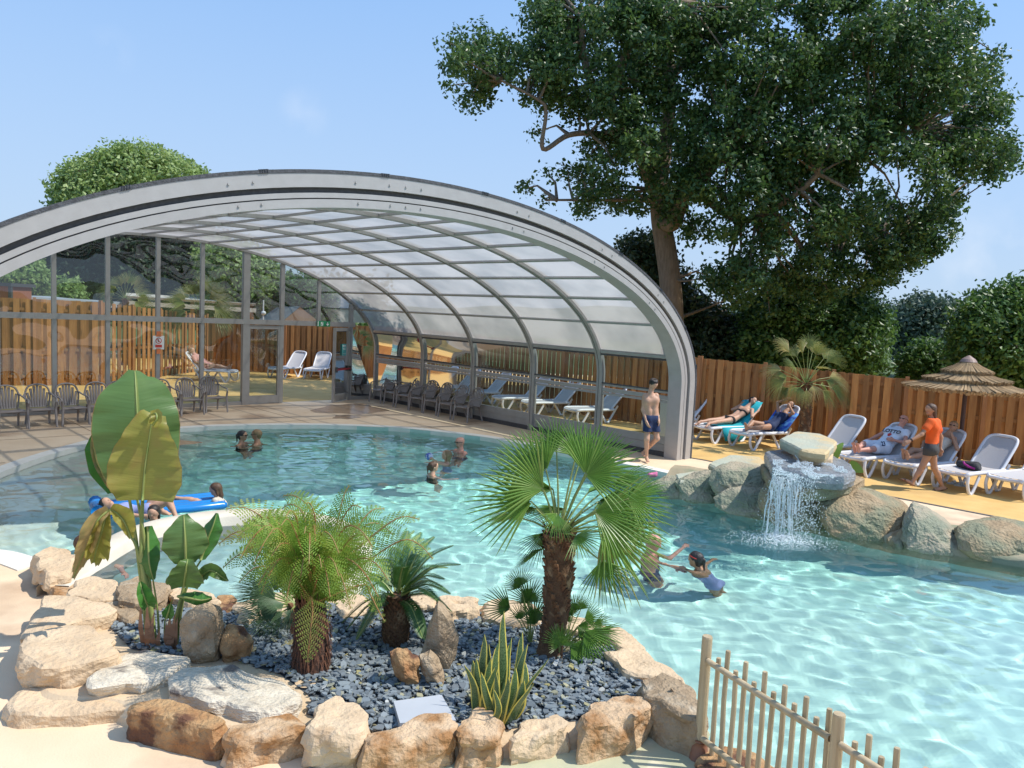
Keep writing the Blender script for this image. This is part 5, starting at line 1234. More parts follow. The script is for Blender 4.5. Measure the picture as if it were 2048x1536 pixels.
blade('leaf', [(334, 1236, -.1), (338, 1222, -.12), (342, 1208, -.12)], [8, 12, 4], [8, 13, 4], M['blade_d'], .3, seed=16, nst=10)
mb = MB(bb_)
for pts, r0_, r1_ in (([(303, 1292), (298, 1230), (290, 1170), (284, 1110), (283, 1060), (285, 1000)], .030, .014), ([(310, 1292), (303, 1230), (289, 1150), (272, 1090), (262, 1075)], .026, .010), ([(296, 1290), (290, 1220), (281, 1150), (268, 1050), (256, 985)], .022, .011), ([(306, 1290), (300, 1180), (286, 1060), (270, 975)], .02, .01), ([(345, 1290), (352, 1240), (366, 1180), (372, 1128)], .022, .010), ([(352, 1288), (366, 1200), (385, 1150), (402, 1120)], .014, .007), ([(318, 1285), (316, 1230), (306, 1160)], .012, .006), ([(330, 1284), (330, 1240), (345, 1200)], .008, .005)):
    P3 = [WD(x, y, BY + rnd.uniform(-.02, .02)) for x, y in pts]; P3[0].z = .10; mb.tube(cat_rom(P3, 4), [r0_ + (r1_ - r0_) * i / (len(P3) * 4 - 4) for i in range(len(P3) * 4 - 3)], 8)
mb.build('stem', M['petiole'], plant, smooth=True)
mb = MB(bb_)
for i in range(16):
    x = rnd.choice([rnd.uniform(286, 320), rnd.uniform(286, 320), rnd.uniform(338, 356)]); y1 = rnd.uniform(1200, 1255) if x < 330 else rnd.uniform(1215, 1270); a = WD(x, 1290, BY - .03); a.z = .10; e = WD(x + rnd.uniform(-14, 12), y1, BY - .06)
    sd_ = Vector((rnd.uniform(.016, .03), 0, 0)); mdl = a.lerp(e, .5) + Vector((0, -.03, 0)); mb.add([a - sd_, a + sd_, mdl + sd_, mdl - sd_, e + Vector((.004, 0, 0))], [(0, 1, 2, 3), (3, 2, 4)])
mb.build('dry_sheath', mat('dry_sheath', (.22, .11, .06), (.34, .18, .10), 14, .8), plant)
# ================================================================ FURNITURE
M['wplastic'] = mat('white_resin', (.72, .72, .74), (.66, .66, .69), 3, .35)
M['sling'] = mat('taupe_mesh_sling', (.54, .51, .50), (.48, .455, .45), 60, .7, .1, 200)
M['brown_plastic'] = mat('brown_grey_resin', (.30, .26, .245), (.26, .225, .21), 5, .38)
def lounger_proto():
    root = thing('sun_lounger', (0, 0, 0), 'x', 'sun lounger', 'white sun loungers')
    z = .40; hw = .33
    f = MB(); rail = lambda s_: [(.02, s_ * (hw - .04), z - .05), (.06, s_ * hw, z - .01), (.3, s_ * hw, z), (.9, s_ * hw, z - .01), (1.3, s_ * hw, z - .01)]
    for s_ in (-1, 1): f.tube(cat_rom(rail(s_), 4), .034, 8, squash=1.25)
    f.tube([(.03, -hw + .03, z - .04), (-.01, 0, z - .045), (.03, hw - .03, z - .04)], .036, 8); f.tube([(1.28, -hw, z - .02), (1.28, hw, z - .02)], .025, 6)
    f.build('frame', M['wplastic'], root, smooth=True)
    s = MB(); N = 10; vs = []
    for i in range(N + 1):
        x = .03 + 1.2 * i / N
        for y in (-.31, -.15, 0, .15, .31): vs.append((x, y, z + .012 - .018 * (1 - (y / .31) ** 2)))
    s.add(vs, [(i * 5 + j, i * 5 + j + 1, i * 5 + j + 6, i * 5 + j + 5) for i in range(N) for j in range(4)]); s.build('seat', M['sling'], root, smooth=True)
    a = R(47); L = .82; c, sn = math.cos(a), math.sin(a)
    bp = lambda u, y, o_=0: (1.22 + u * c - o_ * sn, y, z + .01 + u * sn + o_ * c)
    b = MB(); b.tube(cat_rom([bp(0, -hw + .02), bp(.3, -hw + .02), bp(.68, -hw + .03), bp(L - .02, -hw + .12), bp(L, 0), bp(L - .02, hw - .12), bp(.68, hw - .03), bp(.3, hw - .02), bp(0, hw - .02)], 5), .03, 8); bk = b.build('backrest', M['wplastic'], root, smooth=True)
    s = MB(); s.add([bp(u, y, -.03 * (1 - (y / .3) ** 2)) for u in (0, .2, .4, .6, .72, .8) for y in ((-.3, -.15, 0, .15, .3) if u < .75 else (-.2, -.1, 0, .1, .2))], [(i * 5 + j, i * 5 + j + 1, i * 5 + j + 6, i * 5 + j + 5) for i in range(5) for j in range(4)]); s.build('backrest_sling', M['sling'], root, smooth=True)
    for s_ in (-1, 1):
        l_ = MB(); l_.tube(cat_rom([(.05, s_ * hw, z - .03), (.02, s_ * (hw + .01), .2), (.10, s_ * (hw + .01), .03), (.20, s_ * (hw + .01), .03), (.42, s_ * hw, z - .05)], 5), .028, 7, squash=1.3); l_.build('leg', M['wplastic'], root, smooth=True)
        l_ = MB(); l_.tube([(.78, s_ * hw, z - .03), (1.02, s_ * (hw + .015), .03)], .028, 7, squash=1.3); l_.tube([(1.0, s_ * (hw + .015), .03), (1.12, s_ * (hw + .015), .03)], .03, 7); l_.tube([(1.1, s_ * (hw + .015), .03), (1.42, s_ * hw, z + .10)], .028, 7, squash=1.3); l_.build('leg', M['wplastic'], root, smooth=True)
    return root
lg = lounger_proto(); remember(lg)
AZ = R(30)
LOUNGE = [
 ((3.7, 20.35), AZ, 'white lounger standing just outside the glass behind the standing boy'),
 ((4.82, 19.35), AZ, 'white lounger with a turquoise towel under the woman lying face down'),
 ((5.55, 18.6), AZ, 'white lounger with a blue towel under the person lying with raised arms'),
 ((6.45, 16.95), AZ, 'empty white lounger right behind the waterfall slabs'),
 ((7.05, 15.85), AZ, 'white lounger under the bald man in a white shirt'),
 ((7.78, 15.3), AZ, 'white lounger behind the walking woman in orange'),
 ((8.45, 14.65), AZ, 'white lounger with a black bag lying on its seat'),
 ((9.25, 14.25), AZ, 'white lounger cut by the right edge of the photo'),
 ((-.45, 23.8), AZ, 'white lounger behind the middle side window of the enclosure'),
 ((.45, 22.95), AZ, 'white lounger behind glass just left of the widest rib'),
 ((1.67, 21.7), AZ, 'white lounger behind the second side window from the front arch'),
 ((-3.55, 26.5), AZ, 'left one of two raised loungers beyond the far chairs'),
 ((-2.75, 26.1), AZ, 'right one of two raised loungers beyond the far chairs'),
 ((-1.7, 24.9), AZ, 'white lounger half hidden behind the brown chairs at the side wall'),
 ((-9.35, 30.4), R(72), 'white lounger seen partly through the fixed glass door leaf'),
 ((-7.95, 30.6), R(88), 'white lounger facing the camera in the open doorway'),
 ((-6.75, 30.8), R(96), 'white lounger seen through the open door leaf'),
 ((-10.2, 28.3), R(172), 'white lounger behind the left glass wall holding a person in stripes'),
]
LM = []
for i, ((x, y), az, lab) in enumerate(LOUNGE):
    if i == 0: lg.location = (x, y, .004); lg.rotation_euler = (0, 0, az); lg['label'] = lab; o = lg
    else: o = dup(lg, (x, y, .004), az, lab)
    LM.append(Matrix.Translation((x, y, .004)) @ Matrix.Rotation(az, 4, 'Z'))
def chair_proto():
    root = thing('garden_chair', (0, 0, 0), 'x', 'chair', 'brown plastic armchairs')
    # faces -y
    s = MB(); vs = []
    for i in range(7):
        y = -.24 + .46 * i / 6
        for x in (-.24, -.12, 0, .12, .24): vs.append((x * (1 - .1 * i / 6), y, .42 - .03 * i / 6 - .018 * (1 - (x / .24) ** 2) - (.03 if i == 0 else 0)))
    s.add(vs, [(i * 5 + j, i * 5 + j + 1, i * 5 + j + 6, i * 5 + j + 5) for i in range(6) for j in range(4)]); s.add([(v[0], v[1], v[2] - .02) for v in vs], [(i * 5 + j + 5, i * 5 + j + 6, i * 5 + j + 1, i * 5 + j) for i in range(6) for j in range(4)])
    s.tube([(-.25, -.245, .385), (0, -.26, .385), (.25, -.245, .385)], .02, 6)
    s.build('seat', M['brown_plastic'], root, smooth=True)
    b = MB(); bz = lambda x, z_: (x, .22 + (z_ - .4) * .34, z_)
    b.tube(cat_rom([bz(-.2, .42), bz(-.235, .6), bz(-.235, .72), bz(-.17, .85), bz(0, .895), bz(.17, .85), bz(.235, .72), bz(.235, .6), bz(.2, .42)], 5), .021, 7)
    for k in range(-3, 4):
        x0 = k * .05; x1 = k * .066; zt = .875 - .018 * k * k
        b.tube(cat_rom([bz(x0, .40), bz(x0 * 1.1, .55), bz(x1, zt)], 4), [.027] * 9, 6, squash=.28, upv=(0, 1, 0))
    b.build('backrest', M['brown_plastic'], root, smooth=True)
    for s_ in (-1, 1):
        a = MB(); a.tube(cat_rom([bz(s_ * .235, .72), (s_ * .285, .16, .655), (s_ * .30, -.04, .635), (s_ * .295, -.2, .62), (s_ * .285, -.25, .55)], 5), .021, 7, squash=.8); a.build('armrest', M['brown_plastic'], root, smooth=True)
        l_ = MB(); l_.tube([(s_ * .285, -.25, .56), (s_ * .265, -.255, .4), (s_ * .285, -.29, .0)], [.024, .03, .022], 7); l_.build('leg', M['brown_plastic'], root, smooth=True)
        l_ = MB(); l_.tube([(s_ * .21, .20, .40), (s_ * .235, .33, .0)], [.03, .02], 7); l_.build('leg', M['brown_plastic'], root, smooth=True)
    return root
ch = chair_proto(); remember(ch)
CH = []
az_g = math.atan2(-EA.y, -EA.x) + math.pi / 2
names = ['first', 'second', 'third', 'fourth', 'fifth', 'sixth', 'seventh', 'eighth', 'ninth']
for i, (x, y) in enumerate([(26, 860), (86, 855), (150, 851), (206, 846), (250, 843), (295, 838), (338, 834), (386, 830), (434, 825)]):
    p = W(x, y, 0) + EA * .26; lab = 'brown plastic chair at the left glass wall, %s from the left edge' % names[i]
    if i in (4, 5): lab = 'brown plastic chair hidden behind the big banana leaf, %s one' % ('left' if i == 4 else 'right')
    CH.append((p, az_g + R(random.Random(i).uniform(-5, 5)), lab))
az_s = math.atan2(EW.y, EW.x) + math.pi / 2
for i, (x, y) in enumerate([(750, 805), (779, 811), (804, 817), (831, 823), (860, 829), (890, 836), (921, 843)]):
    CH.append((W(x, y, 0) - EW * .26, az_s + R(random.Random(i + 20).uniform(-6, 6)), 'brown plastic chair along the right side wall, %s from the door end' % names[i]))
for i, (p, az, lab) in enumerate(CH):
    if i == 0: ch.location = (p.x, p.y, 0); ch.rotation_euler = (0, 0, az); ch['label'] = lab
    else: dup(ch, (p.x, p.y, 0), az, lab)
# thatched parasol
M['thatch'] = mat('dry_reed_thatch', (.42, .29, .155), (.29, .19, .10), 30, .9, .8, 60, stretch=(1, 1, .25), rndmix=.35)
pb_ = W(1914, 951, 0); root = thing('thatched_parasol', pb_, 'round reed thatched parasol on a dark pole by the fence', 'parasol')
mb = MB(pb_); mb.tube([pb_, pb_ + Vector((0, 0, 2.4))], .045, 10); mb.build('pole', mat('dark_pole', (.07, .03, .025), (.05, .02, .02), 5, .5), root)
r_ = random.Random(5)
for rt, zt_, rb, zb_ in ((.02, 2.53, .50, 2.25), (.28, 2.27, .85, 2.08), (.64, 2.08, 1.24, 1.90)):
    mb = MB(pb_); c = pb_
    n_ = 260
    for lay in range(2):
        for k in range(n_):
            a = 2 * math.pi * (k + r_.random()) / n_; ca, sa = math.cos(a), math.sin(a); w_ = rb * math.pi / n_ * 1.5; rr = rb + r_.uniform(-.04, .02) - lay * .03; zz = zb_ + r_.uniform(-.02, .02) - lay * .03
            mb.cr = r_.random(); tg = Vector((-sa, ca, 0)); top = c + Vector((rt * ca, rt * sa, zt_ - lay * .02)); bot = c + Vector((rr * ca, rr * sa, zz)); md = c + Vector((rr * .97 * ca, rr * .97 * sa, zz - .05))
            mid_ = top.lerp(bot, .5) - Vector((0, 0, .03)); mb.add([top - tg * w_ * .25, top + tg * w_ * .25, mid_ + tg * w_ * .6, mid_ - tg * w_ * .6, bot + tg * w_, bot - tg * w_, md + tg * w_ * .6, md - tg * w_ * .6], [(0, 1, 2, 3), (3, 2, 4, 5), (5, 4, 6, 7)])
    mb.build('thatch_tier', M['thatch'], root)
mb = MB(pb_); mb.lathe([(.17, 2.44), (.13, 2.50), (.03, 2.57), (.01, 2.58)], pb_, 20); mb.build('cap', mat('brown_cap', (.30, .20, .16), (.26, .17, .14), 8, .5), root)
# palm behind the waterfall
def z3(x, y): return 1240 + x * .3945, 640 + y * .3945
tY = 18.2; tb_ = Vector((WD(1603, 880, tY).x, tY, 0)); ttp = WD(1612, 768, tY)
F3 = []; r_ = random.Random(2)
for tx, ty, dd in [(775,55,0),(850,100,.3),(905,60,-.2),(965,25,.1),(1040,80,-.3),(1145,150,0),(1110,120,.4),(1170,300,.2),(720,345,0),(745,285,-.3),(770,405,.2),(880,400,-.5),(945,430,-.3),(1105,430,-.2),(1190,400,0),(1140,330,-.4),(1010,385,-.5),(830,200,-.5),(1060,220,-.5),(700,230,.3),(1000,60,.5),(830,380,.4),(1080,380,.5)]:
    tip = WD(*z3(tx, ty), tY + dd * 1.2); hub = ttp.lerp(tip, .52) + Vector((0, 0, .10)); F3.append((hub, tip, Vector((r_.uniform(-.4, .4), -.6, .7)), r_.uniform(.1, .9)))
palm('windmill_palm', 'palm with drooping olive fans in front of the fence behind the waterfall', tb_, ttp, .13, .12, F3, M['trachy'], seed=5, n=20, span=110, droop=.35)
# big leaves by the lounger next to the waterfall
for k, (pts, lab) in enumerate([(([(1668, 925, 0), (1676, 900, 0), (1686, 885, .05)]), 'upright green leaf sprouting behind the waterfall slabs'), (([(1700, 925, 0), (1712, 935, -.1), (1727, 945, -.15)]), 'yellow green leaf drooping right of the waterfall slabs')]):
    P3 = [WD(x, y, 14.2 + d) for x, y, d in pts]; mb = MB(P3[0]); N = 10; vs = []; cc = cat_rom(P3, 5)
    for i, c in enumerate(cc):
        t = i / (len(cc) - 1); w_ = .075 * math.sin(math.pi * min(1, .12 + t * .88)) + .004; vs += [c + Vector((-w_, 0, .35 * w_)), c, c + Vector((w_, 0, .35 * w_))] if k == 0 else [c + Vector((w_ * .5, 0, w_)), c, c + Vector((-w_ * .5, 0, -w_))]
    mb.add(vs, [(3 * i, 3 * i + 1, 3 * i + 4, 3 * i + 3) for i in range(len(cc) - 1)] + [(3 * i + 1, 3 * i + 2, 3 * i + 5, 3 * i + 4) for i in range(len(cc) - 1)]); mb.cr = .5
    root = thing('leafy_shoot', P3[0], lab, 'plant'); mb.build('leaf', M['palm'], root, smooth=True)
    mb = MB(P3[0]); mb.tube([Vector((P3[0].x, P3[0].y, 0)), P3[0]], .008, 5); mb.build('stem', M['petiole'], root)
# towels
def towel(lm, poly, name, m, label, th=.012):
    """poly: strips of local points (rows) laid over a lounger"""
    mb = MB(lm.translation); nr = len(poly); nc = len(poly[0]); vs = [lm @ Vector(p) for r_0 in poly for p in r_0]
    mb.add(vs, [(i * nc + j, i * nc + j + 1, (i + 1) * nc + j + 1, (i + 1) * nc + j) for i in range(nr - 1) for j in range(nc - 1)])
    o = mb.build(name, m, smooth=True); o.location = lm.translation; md = o.modifiers.new('thick', 'SOLIDIFY'); md.thickness = th; tag(o, label, 'towel'); return o
def bpt(u, y, o_=.02): a = R(47); return (1.22 + u * math.cos(a) - o_ * math.sin(a), y, .41 + u * math.sin(a) + o_ * math.cos(a))
M['teal_towel'] = mat('turquoise_towel', (.02, .42, .48), (.015, .34, .40), 20, .95, .4, 90)
M['blue_towel'] = mat('blue_towel', (.03, .10, .50), (.10, .30, .65), 9, .95, .4, 90, thr=(.45, .55))
rows = [[(x, -.42, .25), (x, -.36, .40), (x, -.2, .425), (x, .2, .425), (x, .34, .41), (x, .38, .35)] for x in (.35, .6, .85, 1.1)] + [[bpt(u, y) for y in (-.33, -.3, -.15, .15, .3, .33)] for u in (.05, .3, .55, .8)]
rows[1][0] = (.6, -.46, .06); rows[2][0] = (.85, -.46, .04); rows[0][0] = (.38, -.45, .08); rows[3][0] = (1.1, -.45, .2)
towel(LM[1], rows, 'towel', M['teal_towel'], 'turquoise towel hanging over the lounger nearest the arch')
rows = [[bpt(u, y, .02 + (.02 if abs(y) > .3 else 0)) for y in (-.40, -.33, -.15, .15, .3, .33)] for u in (-.02, .2, .4, .58)]
towel(LM[2], rows, 'towel', M['blue_towel'], 'blue patterned towel on the backrest of the second occupied lounger')
# bag
bm_ = LM[6]
V_, F_ = sdf_mesh([((.55, -.16, .47), (.62, .18, .47), .085, .07), ((.7, -.1, .48), (.72, .2, .46), .08, .06), ((.60, -.2, .46), (.5, -.26, .44), .05, .035), ((.78, .05, .45), (.86, .12, .44), .05, .03)], h=.016, k=.05)
V_ = np.array([tuple(bm_ @ Vector(v)) for v in V_])
root = thing('bag', bm_ @ Vector((.6, 0, .41)), 'black bag lying on the seat of the lounger near the right edge', 'bag')
npmesh('bag_body', V_, F_, mat('black_fabric', (.025, .025, .028), (.04, .04, .045), 20, .8, .5, 30), parent=root, smooth=True)
mb = MB(root.location); mb.tube([bm_ @ Vector(p) for p in ((.48, -.2, .45), (.45, -.1, .47), (.5, .02, .50), (.56, .08, .53))], .02, 6); mb.build('strap', mat('magenta_strap', (.40, .02, .25), (.35, .02, .2), 20, .7), root, smooth=True)
# flip flops left on the ground
M['slipper'] = mat('pale_blue_slipper', (.50, .62, .72), (.42, .55, .66), 10, .6)
for (px_, py_), lab in (((1906, 968), 'pale blue slipper on the ochre ground, the left one of the pair'), ((1921, 972), 'pale blue slipper on the ochre ground, the right one of the pair')):
    p = W(px_, py_, .004); root = thing('slipper', p, lab, 'slipper'); mb = MB(p)
    pts = [(.13 * math.cos(a), .05 * math.sin(a) * (1.15 if math.cos(a) > 0 else .85), 0) for a in [i * math.pi / 9 for i in range(18)]]
    mb.add([p + Vector(q) for q in pts] + [p + Vector((q[0], q[1], .025)) for q in pts], [tuple(reversed(range(18))), tuple(range(18, 36))] + [(k, (k + 1) % 18, 18 + (k + 1) % 18, 18 + k) for k in range(18)]); mb.build('sole', M['slipper'], root)
    mb = MB(p); mb.tube([p + Vector((.0, -.055, .02)), p + Vector((.02, -.03, .06)), p + Vector((.03, 0, .068)), p + Vector((.02, .03, .06)), p + Vector((0, .055, .02))], .022, 6, squash=.5); mb.build('strap', M['slipper'], root, smooth=True)
# white board behind the glass beside the boy
p = E3(.95, -.75, 0); mb = MB(p); mb.box(p + UZ * .62, (.06, .34, 1.2), Matrix.Rotation(math.atan2(EA.y, EA.x) - math.pi / 2, 3, 'Z')); mb.box(p + UZ * .01, (.3, .4, .02), Matrix.Rotation(math.atan2(EA.y, EA.x) - math.pi / 2, 3, 'Z'))
o = mb.build('notice_board', M['paper']); o.location = p; tag(o, 'narrow white upright board behind the glass next to the standing boy', 'board')
# pink toy by the little corner pool
p = W(1305, 950, .04); V_, F_ = sdf_mesh([((-.05, 0, 0), (.05, 0, 0), .05, .045), ((.04, 0, .03), (.07, 0, .05), .03, .025)], h=.01)
o = npmesh('toy', V_ + np.array(p), F_, mat('pink_plastic', (.85, .22, .42), (.8, .2, .4), 5, .4), smooth=True); tag(o, 'small pink bath toy at the pool corner by the arch foot', 'toy')
# ---------------------------------------------------------------- wooden fence by the steps
M['rail_wood'] = mat('pale_turned_wood', (.52, .41, .26), (.42, .31, .18), 6, .6, .25, 60, stretch=(4, 4, .5), c3=(.22, .15, .08), s3=3.2, t3=(.66, .74), rndmix=.12)
q0 = W(1397, 1518, 0); q0.z = 0; q1 = Vector((1.90, 4.12, 0)); fdir = (q1 - q0).normalized(); fl = (q1 - q0).length; zt_ = 3 - (1290 - 646) / FPX * q0.y
root = thing('wooden_railing', q0, 'low railing of round pale wooden stakes at the bottom right', 'railing')
for k in range(3):
    p = q0 + fdir * fl * k; mb = MB(q0); mb.tube([p + UZ * .0, p + UZ * .3, p + UZ * (zt_ - .01), p + UZ * zt_], [.037, .036, .035, .032], 14); mb.build('post', M['rail_wood'], root, smooth=False)
for k in range(2):
    a, b = q0 + fdir * (fl * k + .035), q0 + fdir * (fl * (k + 1) - .035)
    for h_ in (zt_ - .16, .17):
        mb = MB(q0); nn_ = Vector((-fdir.y, fdir.x, 0)); nn_ = nn_ if nn_.y < 0 else -nn_; mb.cr = .6; mb.tube([a + UZ * h_ + nn_ * .012, a.lerp(b, .5) + UZ * (h_ - .006) + nn_ * .012, b + UZ * h_ + nn_ * .012], .0215, 10); mb.build('rail', M['rail_wood'], root, smooth=True)
    NS = 12
    for j in range(NS):
        t = (j + .75) / NS * (fl - .1) + .03; p = q0 + fdir * (fl * k + t) - nn_ * .03; r2 = random.Random(j * 7 + k); top_ = (zt_ - .03 if j % 2 else zt_ - .125) + r2.uniform(-.012, .012)
        if j == 0: top_ = zt_ - .12
        mb = MB(q0); mb.cr = r2.random(); w1, w2 = r2.uniform(-.008, .008), r2.uniform(-.008, .008); mb.tube([p + UZ * .06, p + UZ * .25 + fdir * w1, p + UZ * .5 + fdir * w2, p + UZ * (top_ - .008), p + UZ * top_], [.0165, .0172, .0168, .0165, .015], 10); mb.build('stake', M['rail_wood'], root)
mb = MB(q0); mb.tube([q0 + UZ * -.05, q0 + UZ * .10, q0 + UZ * .13], [.075, .055, .042], 12); mb.tube([q0 + UZ * .135, q0 + UZ * .15], .044, 12); mb.build('post_shoe', mat('rusty_shoe', (.30, .13, .07), (.18, .09, .06), 12, .7), root, smooth=True)
# ================================================================ TREES
M['bark'] = mat('oak_bark', (.27, .21, .15), (.17, .13, .09), 6, .9, .9, 30, stretch=(2, 2, .5), bdist=.05)
M['oak'] = leafmat('oak_leaf', [(.02, .058, .018), (.038, .095, .026), (.068, .138, .035), (.12, .20, .05)], .32, .42)
M['lime'] = leafmat('lime_green_leaf', [(.10, .18, .04), (.18, .28, .07), (.28, .38, .13), (.44, .50, .25)], .3, .5)
M['midleaf'] = leafmat('mid_green_leaf', [(.025, .07, .015), (.05, .12, .025), (.09, .18, .04), (.14, .24, .06)], .3, .45)
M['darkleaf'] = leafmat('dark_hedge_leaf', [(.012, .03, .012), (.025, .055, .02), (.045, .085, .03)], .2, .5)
M['haze_leaf'] = leafmat('haze_paled_leaf', [(.05, .085, .06), (.07, .11, .075), (.10, .15, .09)], .2, .6)  # distance haze put into the leaf colour, paler and bluer green
def poly_in(P, x, y):
    return inside(np.asarray(x, float), np.asarray(y, float), np.array([p[0] for p in P], float), np.array([p[1] for p in P], float))
def leaves(centers, radii, dens, size, seed, up=.35, cap=120000):
    """many small folded leaves spread over the shells of clumps: V, F, rnd"""
    rs = np.random.RandomState(seed); C_ = np.array([tuple(c) for c in centers]); r = np.array(radii)
    n = (dens * r ** 2).astype(int) + 6; tot = n.sum()
    if tot > cap: n = (n * cap / tot).astype(int) + 1
    idx = np.repeat(np.arange(len(C_)), n); N = len(idx)
    NT = 9; td = rs.normal(size=(len(C_), NT, 3)); td /= np.linalg.norm(td, axis=2)[..., None]; td *= (.55 + .5 * rs.rand(len(C_), NT, 1))
    j = rs.randint(0, NT, N); d = rs.normal(size=(N, 3)); d /= np.linalg.norm(d, axis=1)[:, None]
    off = td[idx, j] + d * (.12 + .26 * rs.rand(N, 1)); rad = r[idx]; d = (d + td[idx, j] * 1.2); d /= np.linalg.norm(d, axis=1)[:, None]
    # sub clumps: pull towards random tufts
    P = C_[idx] + off * rad[:, None] * np.array([1.0, 1.0, .85])
    P += rs.normal(size=(N, 3)) * size * .8
    nrm = d * .8 + rs.normal(size=(N, 3)) * .7 + np.array([0, 0, up]); nrm /= np.linalg.norm(nrm, axis=1)[:, None]
    t = np.cross(nrm, rs.normal(size=(N, 3))); t /= np.linalg.norm(t, axis=1)[:, None]; b = np.cross(nrm, t)
    s_ = size * rs.uniform(.6, 1.25, N)[:, None]
    a0 = P - t * s_ * .5; a1 = P + b * s_ * .32 - nrm * s_ * .1; a2 = P + t * s_ * .55; a3 = P - b * s_ * .32 - nrm * s_ * .1
    V = np.stack([a0, a1, a2, a3], 1).reshape(-1, 3); F = np.arange(4 * N).reshape(N, 4)
    clr = rs.rand(len(C_))[idx] * .3 + rs.rand(len(C_), NT)[idx, j] * .3 + rs.rand(N) * .4
    return V, F, clr
def tree(name, label, poly, Y, depth_, leafm, size, dens, rc, trunk=None, limbs=(), seed=1, cat='tree', group=None, cap=60000, nmax=400, twigs=True, inner=1.0, spacing=.62, holes=()):
    """crown outline in photo pixels, hung at its real distance Y and given real depth"""
    rs = random.Random(seed); px_ = [p[0] for p in poly]; py_ = [p[1] for p in poly]; PXn, PYn = np.array(px_, float), np.array(py_, float)
    cen = []; rad = []; tries = 0; pts2 = []
    while tries < nmax * 40 and len(cen) < nmax:
        tries += 1; x = rs.uniform(min(px_), max(px_)); y = rs.uniform(min(py_), max(py_))
        if not poly_in(poly, [x], [y])[0]: continue
        e = float(edge_dist(np.array([x]), np.array([y]), PXn, PYn)[0])
        r = min(rc[1], max(rc[0], e * .95)) * rs.uniform(.8, 1.1)
        if e < r * .55: continue
        if any((x - hx) ** 2 + (y - hy) ** 2 < hr * hr for hx, hy, hr in holes): continue
        if any((x - a) ** 2 + (y - b) ** 2 < (spacing * min(r, c)) ** 2 for a, b, c in pts2): continue
        pts2.append((x, y, r)); h = depth_ * min(1, (e / (rc[1] * 2.2))) ** .5
        for q in range(2 if h > depth_ * .5 else 1):
            dy = rs.uniform(-h, h) if q == 0 else -h * rs.uniform(.5, 1)
            c = WD(x, y, Y + dy); cen.append(c); rad.append(r / FPX * (Y + dy) * inner)
    base = trunk[0] if trunk else WD(sum(px_) / len(px_), max(py_), Y)
    root = thing(name, Vector((base.x, base.y, 0)), label, cat, group)
    V, F, rn = leaves(cen, rad, dens, size, seed, cap=cap)
    npmesh('crown', V, F, leafm, rnd=rn, parent=root)
    mb = MB(root.location)
    if trunk:
        mb.tube(cat_rom([trunk[0]] + trunk[1], 6), list(np.interp(np.linspace(0, 1, len(trunk[1]) * 6 + 1), np.linspace(0, 1, len(trunk[2])), trunk[2])), 14)
    else:
        mb.tube([Vector((base.x, base.y, 0)), WD(sum(px_) / len(px_), sum(py_) / len(py_), Y)], [.28, .1], 8)
    skel = [p for p in (trunk[1] if trunk else [WD(sum(px_) / len(px_), sum(py_) / len(py_), Y)])]
    for L_, r0, r1 in limbs:
        P3 = cat_rom(L_, 6); mb.tube(P3, [r0 + (r1 - r0) * i / (len(P3) - 1) for i in range(len(P3))], 9); skel += P3[::2]
    if twigs:
        for c, r in zip(cen, rad):
            k = min(skel, key=lambda p: (p - c).length); L = (k - c).length
            if L < 7: 
                mid = k.lerp(c, .5) + Vector((rs.uniform(-.1, .1), rs.uniform(-.1, .1), rs.uniform(-.05, .15))) * L; mb.tube([k, mid, c + (c - k).normalized() * r * .4], [.05 + .012 * L, .035, .012], 5)
    mb.build('trunk', M['bark'], root, smooth=True)
    return root
OY_ = 28.0
def o2(x, y, dy=0): return WD(x, y, OY_ + dy)
oak_poly = [(x + (22 if x > 1780 else 0) - (8 if x < 1100 else 0), y + (14 if y > 520 else 0)) for x, y in [(888,195),(884,75),(930,40),(1000,34),(1012,5),(1060,-30),(1300,-80),(1700,-80),(1900,-20),(1965,30),(1990,90),(2028,86),(1992,160),(2012,220),(1995,245),(2046,300),(2022,350),(1975,385),(1930,365),(1900,420),(1908,485),(1888,545),(1830,560),(1800,540),(1760,575),(1700,600),(1600,610),(1480,640),(1400,600),(1385,540),(1350,470),(1290,440),(1240,430),(1180,470),(1150,440),(1110,420),(1050,415),(1020,385),(1050,350),(1110,335),(1160,300),(1130,260),(1095,235),(1100,290),(1075,290),(1055,220),(1030,190),(950,240),(925,235),(900,205)]]
tr_px = [(1345, 640, 0), (1340, 560, 0), (1332, 500, 0), (1322, 440, 0), (1318, 380, 0), (1328, 300, .3), (1340, 200, .6), (1338, 110, .8), (1330, 0, 1)]
tbase = W(1352, 770, 0); tbase = Vector((o2(1356, 700).x, OY_, 0))
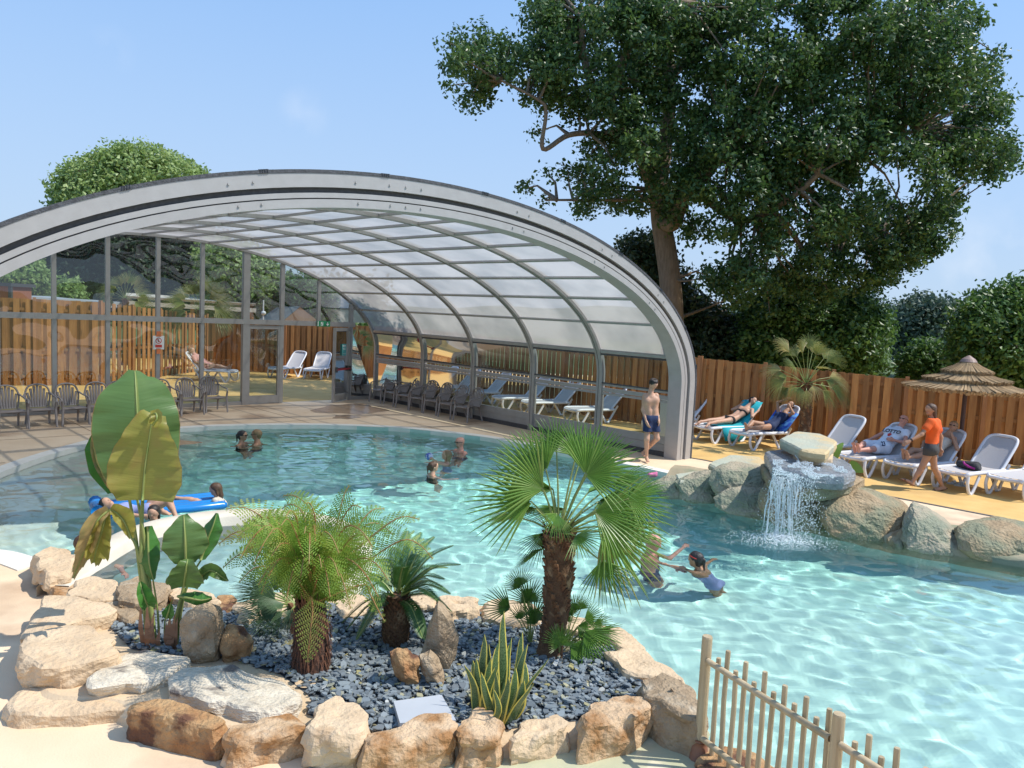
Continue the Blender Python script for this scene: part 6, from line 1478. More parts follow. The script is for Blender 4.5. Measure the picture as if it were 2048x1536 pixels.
limbs = [([o2(1322, 440), o2(1347, 447, -1), o2(1368, 396, -1.8), o2(1411, 354, -2.5), o2(1450, 300, -3)], .30, .12),
 ([o2(1318, 400), o2(1290, 330, -1), o2(1250, 260, -1.5), o2(1220, 212, -2), o2(1185, 168, -2.5), o2(1167, 110, -2.5), o2(1162, 35, -2.5)], .26, .08),
 ([o2(1220, 212, -2), o2(1237, 157, -2.5), o2(1260, 87, -2.8), o2(1301, 29, -3), o2(1353, 3, -3)], .17, .08),
 ([o2(1322, 320), o2(1260, 290, -1), o2(1200, 268, -2), o2(1138, 270, -2.5), o2(1086, 298, -3), o2(1092, 226, -3), o2(1078, 200, -3), (o2(1000, 160, -3))], .13, .03),
 ([o2(1322, 445), o2(1400, 330, .5), o2(1500, 230, 1), o2(1640, 120, 1), o2(1780, 40, 1)], .34, .08),
 ([o2(1380, 370, -1), o2(1480, 440, -2), o2(1574, 400, -3), o2(1637, 348, -3.5)], .16, .08),
 ([o2(1420, 310), o2(1560, 340, -1), o2(1707, 319, -2), o2(1742, 290, -2), o2(1830, 262, -2)], .2, .06),
 ([o2(1318, 400), o2(1270, 400, -1), o2(1180, 400, -1.5), o2(1090, 400, -2)], .09, .03),
 ([o2(1340, 150, .6), o2(1420, 90, 1), o2(1560, 10, 1)], .2, .08),
 ([o2(1560, 340, -1), o2(1680, 420, 0), o2(1800, 480, 0)], .14, .05)]
tree('oak_tree', 'huge dark green oak towering behind the fence at upper right', oak_poly, OY_, 4.2, M['oak'], .165, 800, (19, 56), (tbase, [o2(*p) for p in tr_px], [.47, .40, .38, .37, .35, .31, .27, .22, .18, .12]), limbs, seed=4, cap=170000, nmax=420, inner=.80, holes=[(1130, 320, 22), (1545, 560, 10), (1500, 330, 16), (1625, 300, 14), (1090, 330, 18), (1385, 300, 12), (1445, 590, 8)], spacing=.66)
BG = 'trees and bushes beyond the fences'
tree('tree', 'pale green clipped tree rising above the left end of the roof', [(98,420),(102,352),(150,318),(200,305),(236,282),(290,288),(345,305),(392,330),(418,350),(430,430),(300,470),(100,470)], 46, 3.5, M['lime'], .25, 300, (9, 30), seed=11, group=BG, cap=26000)
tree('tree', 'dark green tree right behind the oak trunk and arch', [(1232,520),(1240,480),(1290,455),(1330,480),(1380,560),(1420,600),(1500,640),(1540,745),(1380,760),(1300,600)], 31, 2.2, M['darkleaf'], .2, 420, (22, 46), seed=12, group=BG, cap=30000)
tree('tree', 'mid green bushy tree behind the windmill palm', [(1470,660),(1490,600),(1560,565),(1650,572),(1740,585),(1775,620),(1790,660),(1768,700),(1785,745),(1640,775),(1480,765)], 30, 2.4, M['midleaf'], .2, 420, (20, 42), seed=13, group=BG, cap=34000)
tree('tree', 'bright green tree at the right edge above the thatched parasol', [(1895,650),(1925,600),(1985,575),(2040,552),(2110,560),(2160,640),(2160,800),(1960,800),(1905,760)], 27, 2.2, M['midleaf'], .19, 420, (20, 44), seed=14, group=BG, cap=34000)
tree('bush', 'light green bush just left of the thatched parasol roof', [(1798,730),(1815,698),(1850,680),(1895,685),(1915,720),(1905,775),(1800,775)], 30, 1.2, M['midleaf'], .19, 460, (14, 28), seed=15, group=BG, cap=12000, cat='bush')
tree('tree', 'tree with haze tinted leaves between the oak and the bright right tree', [(1785,640),(1812,600),(1850,588),(1900,610),(1925,650),(1910,720),(1800,745)], 52, 3, M['haze_leaf'], .34, 190, (14, 30), seed=16, group=BG, cap=16000)
# greenery seen through the gable glass
tree('tree', 'light green tree at far left behind the glass wall', [(-60,520),(20,505),(62,512),(96,545),(98,590),(60,612),(-60,612)], 36, 1.6, M['lime'], .22, 380, (14, 26), seed=21, group=BG, cap=12000)
tree('bush', 'round light green bush behind the second glass bay', [(108,600),(112,568),(140,555),(166,575),(168,605)], 35, 1.0, M['lime'], .2, 420, (10, 18), seed=22, group=BG, cap=6000, cat='bush')
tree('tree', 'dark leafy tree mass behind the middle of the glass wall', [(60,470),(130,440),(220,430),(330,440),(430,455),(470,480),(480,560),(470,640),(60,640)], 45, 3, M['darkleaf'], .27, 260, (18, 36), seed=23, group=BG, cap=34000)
tree('tree', 'sunlit tree behind the thick glass wall post', [(395,500),(430,478),(500,485),(548,520),(572,560),(570,640),(400,640)], 41, 2.4, M['lime'], .24, 330, (16, 30), seed=24, group=BG, cap=20000)
tree('tree', 'green tree behind the upper panes above the exit sign', [(560,560),(600,548),(660,570),(720,610),(745,660),(740,700),(560,660)], 40, 2, M['midleaf'], .24, 330, (14, 28), seed=25, group=BG, cap=18000)
# far wooded skyline
V, F, rn = [], [], []
rs_ = np.random.RandomState(5); cen = []; rad = []
for x in range(1500, 2300, 9):
    yt = 604 - 18 * math.exp(-((x - 2010) / 90) ** 2) + 6 * math.sin(x * .05) + rs_.uniform(-4, 4)
    for k in range(3): cen.append(WD(x + rs_.uniform(-5, 5), yt + 14 + k * 16, 150 - k * 14)); rad.append(1.5 + rs_.rand() * .8)
for x in range(-250, 760, 10):
    for k in range(3): cen.append(WD(x, 560 + .03 * x + rs_.uniform(-5, 5) + k * 20, 96 - k * 10)); rad.append(1.3 + rs_.rand() * .7)
V, F, rn = leaves(cen, rad, 26, .8, 6, cap=40000)
o = npmesh('distant_wood', V, F, M['haze_leaf'], rnd=rn); tag(o, 'wooded skyline in the distance with haze put into its colour', 'wood', kind='stuff')
# wooded hill itself
mb = MB(); prof = []
for i in range(60):
    x = 300 + i * 32; prof.append(x)
vs = []
for i, x in enumerate(prof):
    yt = 600 - 12 * math.exp(-((x - 2010) / 110) ** 2) + 3 * math.sin(x * .03); a = WD(x, yt + 14, 165); vs += [a, Vector((a.x * .62, a.y * .62, -.015)), Vector((a.x * 1.3, a.y * 1.3, -.015))]
mb.add(vs, [(3 * i, 3 * i + 3, 3 * i + 4, 3 * i + 1) for i in range(59)] + [(3 * i, 3 * i + 2, 3 * i + 5, 3 * i + 3) for i in range(59)])
o = mb.build('hill', mat('wooded_hill', (.05, .085, .05), (.08, .12, .07), .15, .95, .5, .4), smooth=True); o['kind'] = 'structure'
# ---------------------------------------------------------------- things behind the glass wall
def rpalm(label, base_px, cpx, Y, rpx, seed, n=15):
    c = WD(*cpx, Y); b = Vector((c.x, Y, 0)); r_ = random.Random(seed); Fs = []
    for k in range(n):
        a = math.pi * (-.15 + 1.3 * k / (n - 1)); tx = cpx[0] + rpx * math.cos(a) * r_.uniform(.85, 1.1); ty = cpx[1] - rpx * math.sin(a) * r_.uniform(.85, 1.1); tip = WD(tx, ty, Y + r_.uniform(-.8, .8)); hub = c.lerp(tip, .4) + Vector((0, 0, .1)); Fs.append((hub, tip, Vector((r_.uniform(-.4, .4), -.7, .5)), r_.uniform(.2, .9)))
    palm('windmill_palm', label, b, c, .12, .11, Fs, M['trachy'], seed=seed, n=16, span=90, droop=.25, skirt=False)
rpalm('shaggy palm behind the fence seen through the third glass bay', None, (250, 598), 33, 62, 41)
rpalm('tall palm with a bare trunk behind the fourth glass bay', None, (400, 620), 30, 78, 42, 17)
rpalm('small palm at the right edge of the glass wall', None, (715, 690), 29, 42, 43, 11)
M['reed'] = mat('pale_reed_roof', (.62, .56, .50), (.50, .44, .38), 20, .9, .6, 40)
a, b = WD(250, 596, 36), WD(512, 612, 38.5); root = thing('pergola', Vector((a.x, a.y, 0)), 'pergola with a pale reed roof behind the fence', 'pergola')
dv = (b - a).normalized(); bk = Vector((-dv.y, dv.x, 0)).normalized() * 3.0
mb = MB(root.location); q = [a, b, b + bk + UZ * .15, a + bk + UZ * .15]; mb.add(q + [p + UZ * .10 for p in q], [(3, 2, 1, 0), (4, 5, 6, 7), (0, 1, 5, 4), (1, 2, 6, 5), (2, 3, 7, 6), (3, 0, 4, 7)])
for i in range(160):
    t = (i + .5) / 160; p = a.lerp(b, t); mb.tube([p + UZ * .10 - bk * .04, p + bk * .4 + UZ * .14], .018, 4)
mb.build('roof', M['reed'], root)
for t in (.03, .5, .97):
    mb = MB(root.location); p = a.lerp(b, t) + bk * .05; mb.tube([Vector((p.x, p.y, 0)), p], .10, 8); mb.build('post', M['fence_post'], root)
mb = MB(root.location); mb.bar(a - UZ * .22, b - UZ * .22, .16, .2); mb.build('beam', M['reed'], root)
a, b, c_ = WD(510, 641, 39), WD(610, 641, 37), WD(560, 613, 39); root = thing('tent', Vector((c_.x, c_.y, 0)), 'tent lodge with a blue grey canvas roof and brown gable', 'tent')
bk = Vector((-.8, 5, 0)); bk2 = Vector((.8, 4, 0)); mb = MB(root.location); rg = WD(600, 617, 38.2)
e1, e2 = WD(508, 645, 38), WD(645, 645, 37.5); mb.add([e1, WD(562, 645, 37), WD(600, 613, 37.6), WD(556, 613, 38.6)], [(0, 1, 2, 3)]); mb.add([WD(600, 613, 37.6), WD(556, 613, 38.6), WD(600, 640, 41), WD(655, 646, 39)], [(0, 1, 2, 3)]); mb.build('roof', mat('blue_grey_canvas', (.14, .17, .20), (.10, .125, .15), 4, .8), root)
mb = MB(root.location); g0, g1, g2 = WD(562, 645, 37.02), WD(640, 645, 37.6), WD(600, 614, 37.62); f_ = lambda p: Vector((p.x, p.y, 0)); mb.add([g0, g1, g2, f_(g0), f_(g1)], [(0, 1, 2), (3, 4, 1, 0)]); e1b = f_(e1); mb.add([e1, g0, f_(g0), e1b], [(0, 1, 2, 3)]); mb.build('gable', mat('brown_canvas', (.22, .12, .07), (.18, .09, .05), 4, .8), root)
a, b = WD(24, 590, 30), WD(200, 604, 33); root = thing('flat_roof_hut', Vector((a.x, a.y, 0)), 'long low hut with a grey flat roof behind the left fence', 'hut'); bk = Vector((-1, 4, 0))
mb = MB(root.location); q = [a, b, b + bk, a + bk]; mb.add([p - UZ * .25 for p in q] + q, [(3, 2, 1, 0), (4, 5, 6, 7), (0, 1, 5, 4), (1, 2, 6, 5), (2, 3, 7, 6), (3, 0, 4, 7)]); mb.build('roof', mat('grey_roof', (.36, .38, .42), (.30, .32, .36), 3, .7), root)
mb = MB(root.location); q = [a + bk * .1 + dv * .2, b + bk * .1 - dv * .2]; mb.add([q[0] - UZ * .25, q[1] - UZ * .25, f_(q[1]), f_(q[0])], [(0, 1, 2, 3)]); mb.build('wall', M['fence'], root)
a = WD(12, 605, 27); root = thing('timber_cabin', Vector((a.x, a.y, 0)), 'dark framed red brown timber cabin at the far left edge', 'cabin'); p = Vector((WD(0, 590, 27).x - .3, 27.6, 0)); h_ = WD(0, 572, 27).z
mb = MB(root.location); mb.box(p + UZ * h_ / 2, (1.3, 1.2, h_)); mb.build('wall', mat('red_cedar', (.34, .12, .06), (.26, .09, .045), 8, .8, .2, 40, stretch=(6, 6, .4)), root)
mb = MB(root.location); mb.box(p + UZ * (h_ + .06), (1.5, 1.4, .12)); mb.box(p + Vector((.68, -.62, h_ / 2)), (.1, .1, h_)); mb.build('roof', M['alu_dark'], root)
a = WD(527, 626, 34); root = thing('lamp_post', Vector((a.x, a.y, 0)), 'thin white lamp post with a small globe beyond the fence', 'lamp post'); mb = MB(root.location); mb.tube([Vector((a.x, a.y, 0)), WD(527, 600, 34)], .03, 6); mb.build('pole', M['wplastic'], root); mb = MB(root.location); mb.lathe([(.01, -.1), (.09, -.06), (.11, 0), (.09, .06), (.01, .1)], a, 10); mb.build('globe', M['wplastic'], root, smooth=True)
# ================================================================ PEOPLE
def skinmat(name, c): 
    m = mat(name, c, tuple(x * .86 for x in c), 9, .5, .05, 60, spec=.35); m.node_tree.nodes['Principled BSDF'].inputs['Subsurface Weight'].default_value = .0
    return m
M['skin'] = skinmat('fair_skin', (.58, .34, .23)); M['skin_tan'] = skinmat('tanned_skin', (.46, .25, .155)); M['skin_pink'] = skinmat('pink_skin', (.62, .30, .22))
M['hair_black'] = mat('black_hair', (.012, .010, .010), (.03, .022, .02), 40, .45, .4, 120, stretch=(1, 1, .2))
M['hair_brown'] = mat('brown_hair', (.06, .03, .016), (.11, .055, .03), 40, .5, .4, 120, stretch=(1, 1, .2))
M['hair_fair'] = mat('fair_wet_hair', (.22, .13, .06), (.30, .19, .09), 40, .5, .4, 120, stretch=(1, 1, .2))
M['eye'] = mat('dark_eye', (.02, .015, .012), (.03, .02, .02), 5, .2); M['lip'] = mat('lips', (.40, .13, .11), (.36, .11, .1), 9, .5)
M['shades'] = mat('dark_sunglasses', (.01, .01, .012), (.015, .015, .015), 5, .12)
def cloth(name, c): return mat(name, c, tuple(x * .82 for x in c), 7, .85, .3, 35)
M['orange'] = cloth('orange_tshirt', (.80, .12, .015)); M['navy'] = cloth('navy_cloth', (.018, .035, .10)); M['denim'] = cloth('dark_denim', (.06, .062, .065)); M['black'] = cloth('black_cloth', (.012, .012, .014)); M['whitec'] = cloth('white_cloth', (.74, .76, .82)); M['stripe'] = cloth('pink_striped_cloth', (.62, .30, .26)); M['cream'] = cloth('cream_swimsuit', (.60, .54, .46)); M['lilac'] = cloth('lilac_swimsuit', (.30, .34, .62))
def V3(p): return np.array(tuple(p), float)
def head_prims(c, f, u, s):
    """rounded bones for skull, jaw, nose, ears; c head centre, f facing, u up"""
    f = Vector(f).normalized(); u = Vector(u); u = (u - f * u.dot(f)).normalized(); r = f.cross(u)
    q = lambda a, b, k: c + (f * a + r * b + u * k) * s
    P = [(q(-.022, 0, .028), q(.012, 0, .030), .080 * s, .076 * s), (q(.018, 0, -.02), q(.040, 0, -.062), .062 * s, .040 * s), (q(.045, .0, .035), q(.05, 0, .034), .050 * s, .05 * s),
         (q(.082, 0, .010), q(.098, 0, -.018), .009 * s, .014 * s), (q(-.008, -.076, .002), q(-.008, -.080, -.022), .014 * s, .009 * s), (q(-.008, .076, .002), q(-.008, .080, -.022), .014 * s, .009 * s), (q(.068, -.01, -.048), q(.068, .01, -.048), .014 * s, .014 * s)]
    return P, q
def hair_prims(q, s, style):
    P = [(q(-.030, 0, .034), q(.004, 0, .044), .088 * s, .084 * s), (q(-.035, 0, .0), q(-.04, 0, -.03), .078 * s, .060 * s)]
    if style == 'curly': P += [(q(-.02 + .05 * math.cos(a), .06 * math.sin(a), .085), q(-.02 + .05 * math.cos(a), .06 * math.sin(a), .09), .034 * s, .034 * s) for a in np.linspace(0, 6.28, 9)[:-1]] + [(q(.05, 0, .085), q(.055, 0, .08), .034 * s, .03 * s)]
    if style == 'long': P += [(q(-.06, 0, .0), q(-.085, 0, -.16), .062 * s, .060 * s), (q(-.085, .0, -.16), q(-.10, 0, -.33), .058 * s, .020 * s), (q(-.03, -.06, .0), q(-.06, -.065, -.14), .035 * s, .026 * s), (q(-.03, .06, .0), q(-.06, .065, -.14), .035 * s, .026 * s)]
    if style == 'wet': P += [(q(-.06, 0, .0), q(-.075, 0, -.12), .058 * s, .045 * s), (q(-.075, 0, -.12), q(-.08, 0, -.22), .045 * s, .014 * s), (q(-.02, -.07, .01), q(-.035, -.07, -.10), .026 * s, .018 * s), (q(-.02, .07, .01), q(-.035, .07, -.10), .026 * s, .018 * s)]
    if style == 'tail': P += [(q(-.10, 0, .03), q(-.12, 0, .02), .026 * s, .026 * s), (q(-.12, 0, .02), q(-.135, 0, -.13), .026 * s, .010 * s)]
    return P
def hand_prims(wr, tip_dir, palm_n, s, curl=.35):
    """palm, four curled fingers of unequal length and a thumb"""
    d = Vector(tip_dir).normalized(); n_ = Vector(palm_n); n_ = (n_ - d * n_.dot(d)).normalized(); t = d.cross(n_)
    P = [(wr + d * .02 * s, wr + d * .075 * s, .026 * s, .030 * s), (wr + d * .03 * s + t * .02 * s, wr + d * .08 * s + t * .026 * s, .017 * s, .015 * s), (wr + d * .03 * s - t * .02 * s, wr + d * .08 * s - t * .026 * s, .017 * s, .015 * s)]
    for k, L in ((-1.5, .062), (-.5, .076), (.5, .072), (1.5, .056)):
        b = wr + (d * .088 + t * k * .019) * s; m_ = b + (d * math.cos(curl * .5) + n_ * math.sin(curl * .5) + t * k * .05) * L * .5 * s; e = m_ + (d * math.cos(curl * 1.6) + n_ * math.sin(curl * 1.6)) * L * .5 * s
        P += [(b, m_, .0095 * s, .0088 * s), (m_, e, .0088 * s, .0078 * s)]
    b = wr + (d * .03 - t * .028) * s; m_ = b + (d * .6 - t * .75 + n_ * .3).normalized() * .035 * s; P += [(b, m_, .012 * s, .011 * s), (m_, m_ + (d * .85 - t * .3 + n_ * .4).normalized() * .032 * s, .0105 * s, .009 * s)]
    return P
def person(label, J, s=1.0, skin='skin', hair=('hair_brown', 'short'), f=(0, -1, 0), hu=(0, 0, 1), clothes=(), shades=False, h=.012, hands=True, category='person', group=None, goggles=None, beard=None, fem=False, base=None, nose_only=False):
    """J: joint name -> world point. Missing limbs are left out (below water they are simply not drawn by the photo)."""
    J = {k: Vector(v) for k, v in J.items()}; c = J['head']
    hp, q = head_prims(c, f, hu, s); P = list(hp); seg = {}
    def add(name, a, b, ra, rb):
        if a in J and b in J: P.append((J[a], J[b], ra * s, rb * s)); seg.setdefault(name, []).append(P[-1])
    J.setdefault('skull', q(-.02, 0, -.05))
    add('neck', 'skull', 'neck', .052 if not fem else .045, .056 if not fem else .048)
    if 'shL' in J:
        cen = (J['shL'] + J['shR']) / 2; ax = (J['shR'] - J['shL']).normalized(); up = (J['neck'] - J['waist']).normalized() if 'waist' in J else UZ
        J['chestL'] = cen - ax * .085 * s - up * .10 * s; J['chestR'] = cen + ax * .085 * s - up * .10 * s; J['nb'] = cen + up * .0 * s
        add('torso', 'chestL', 'chestR', .108 if not fem else .096, .108 if not fem else .096); add('torso', 'shL', 'shR', .050, .050); add('torso', 'neck', 'nb', .056, .085)
        if 'waist' in J:
            J['waL'] = J['waist'] - ax * .06 * s; J['waR'] = J['waist'] + ax * .06 * s
            add('torso', 'chestL', 'waL', .098 if not fem else .085, .080 if not fem else .066); add('torso', 'chestR', 'waR', .098 if not fem else .085, .080 if not fem else .066)
            if fem:
                fr = Vector(f); fr = (fr - ax * fr.dot(ax)).normalized()
                for k in ('chestL', 'chestR'): P.append((J[k] + fr * .05 * s - up * .02 * s, J[k] + fr * .06 * s - up * .03 * s, .052 * s, .05 * s)); seg['torso'].append(P[-1])
    if 'hipL' in J:
        add('pelvis', 'hipL', 'hipR', .098, .098)
        if 'waL' in J: add('torso', 'waL', 'hipL', .080 if not fem else .070, .092); add('torso', 'waR', 'hipR', .080 if not fem else .070, .092)
    for S_ in 'LR':
        add('upper_arm' + S_, 'sh' + S_, 'el' + S_, .049, .036); add('forearm' + S_, 'el' + S_, 'wr' + S_, .038, .024)
        add('thigh' + S_, 'hip' + S_, 'kn' + S_, .084, .055); add('calf' + S_, 'kn' + S_, 'an' + S_, .056, .033)
        if 'kn' + S_ in J and 'an' + S_ in J:
            k, a = J['kn' + S_], J['an' + S_]; tr_ = (J.get('to' + S_, a) - a); tr_ = tr_.normalized() if tr_.length > .01 else Vector((0, -1, 0)); m_ = k.lerp(a, .28) - tr_ * .022 * s; P.append((m_, k.lerp(a, .45) - tr_ * .016 * s, .050 * s, .042 * s)); seg['calf' + S_].append(P[-1])
        if 'to' + S_ in J:
            a, t = J['an' + S_], J['to' + S_]; d = (t - a); dn = d.normalized(); heel = a - dn * .03 * s - (a - J['kn' + S_]).normalized() * -.03 * s
            P += [(heel, a + (t - a) * .45, .030 * s, .036 * s), (a + (t - a) * .4, t, .034 * s, .022 * s)]
            sd_ = dn.cross((J['kn' + S_] - a).normalized()).normalized()
            for k in range(-2, 3): P.append((t + sd_ * k * .015 * s - dn * .01 * s, t + sd_ * k * .016 * s + dn * (.030 - .004 * abs(k + 1)) * s, .011 * s, .009 * s))
        if hands and 'wr' + S_ in J:
            e, w_ = J['el' + S_], J['wr' + S_]; dr = J.get('ha' + S_, w_ + (w_ - e)) - w_; inn = (J.get('waist', J['neck']) - w_); P += hand_prims(w_, dr, inn if inn.length > .01 else UZ, s)
    V_, F_ = sdf_mesh([(V3(a), V3(b), ra, rb) for a, b, ra, rb in P], h=h, k=.035 * s)
    org = Vector(base) if base else Vector((c.x, c.y, min(v[2] for v in V_)))
    root = thing('person', org, label, category, group)
    body = npmesh('body', V_, F_, M[skin], parent=root, smooth=True); body.cycles.is_caustics_receiver = True
    # face
    for sg in (-1, 1):
        mb = MB(org); e = q(.078, sg * .030, .012); mb.lathe([(.0005, -.010 * s), (.008 * s, -.006 * s), (.0115 * s, 0), (.008 * s, .006 * s), (.0005, .010 * s)], e, 8); mb.build('eye', M['eye'], root, smooth=True)
    mb = MB(org); mb.tube([q(.076, -.022, -.044), q(.086, 0, -.045), q(.076, .022, -.044)], .006 * s, 6, squash=.6); mb.build('mouth', M['lip'], root, smooth=True)
    if hair:
        hm_, st = hair; hpz = hair_prims(q, s, st)
        F0 = [(V3(a), V3(b), ra, rb) for a, b, ra, rb in hpz]
        n_f = q(1, 0, .55) - q(0, 0, 0)
        if st == 'bald': hpz = None
        else:
            # keep hair off the face: cut by a slanted plane, long strands hang behind it
            V_, F_ = sdf_mesh(F0, h=min(h, .010), k=.02 * s, clip=[(V3(q(.052 if st != 'curly' else .075, 0, .03)), V3(q(1, 0, -.55) - q(0, 0, 0)))])
            npmesh('hair', V_, F_, M[hm_], parent=root, smooth=True)
    if beard:
        V_, F_ = sdf_mesh([(V3(q(.035, 0, -.06)), V3(q(.05, 0, -.075)), .042 * s, .034 * s)], h=.009); npmesh('beard', V_, F_, M[beard], parent=root, smooth=True)
    if shades:
        mb = MB(org)
        for sg in (-1, 1): mb.tube([q(.094, sg * .012, .014), q(.092, sg * .050, .014)], .019 * s, 8, squash=.6); mb.tube([q(.08, sg * .066, .018), q(-.01, sg * .084, .014)], .005 * s, 5)
        mb.tube([q(.098, -.012, .018), q(.098, .012, .018)], .005 * s, 5); mb.build('sunglasses', M['shades'], root, smooth=True)
    if goggles:
        mb = MB(org); mb.tube([q(.088 * math.cos(a) - .008, .092 * math.sin(a), .052 + .02 * math.cos(a)) for a in np.linspace(0, 6.283, 18)], .006 * s, 5); mb.build('goggles', M[goggles], root, smooth=True)
    for nm, m_, segs, grow, clips, upto in clothes:
        pr = []
        for sname, frac in segs.items():
            for a, b, ra, rb in seg.get(sname, []):
                b2 = Vector(a).lerp(Vector(b), frac) if frac < 1 else b; pr.append((V3(a), V3(b2), ra + grow * s, (rb if frac >= 1 else ra + (rb - ra) * frac) + grow * s * upto))
        if pr:
            cl = [(V3(J[k] if isinstance(k, str) else k) if not isinstance(k, tuple) else V3(Vector(J[k[0]]) + Vector(k[1])), V3(n__)) for k, n__ in clips]
            V_, F_ = sdf_mesh(pr, h=h, k=.045 * s, clip=cl)
            if len(F_): o_ = npmesh(nm, V_, F_, M[m_], parent=root, smooth=True); o_.cycles.is_caustics_receiver = True
    return root, q, J
# --- boy walking at the arch
Yb = W(1293, 924, 0).y
b_ = lambda x, y, d=0: WD(x, y, Yb + d)
J = dict(head=b_(1306.5, 769, -.03), neck=b_(1301, 787), shL=b_(1312.5, 791, .03), shR=b_(1290, 793, -.02), waist=b_(1302, 822), hipL=b_(1307.5, 837, .02), hipR=b_(1297, 838, 0), elR=b_(1285.5, 819, -.02), wrR=b_(1292.5, 843, -.12), haR=b_(1297, 853, -.16), elL=b_(1313, 819, .05), wrL=b_(1317, 838, -.05), haL=b_(1318, 849, -.08),
         knR=b_(1293.5, 878, -.10), anR=b_(1293, 915, 0), toR=b_(1295.5, 922.5, -.16), knL=b_(1314, 877, -.02), anL=b_(1287, 905, .25), toL=b_(1289, 912, .12))
person('boy in navy swim shorts walking bare chested beside the arch foot', J, .97, 'skin', ('hair_black', 'curly'), f=(.45, -.75, -.45), hu=(.1, -.3, 1), clothes=[('shorts', 'navy', {'pelvis': 1, 'thighL': .62, 'thighR': .62}, .022, [(('hipL', (0, 0, .075)), (0, 0, 1)), (('hipL', (0, 0, -.27)), (0, 0, -1))], 1.6)], h=.0095, base=Vector((b_(1293, 924).x, Yb, 0)))
# --- woman in orange
Yw = W(1886, 983, .004).y
w_ = lambda x, y, d=0: WD(x, y, Yw + d)
J = dict(head=w_(1861, 820), neck=w_(1866, 837), shL=w_(1862, 844, -.16), shR=w_(1872, 845, .17), waist=w_(1864.5, 881), hipL=w_(1861, 899, -.09), hipR=w_(1864, 899, .09), elL=w_(1843, 869, -.25), wrL=w_(1819.5, 882, -.28), haL=w_(1808, 888, -.28), elR=w_(1882, 875, .2), wrR=w_(1881, 897, .16), haR=w_(1881, 908, .14),
         knL=w_(1845, 932, -.08), anL=w_(1824, 966, -.08), toL=w_(1805, 958.5, -.08), knR=w_(1868.5, 936, .07), anR=w_(1886, 975, .07), toR=w_(1865, 982.5, .07))
root, q, JJ = person('woman with long brown hair in an orange t-shirt and dark shorts walking left', J, .99, 'skin_tan', ('hair_brown', 'long'), f=(-1, -.25, .02), hu=(0, 0, 1), fem=True, h=.0095, base=Vector((w_(1886, 983).x, Yw, .004)),
   clothes=[('tshirt', 'orange', {'torso': 1, 'upper_armL': .5, 'upper_armR': .5, 'neck': .01}, .022, [(('waist', (0, 0, -.05)), (0, 0, -1)), (('neck', (0, 0, .012)), (0, 0, 1))], 1.5), ('shorts', 'denim', {'pelvis': 1, 'thighL': .3, 'thighR': .3, 'torso': 1}, .018, [(('waist', (0, 0, -.04)), (0, 0, 1)), (('hipL', (0, 0, -.115)), (0, 0, -1))], 1.2)])
mb = MB(root.location); mb.tube([JJ['wrL'] + (JJ['elL'] - JJ['wrL']).normalized() * .02, JJ['wrL'] + (JJ['elL'] - JJ['wrL']).normalized() * .045], .033, 10); mb.build('wristwatch', M['black'], root)
for a_, t_ in (('anL', 'toL'), ('anR', 'toR')):
    a, t = JJ[a_], JJ[t_]; d = (t - a); mb = MB(root.location); sd_ = Vector((-.2, 1, 0)).normalized() * .045; dn = d.normalized(); up = sd_.cross(dn).normalized(); up = up if up.z > 0 else -up; o_ = -up * .045
    mb.add([a - dn * .06 - sd_ * .8 + o_, a - dn * .06 + sd_ * .8 + o_, t + dn * .05 + sd_ + o_ * .6, t + dn * .05 - sd_ + o_ * .6, a - dn * .06 - sd_ * .8 + o_ * .7, a - dn * .06 + sd_ * .8 + o_ * .7, t + dn * .05 + sd_ + o_ * .35, t + dn * .05 - sd_ + o_ * .35], [(0, 1, 2, 3), (7, 6, 5, 4), (0, 3, 7, 4), (1, 5, 6, 2), (0, 4, 5, 1), (3, 2, 6, 7)]); mb.tube([t - sd_ * .8 - dn * .03, t - dn * .04 + up * .035, t + sd_ * .8 - dn * .03], .012, 6); mb.build('sandal', mat('brown_sandal', (.16, .08, .04), (.12, .06, .03), 9, .7), root)
# shoulder print on the t-shirt
# --- people on loungers, in the lounger's own frame
def lp(i, **k): return {n_: LM[i] @ Vector(p) for n_, p in k.items()}
def rv(i, v): return LM[i].to_3x3() @ Vector(v)
# woman face down
J = lp(1, head=(1.70, -.04, 1.02), neck=(1.60, -.02, .90), shL=(1.50, .17, .82), shR=(1.52, -.20, .80), waist=(1.14, 0, .60), hipL=(.92, .10, .54), hipR=(.92, -.10, .54), knL=(.50, .13, .52), anL=(.12, .16, .49), toL=(-.04, .18, .42), knR=(.50, -.12, .52), anR=(.10, -.17, .50), toR=(-.05, -.20, .42), elR=(1.34, -.38, .66), wrR=(1.56, -.34, .78), elL=(1.42, .38, .74), wrL=(1.62, .30, .88))
person('woman in a black bikini lying face down on the turquoise towel', J, .98, 'skin', ('hair_black', 'short'), f=rv(1, (.3, -.9, .3)), hu=rv(1, (.7, 0, .7)), fem=True, clothes=[('bikini_bottom', 'black', {'pelvis': 1}, .010, [(('hipL', tuple(rv(1, (.07, 0, 0)))), tuple(rv(1, (1, 0, 0))))], 1), ('bikini_top', 'black', {'torso': 1}, .008, [(LM[1] @ Vector((1.40, 0, .7)), tuple(rv(1, (1, 0, .6)))), (LM[1] @ Vector((1.35, 0, .7)), tuple(rv(1, (-1, 0, -.6))))], 1)])
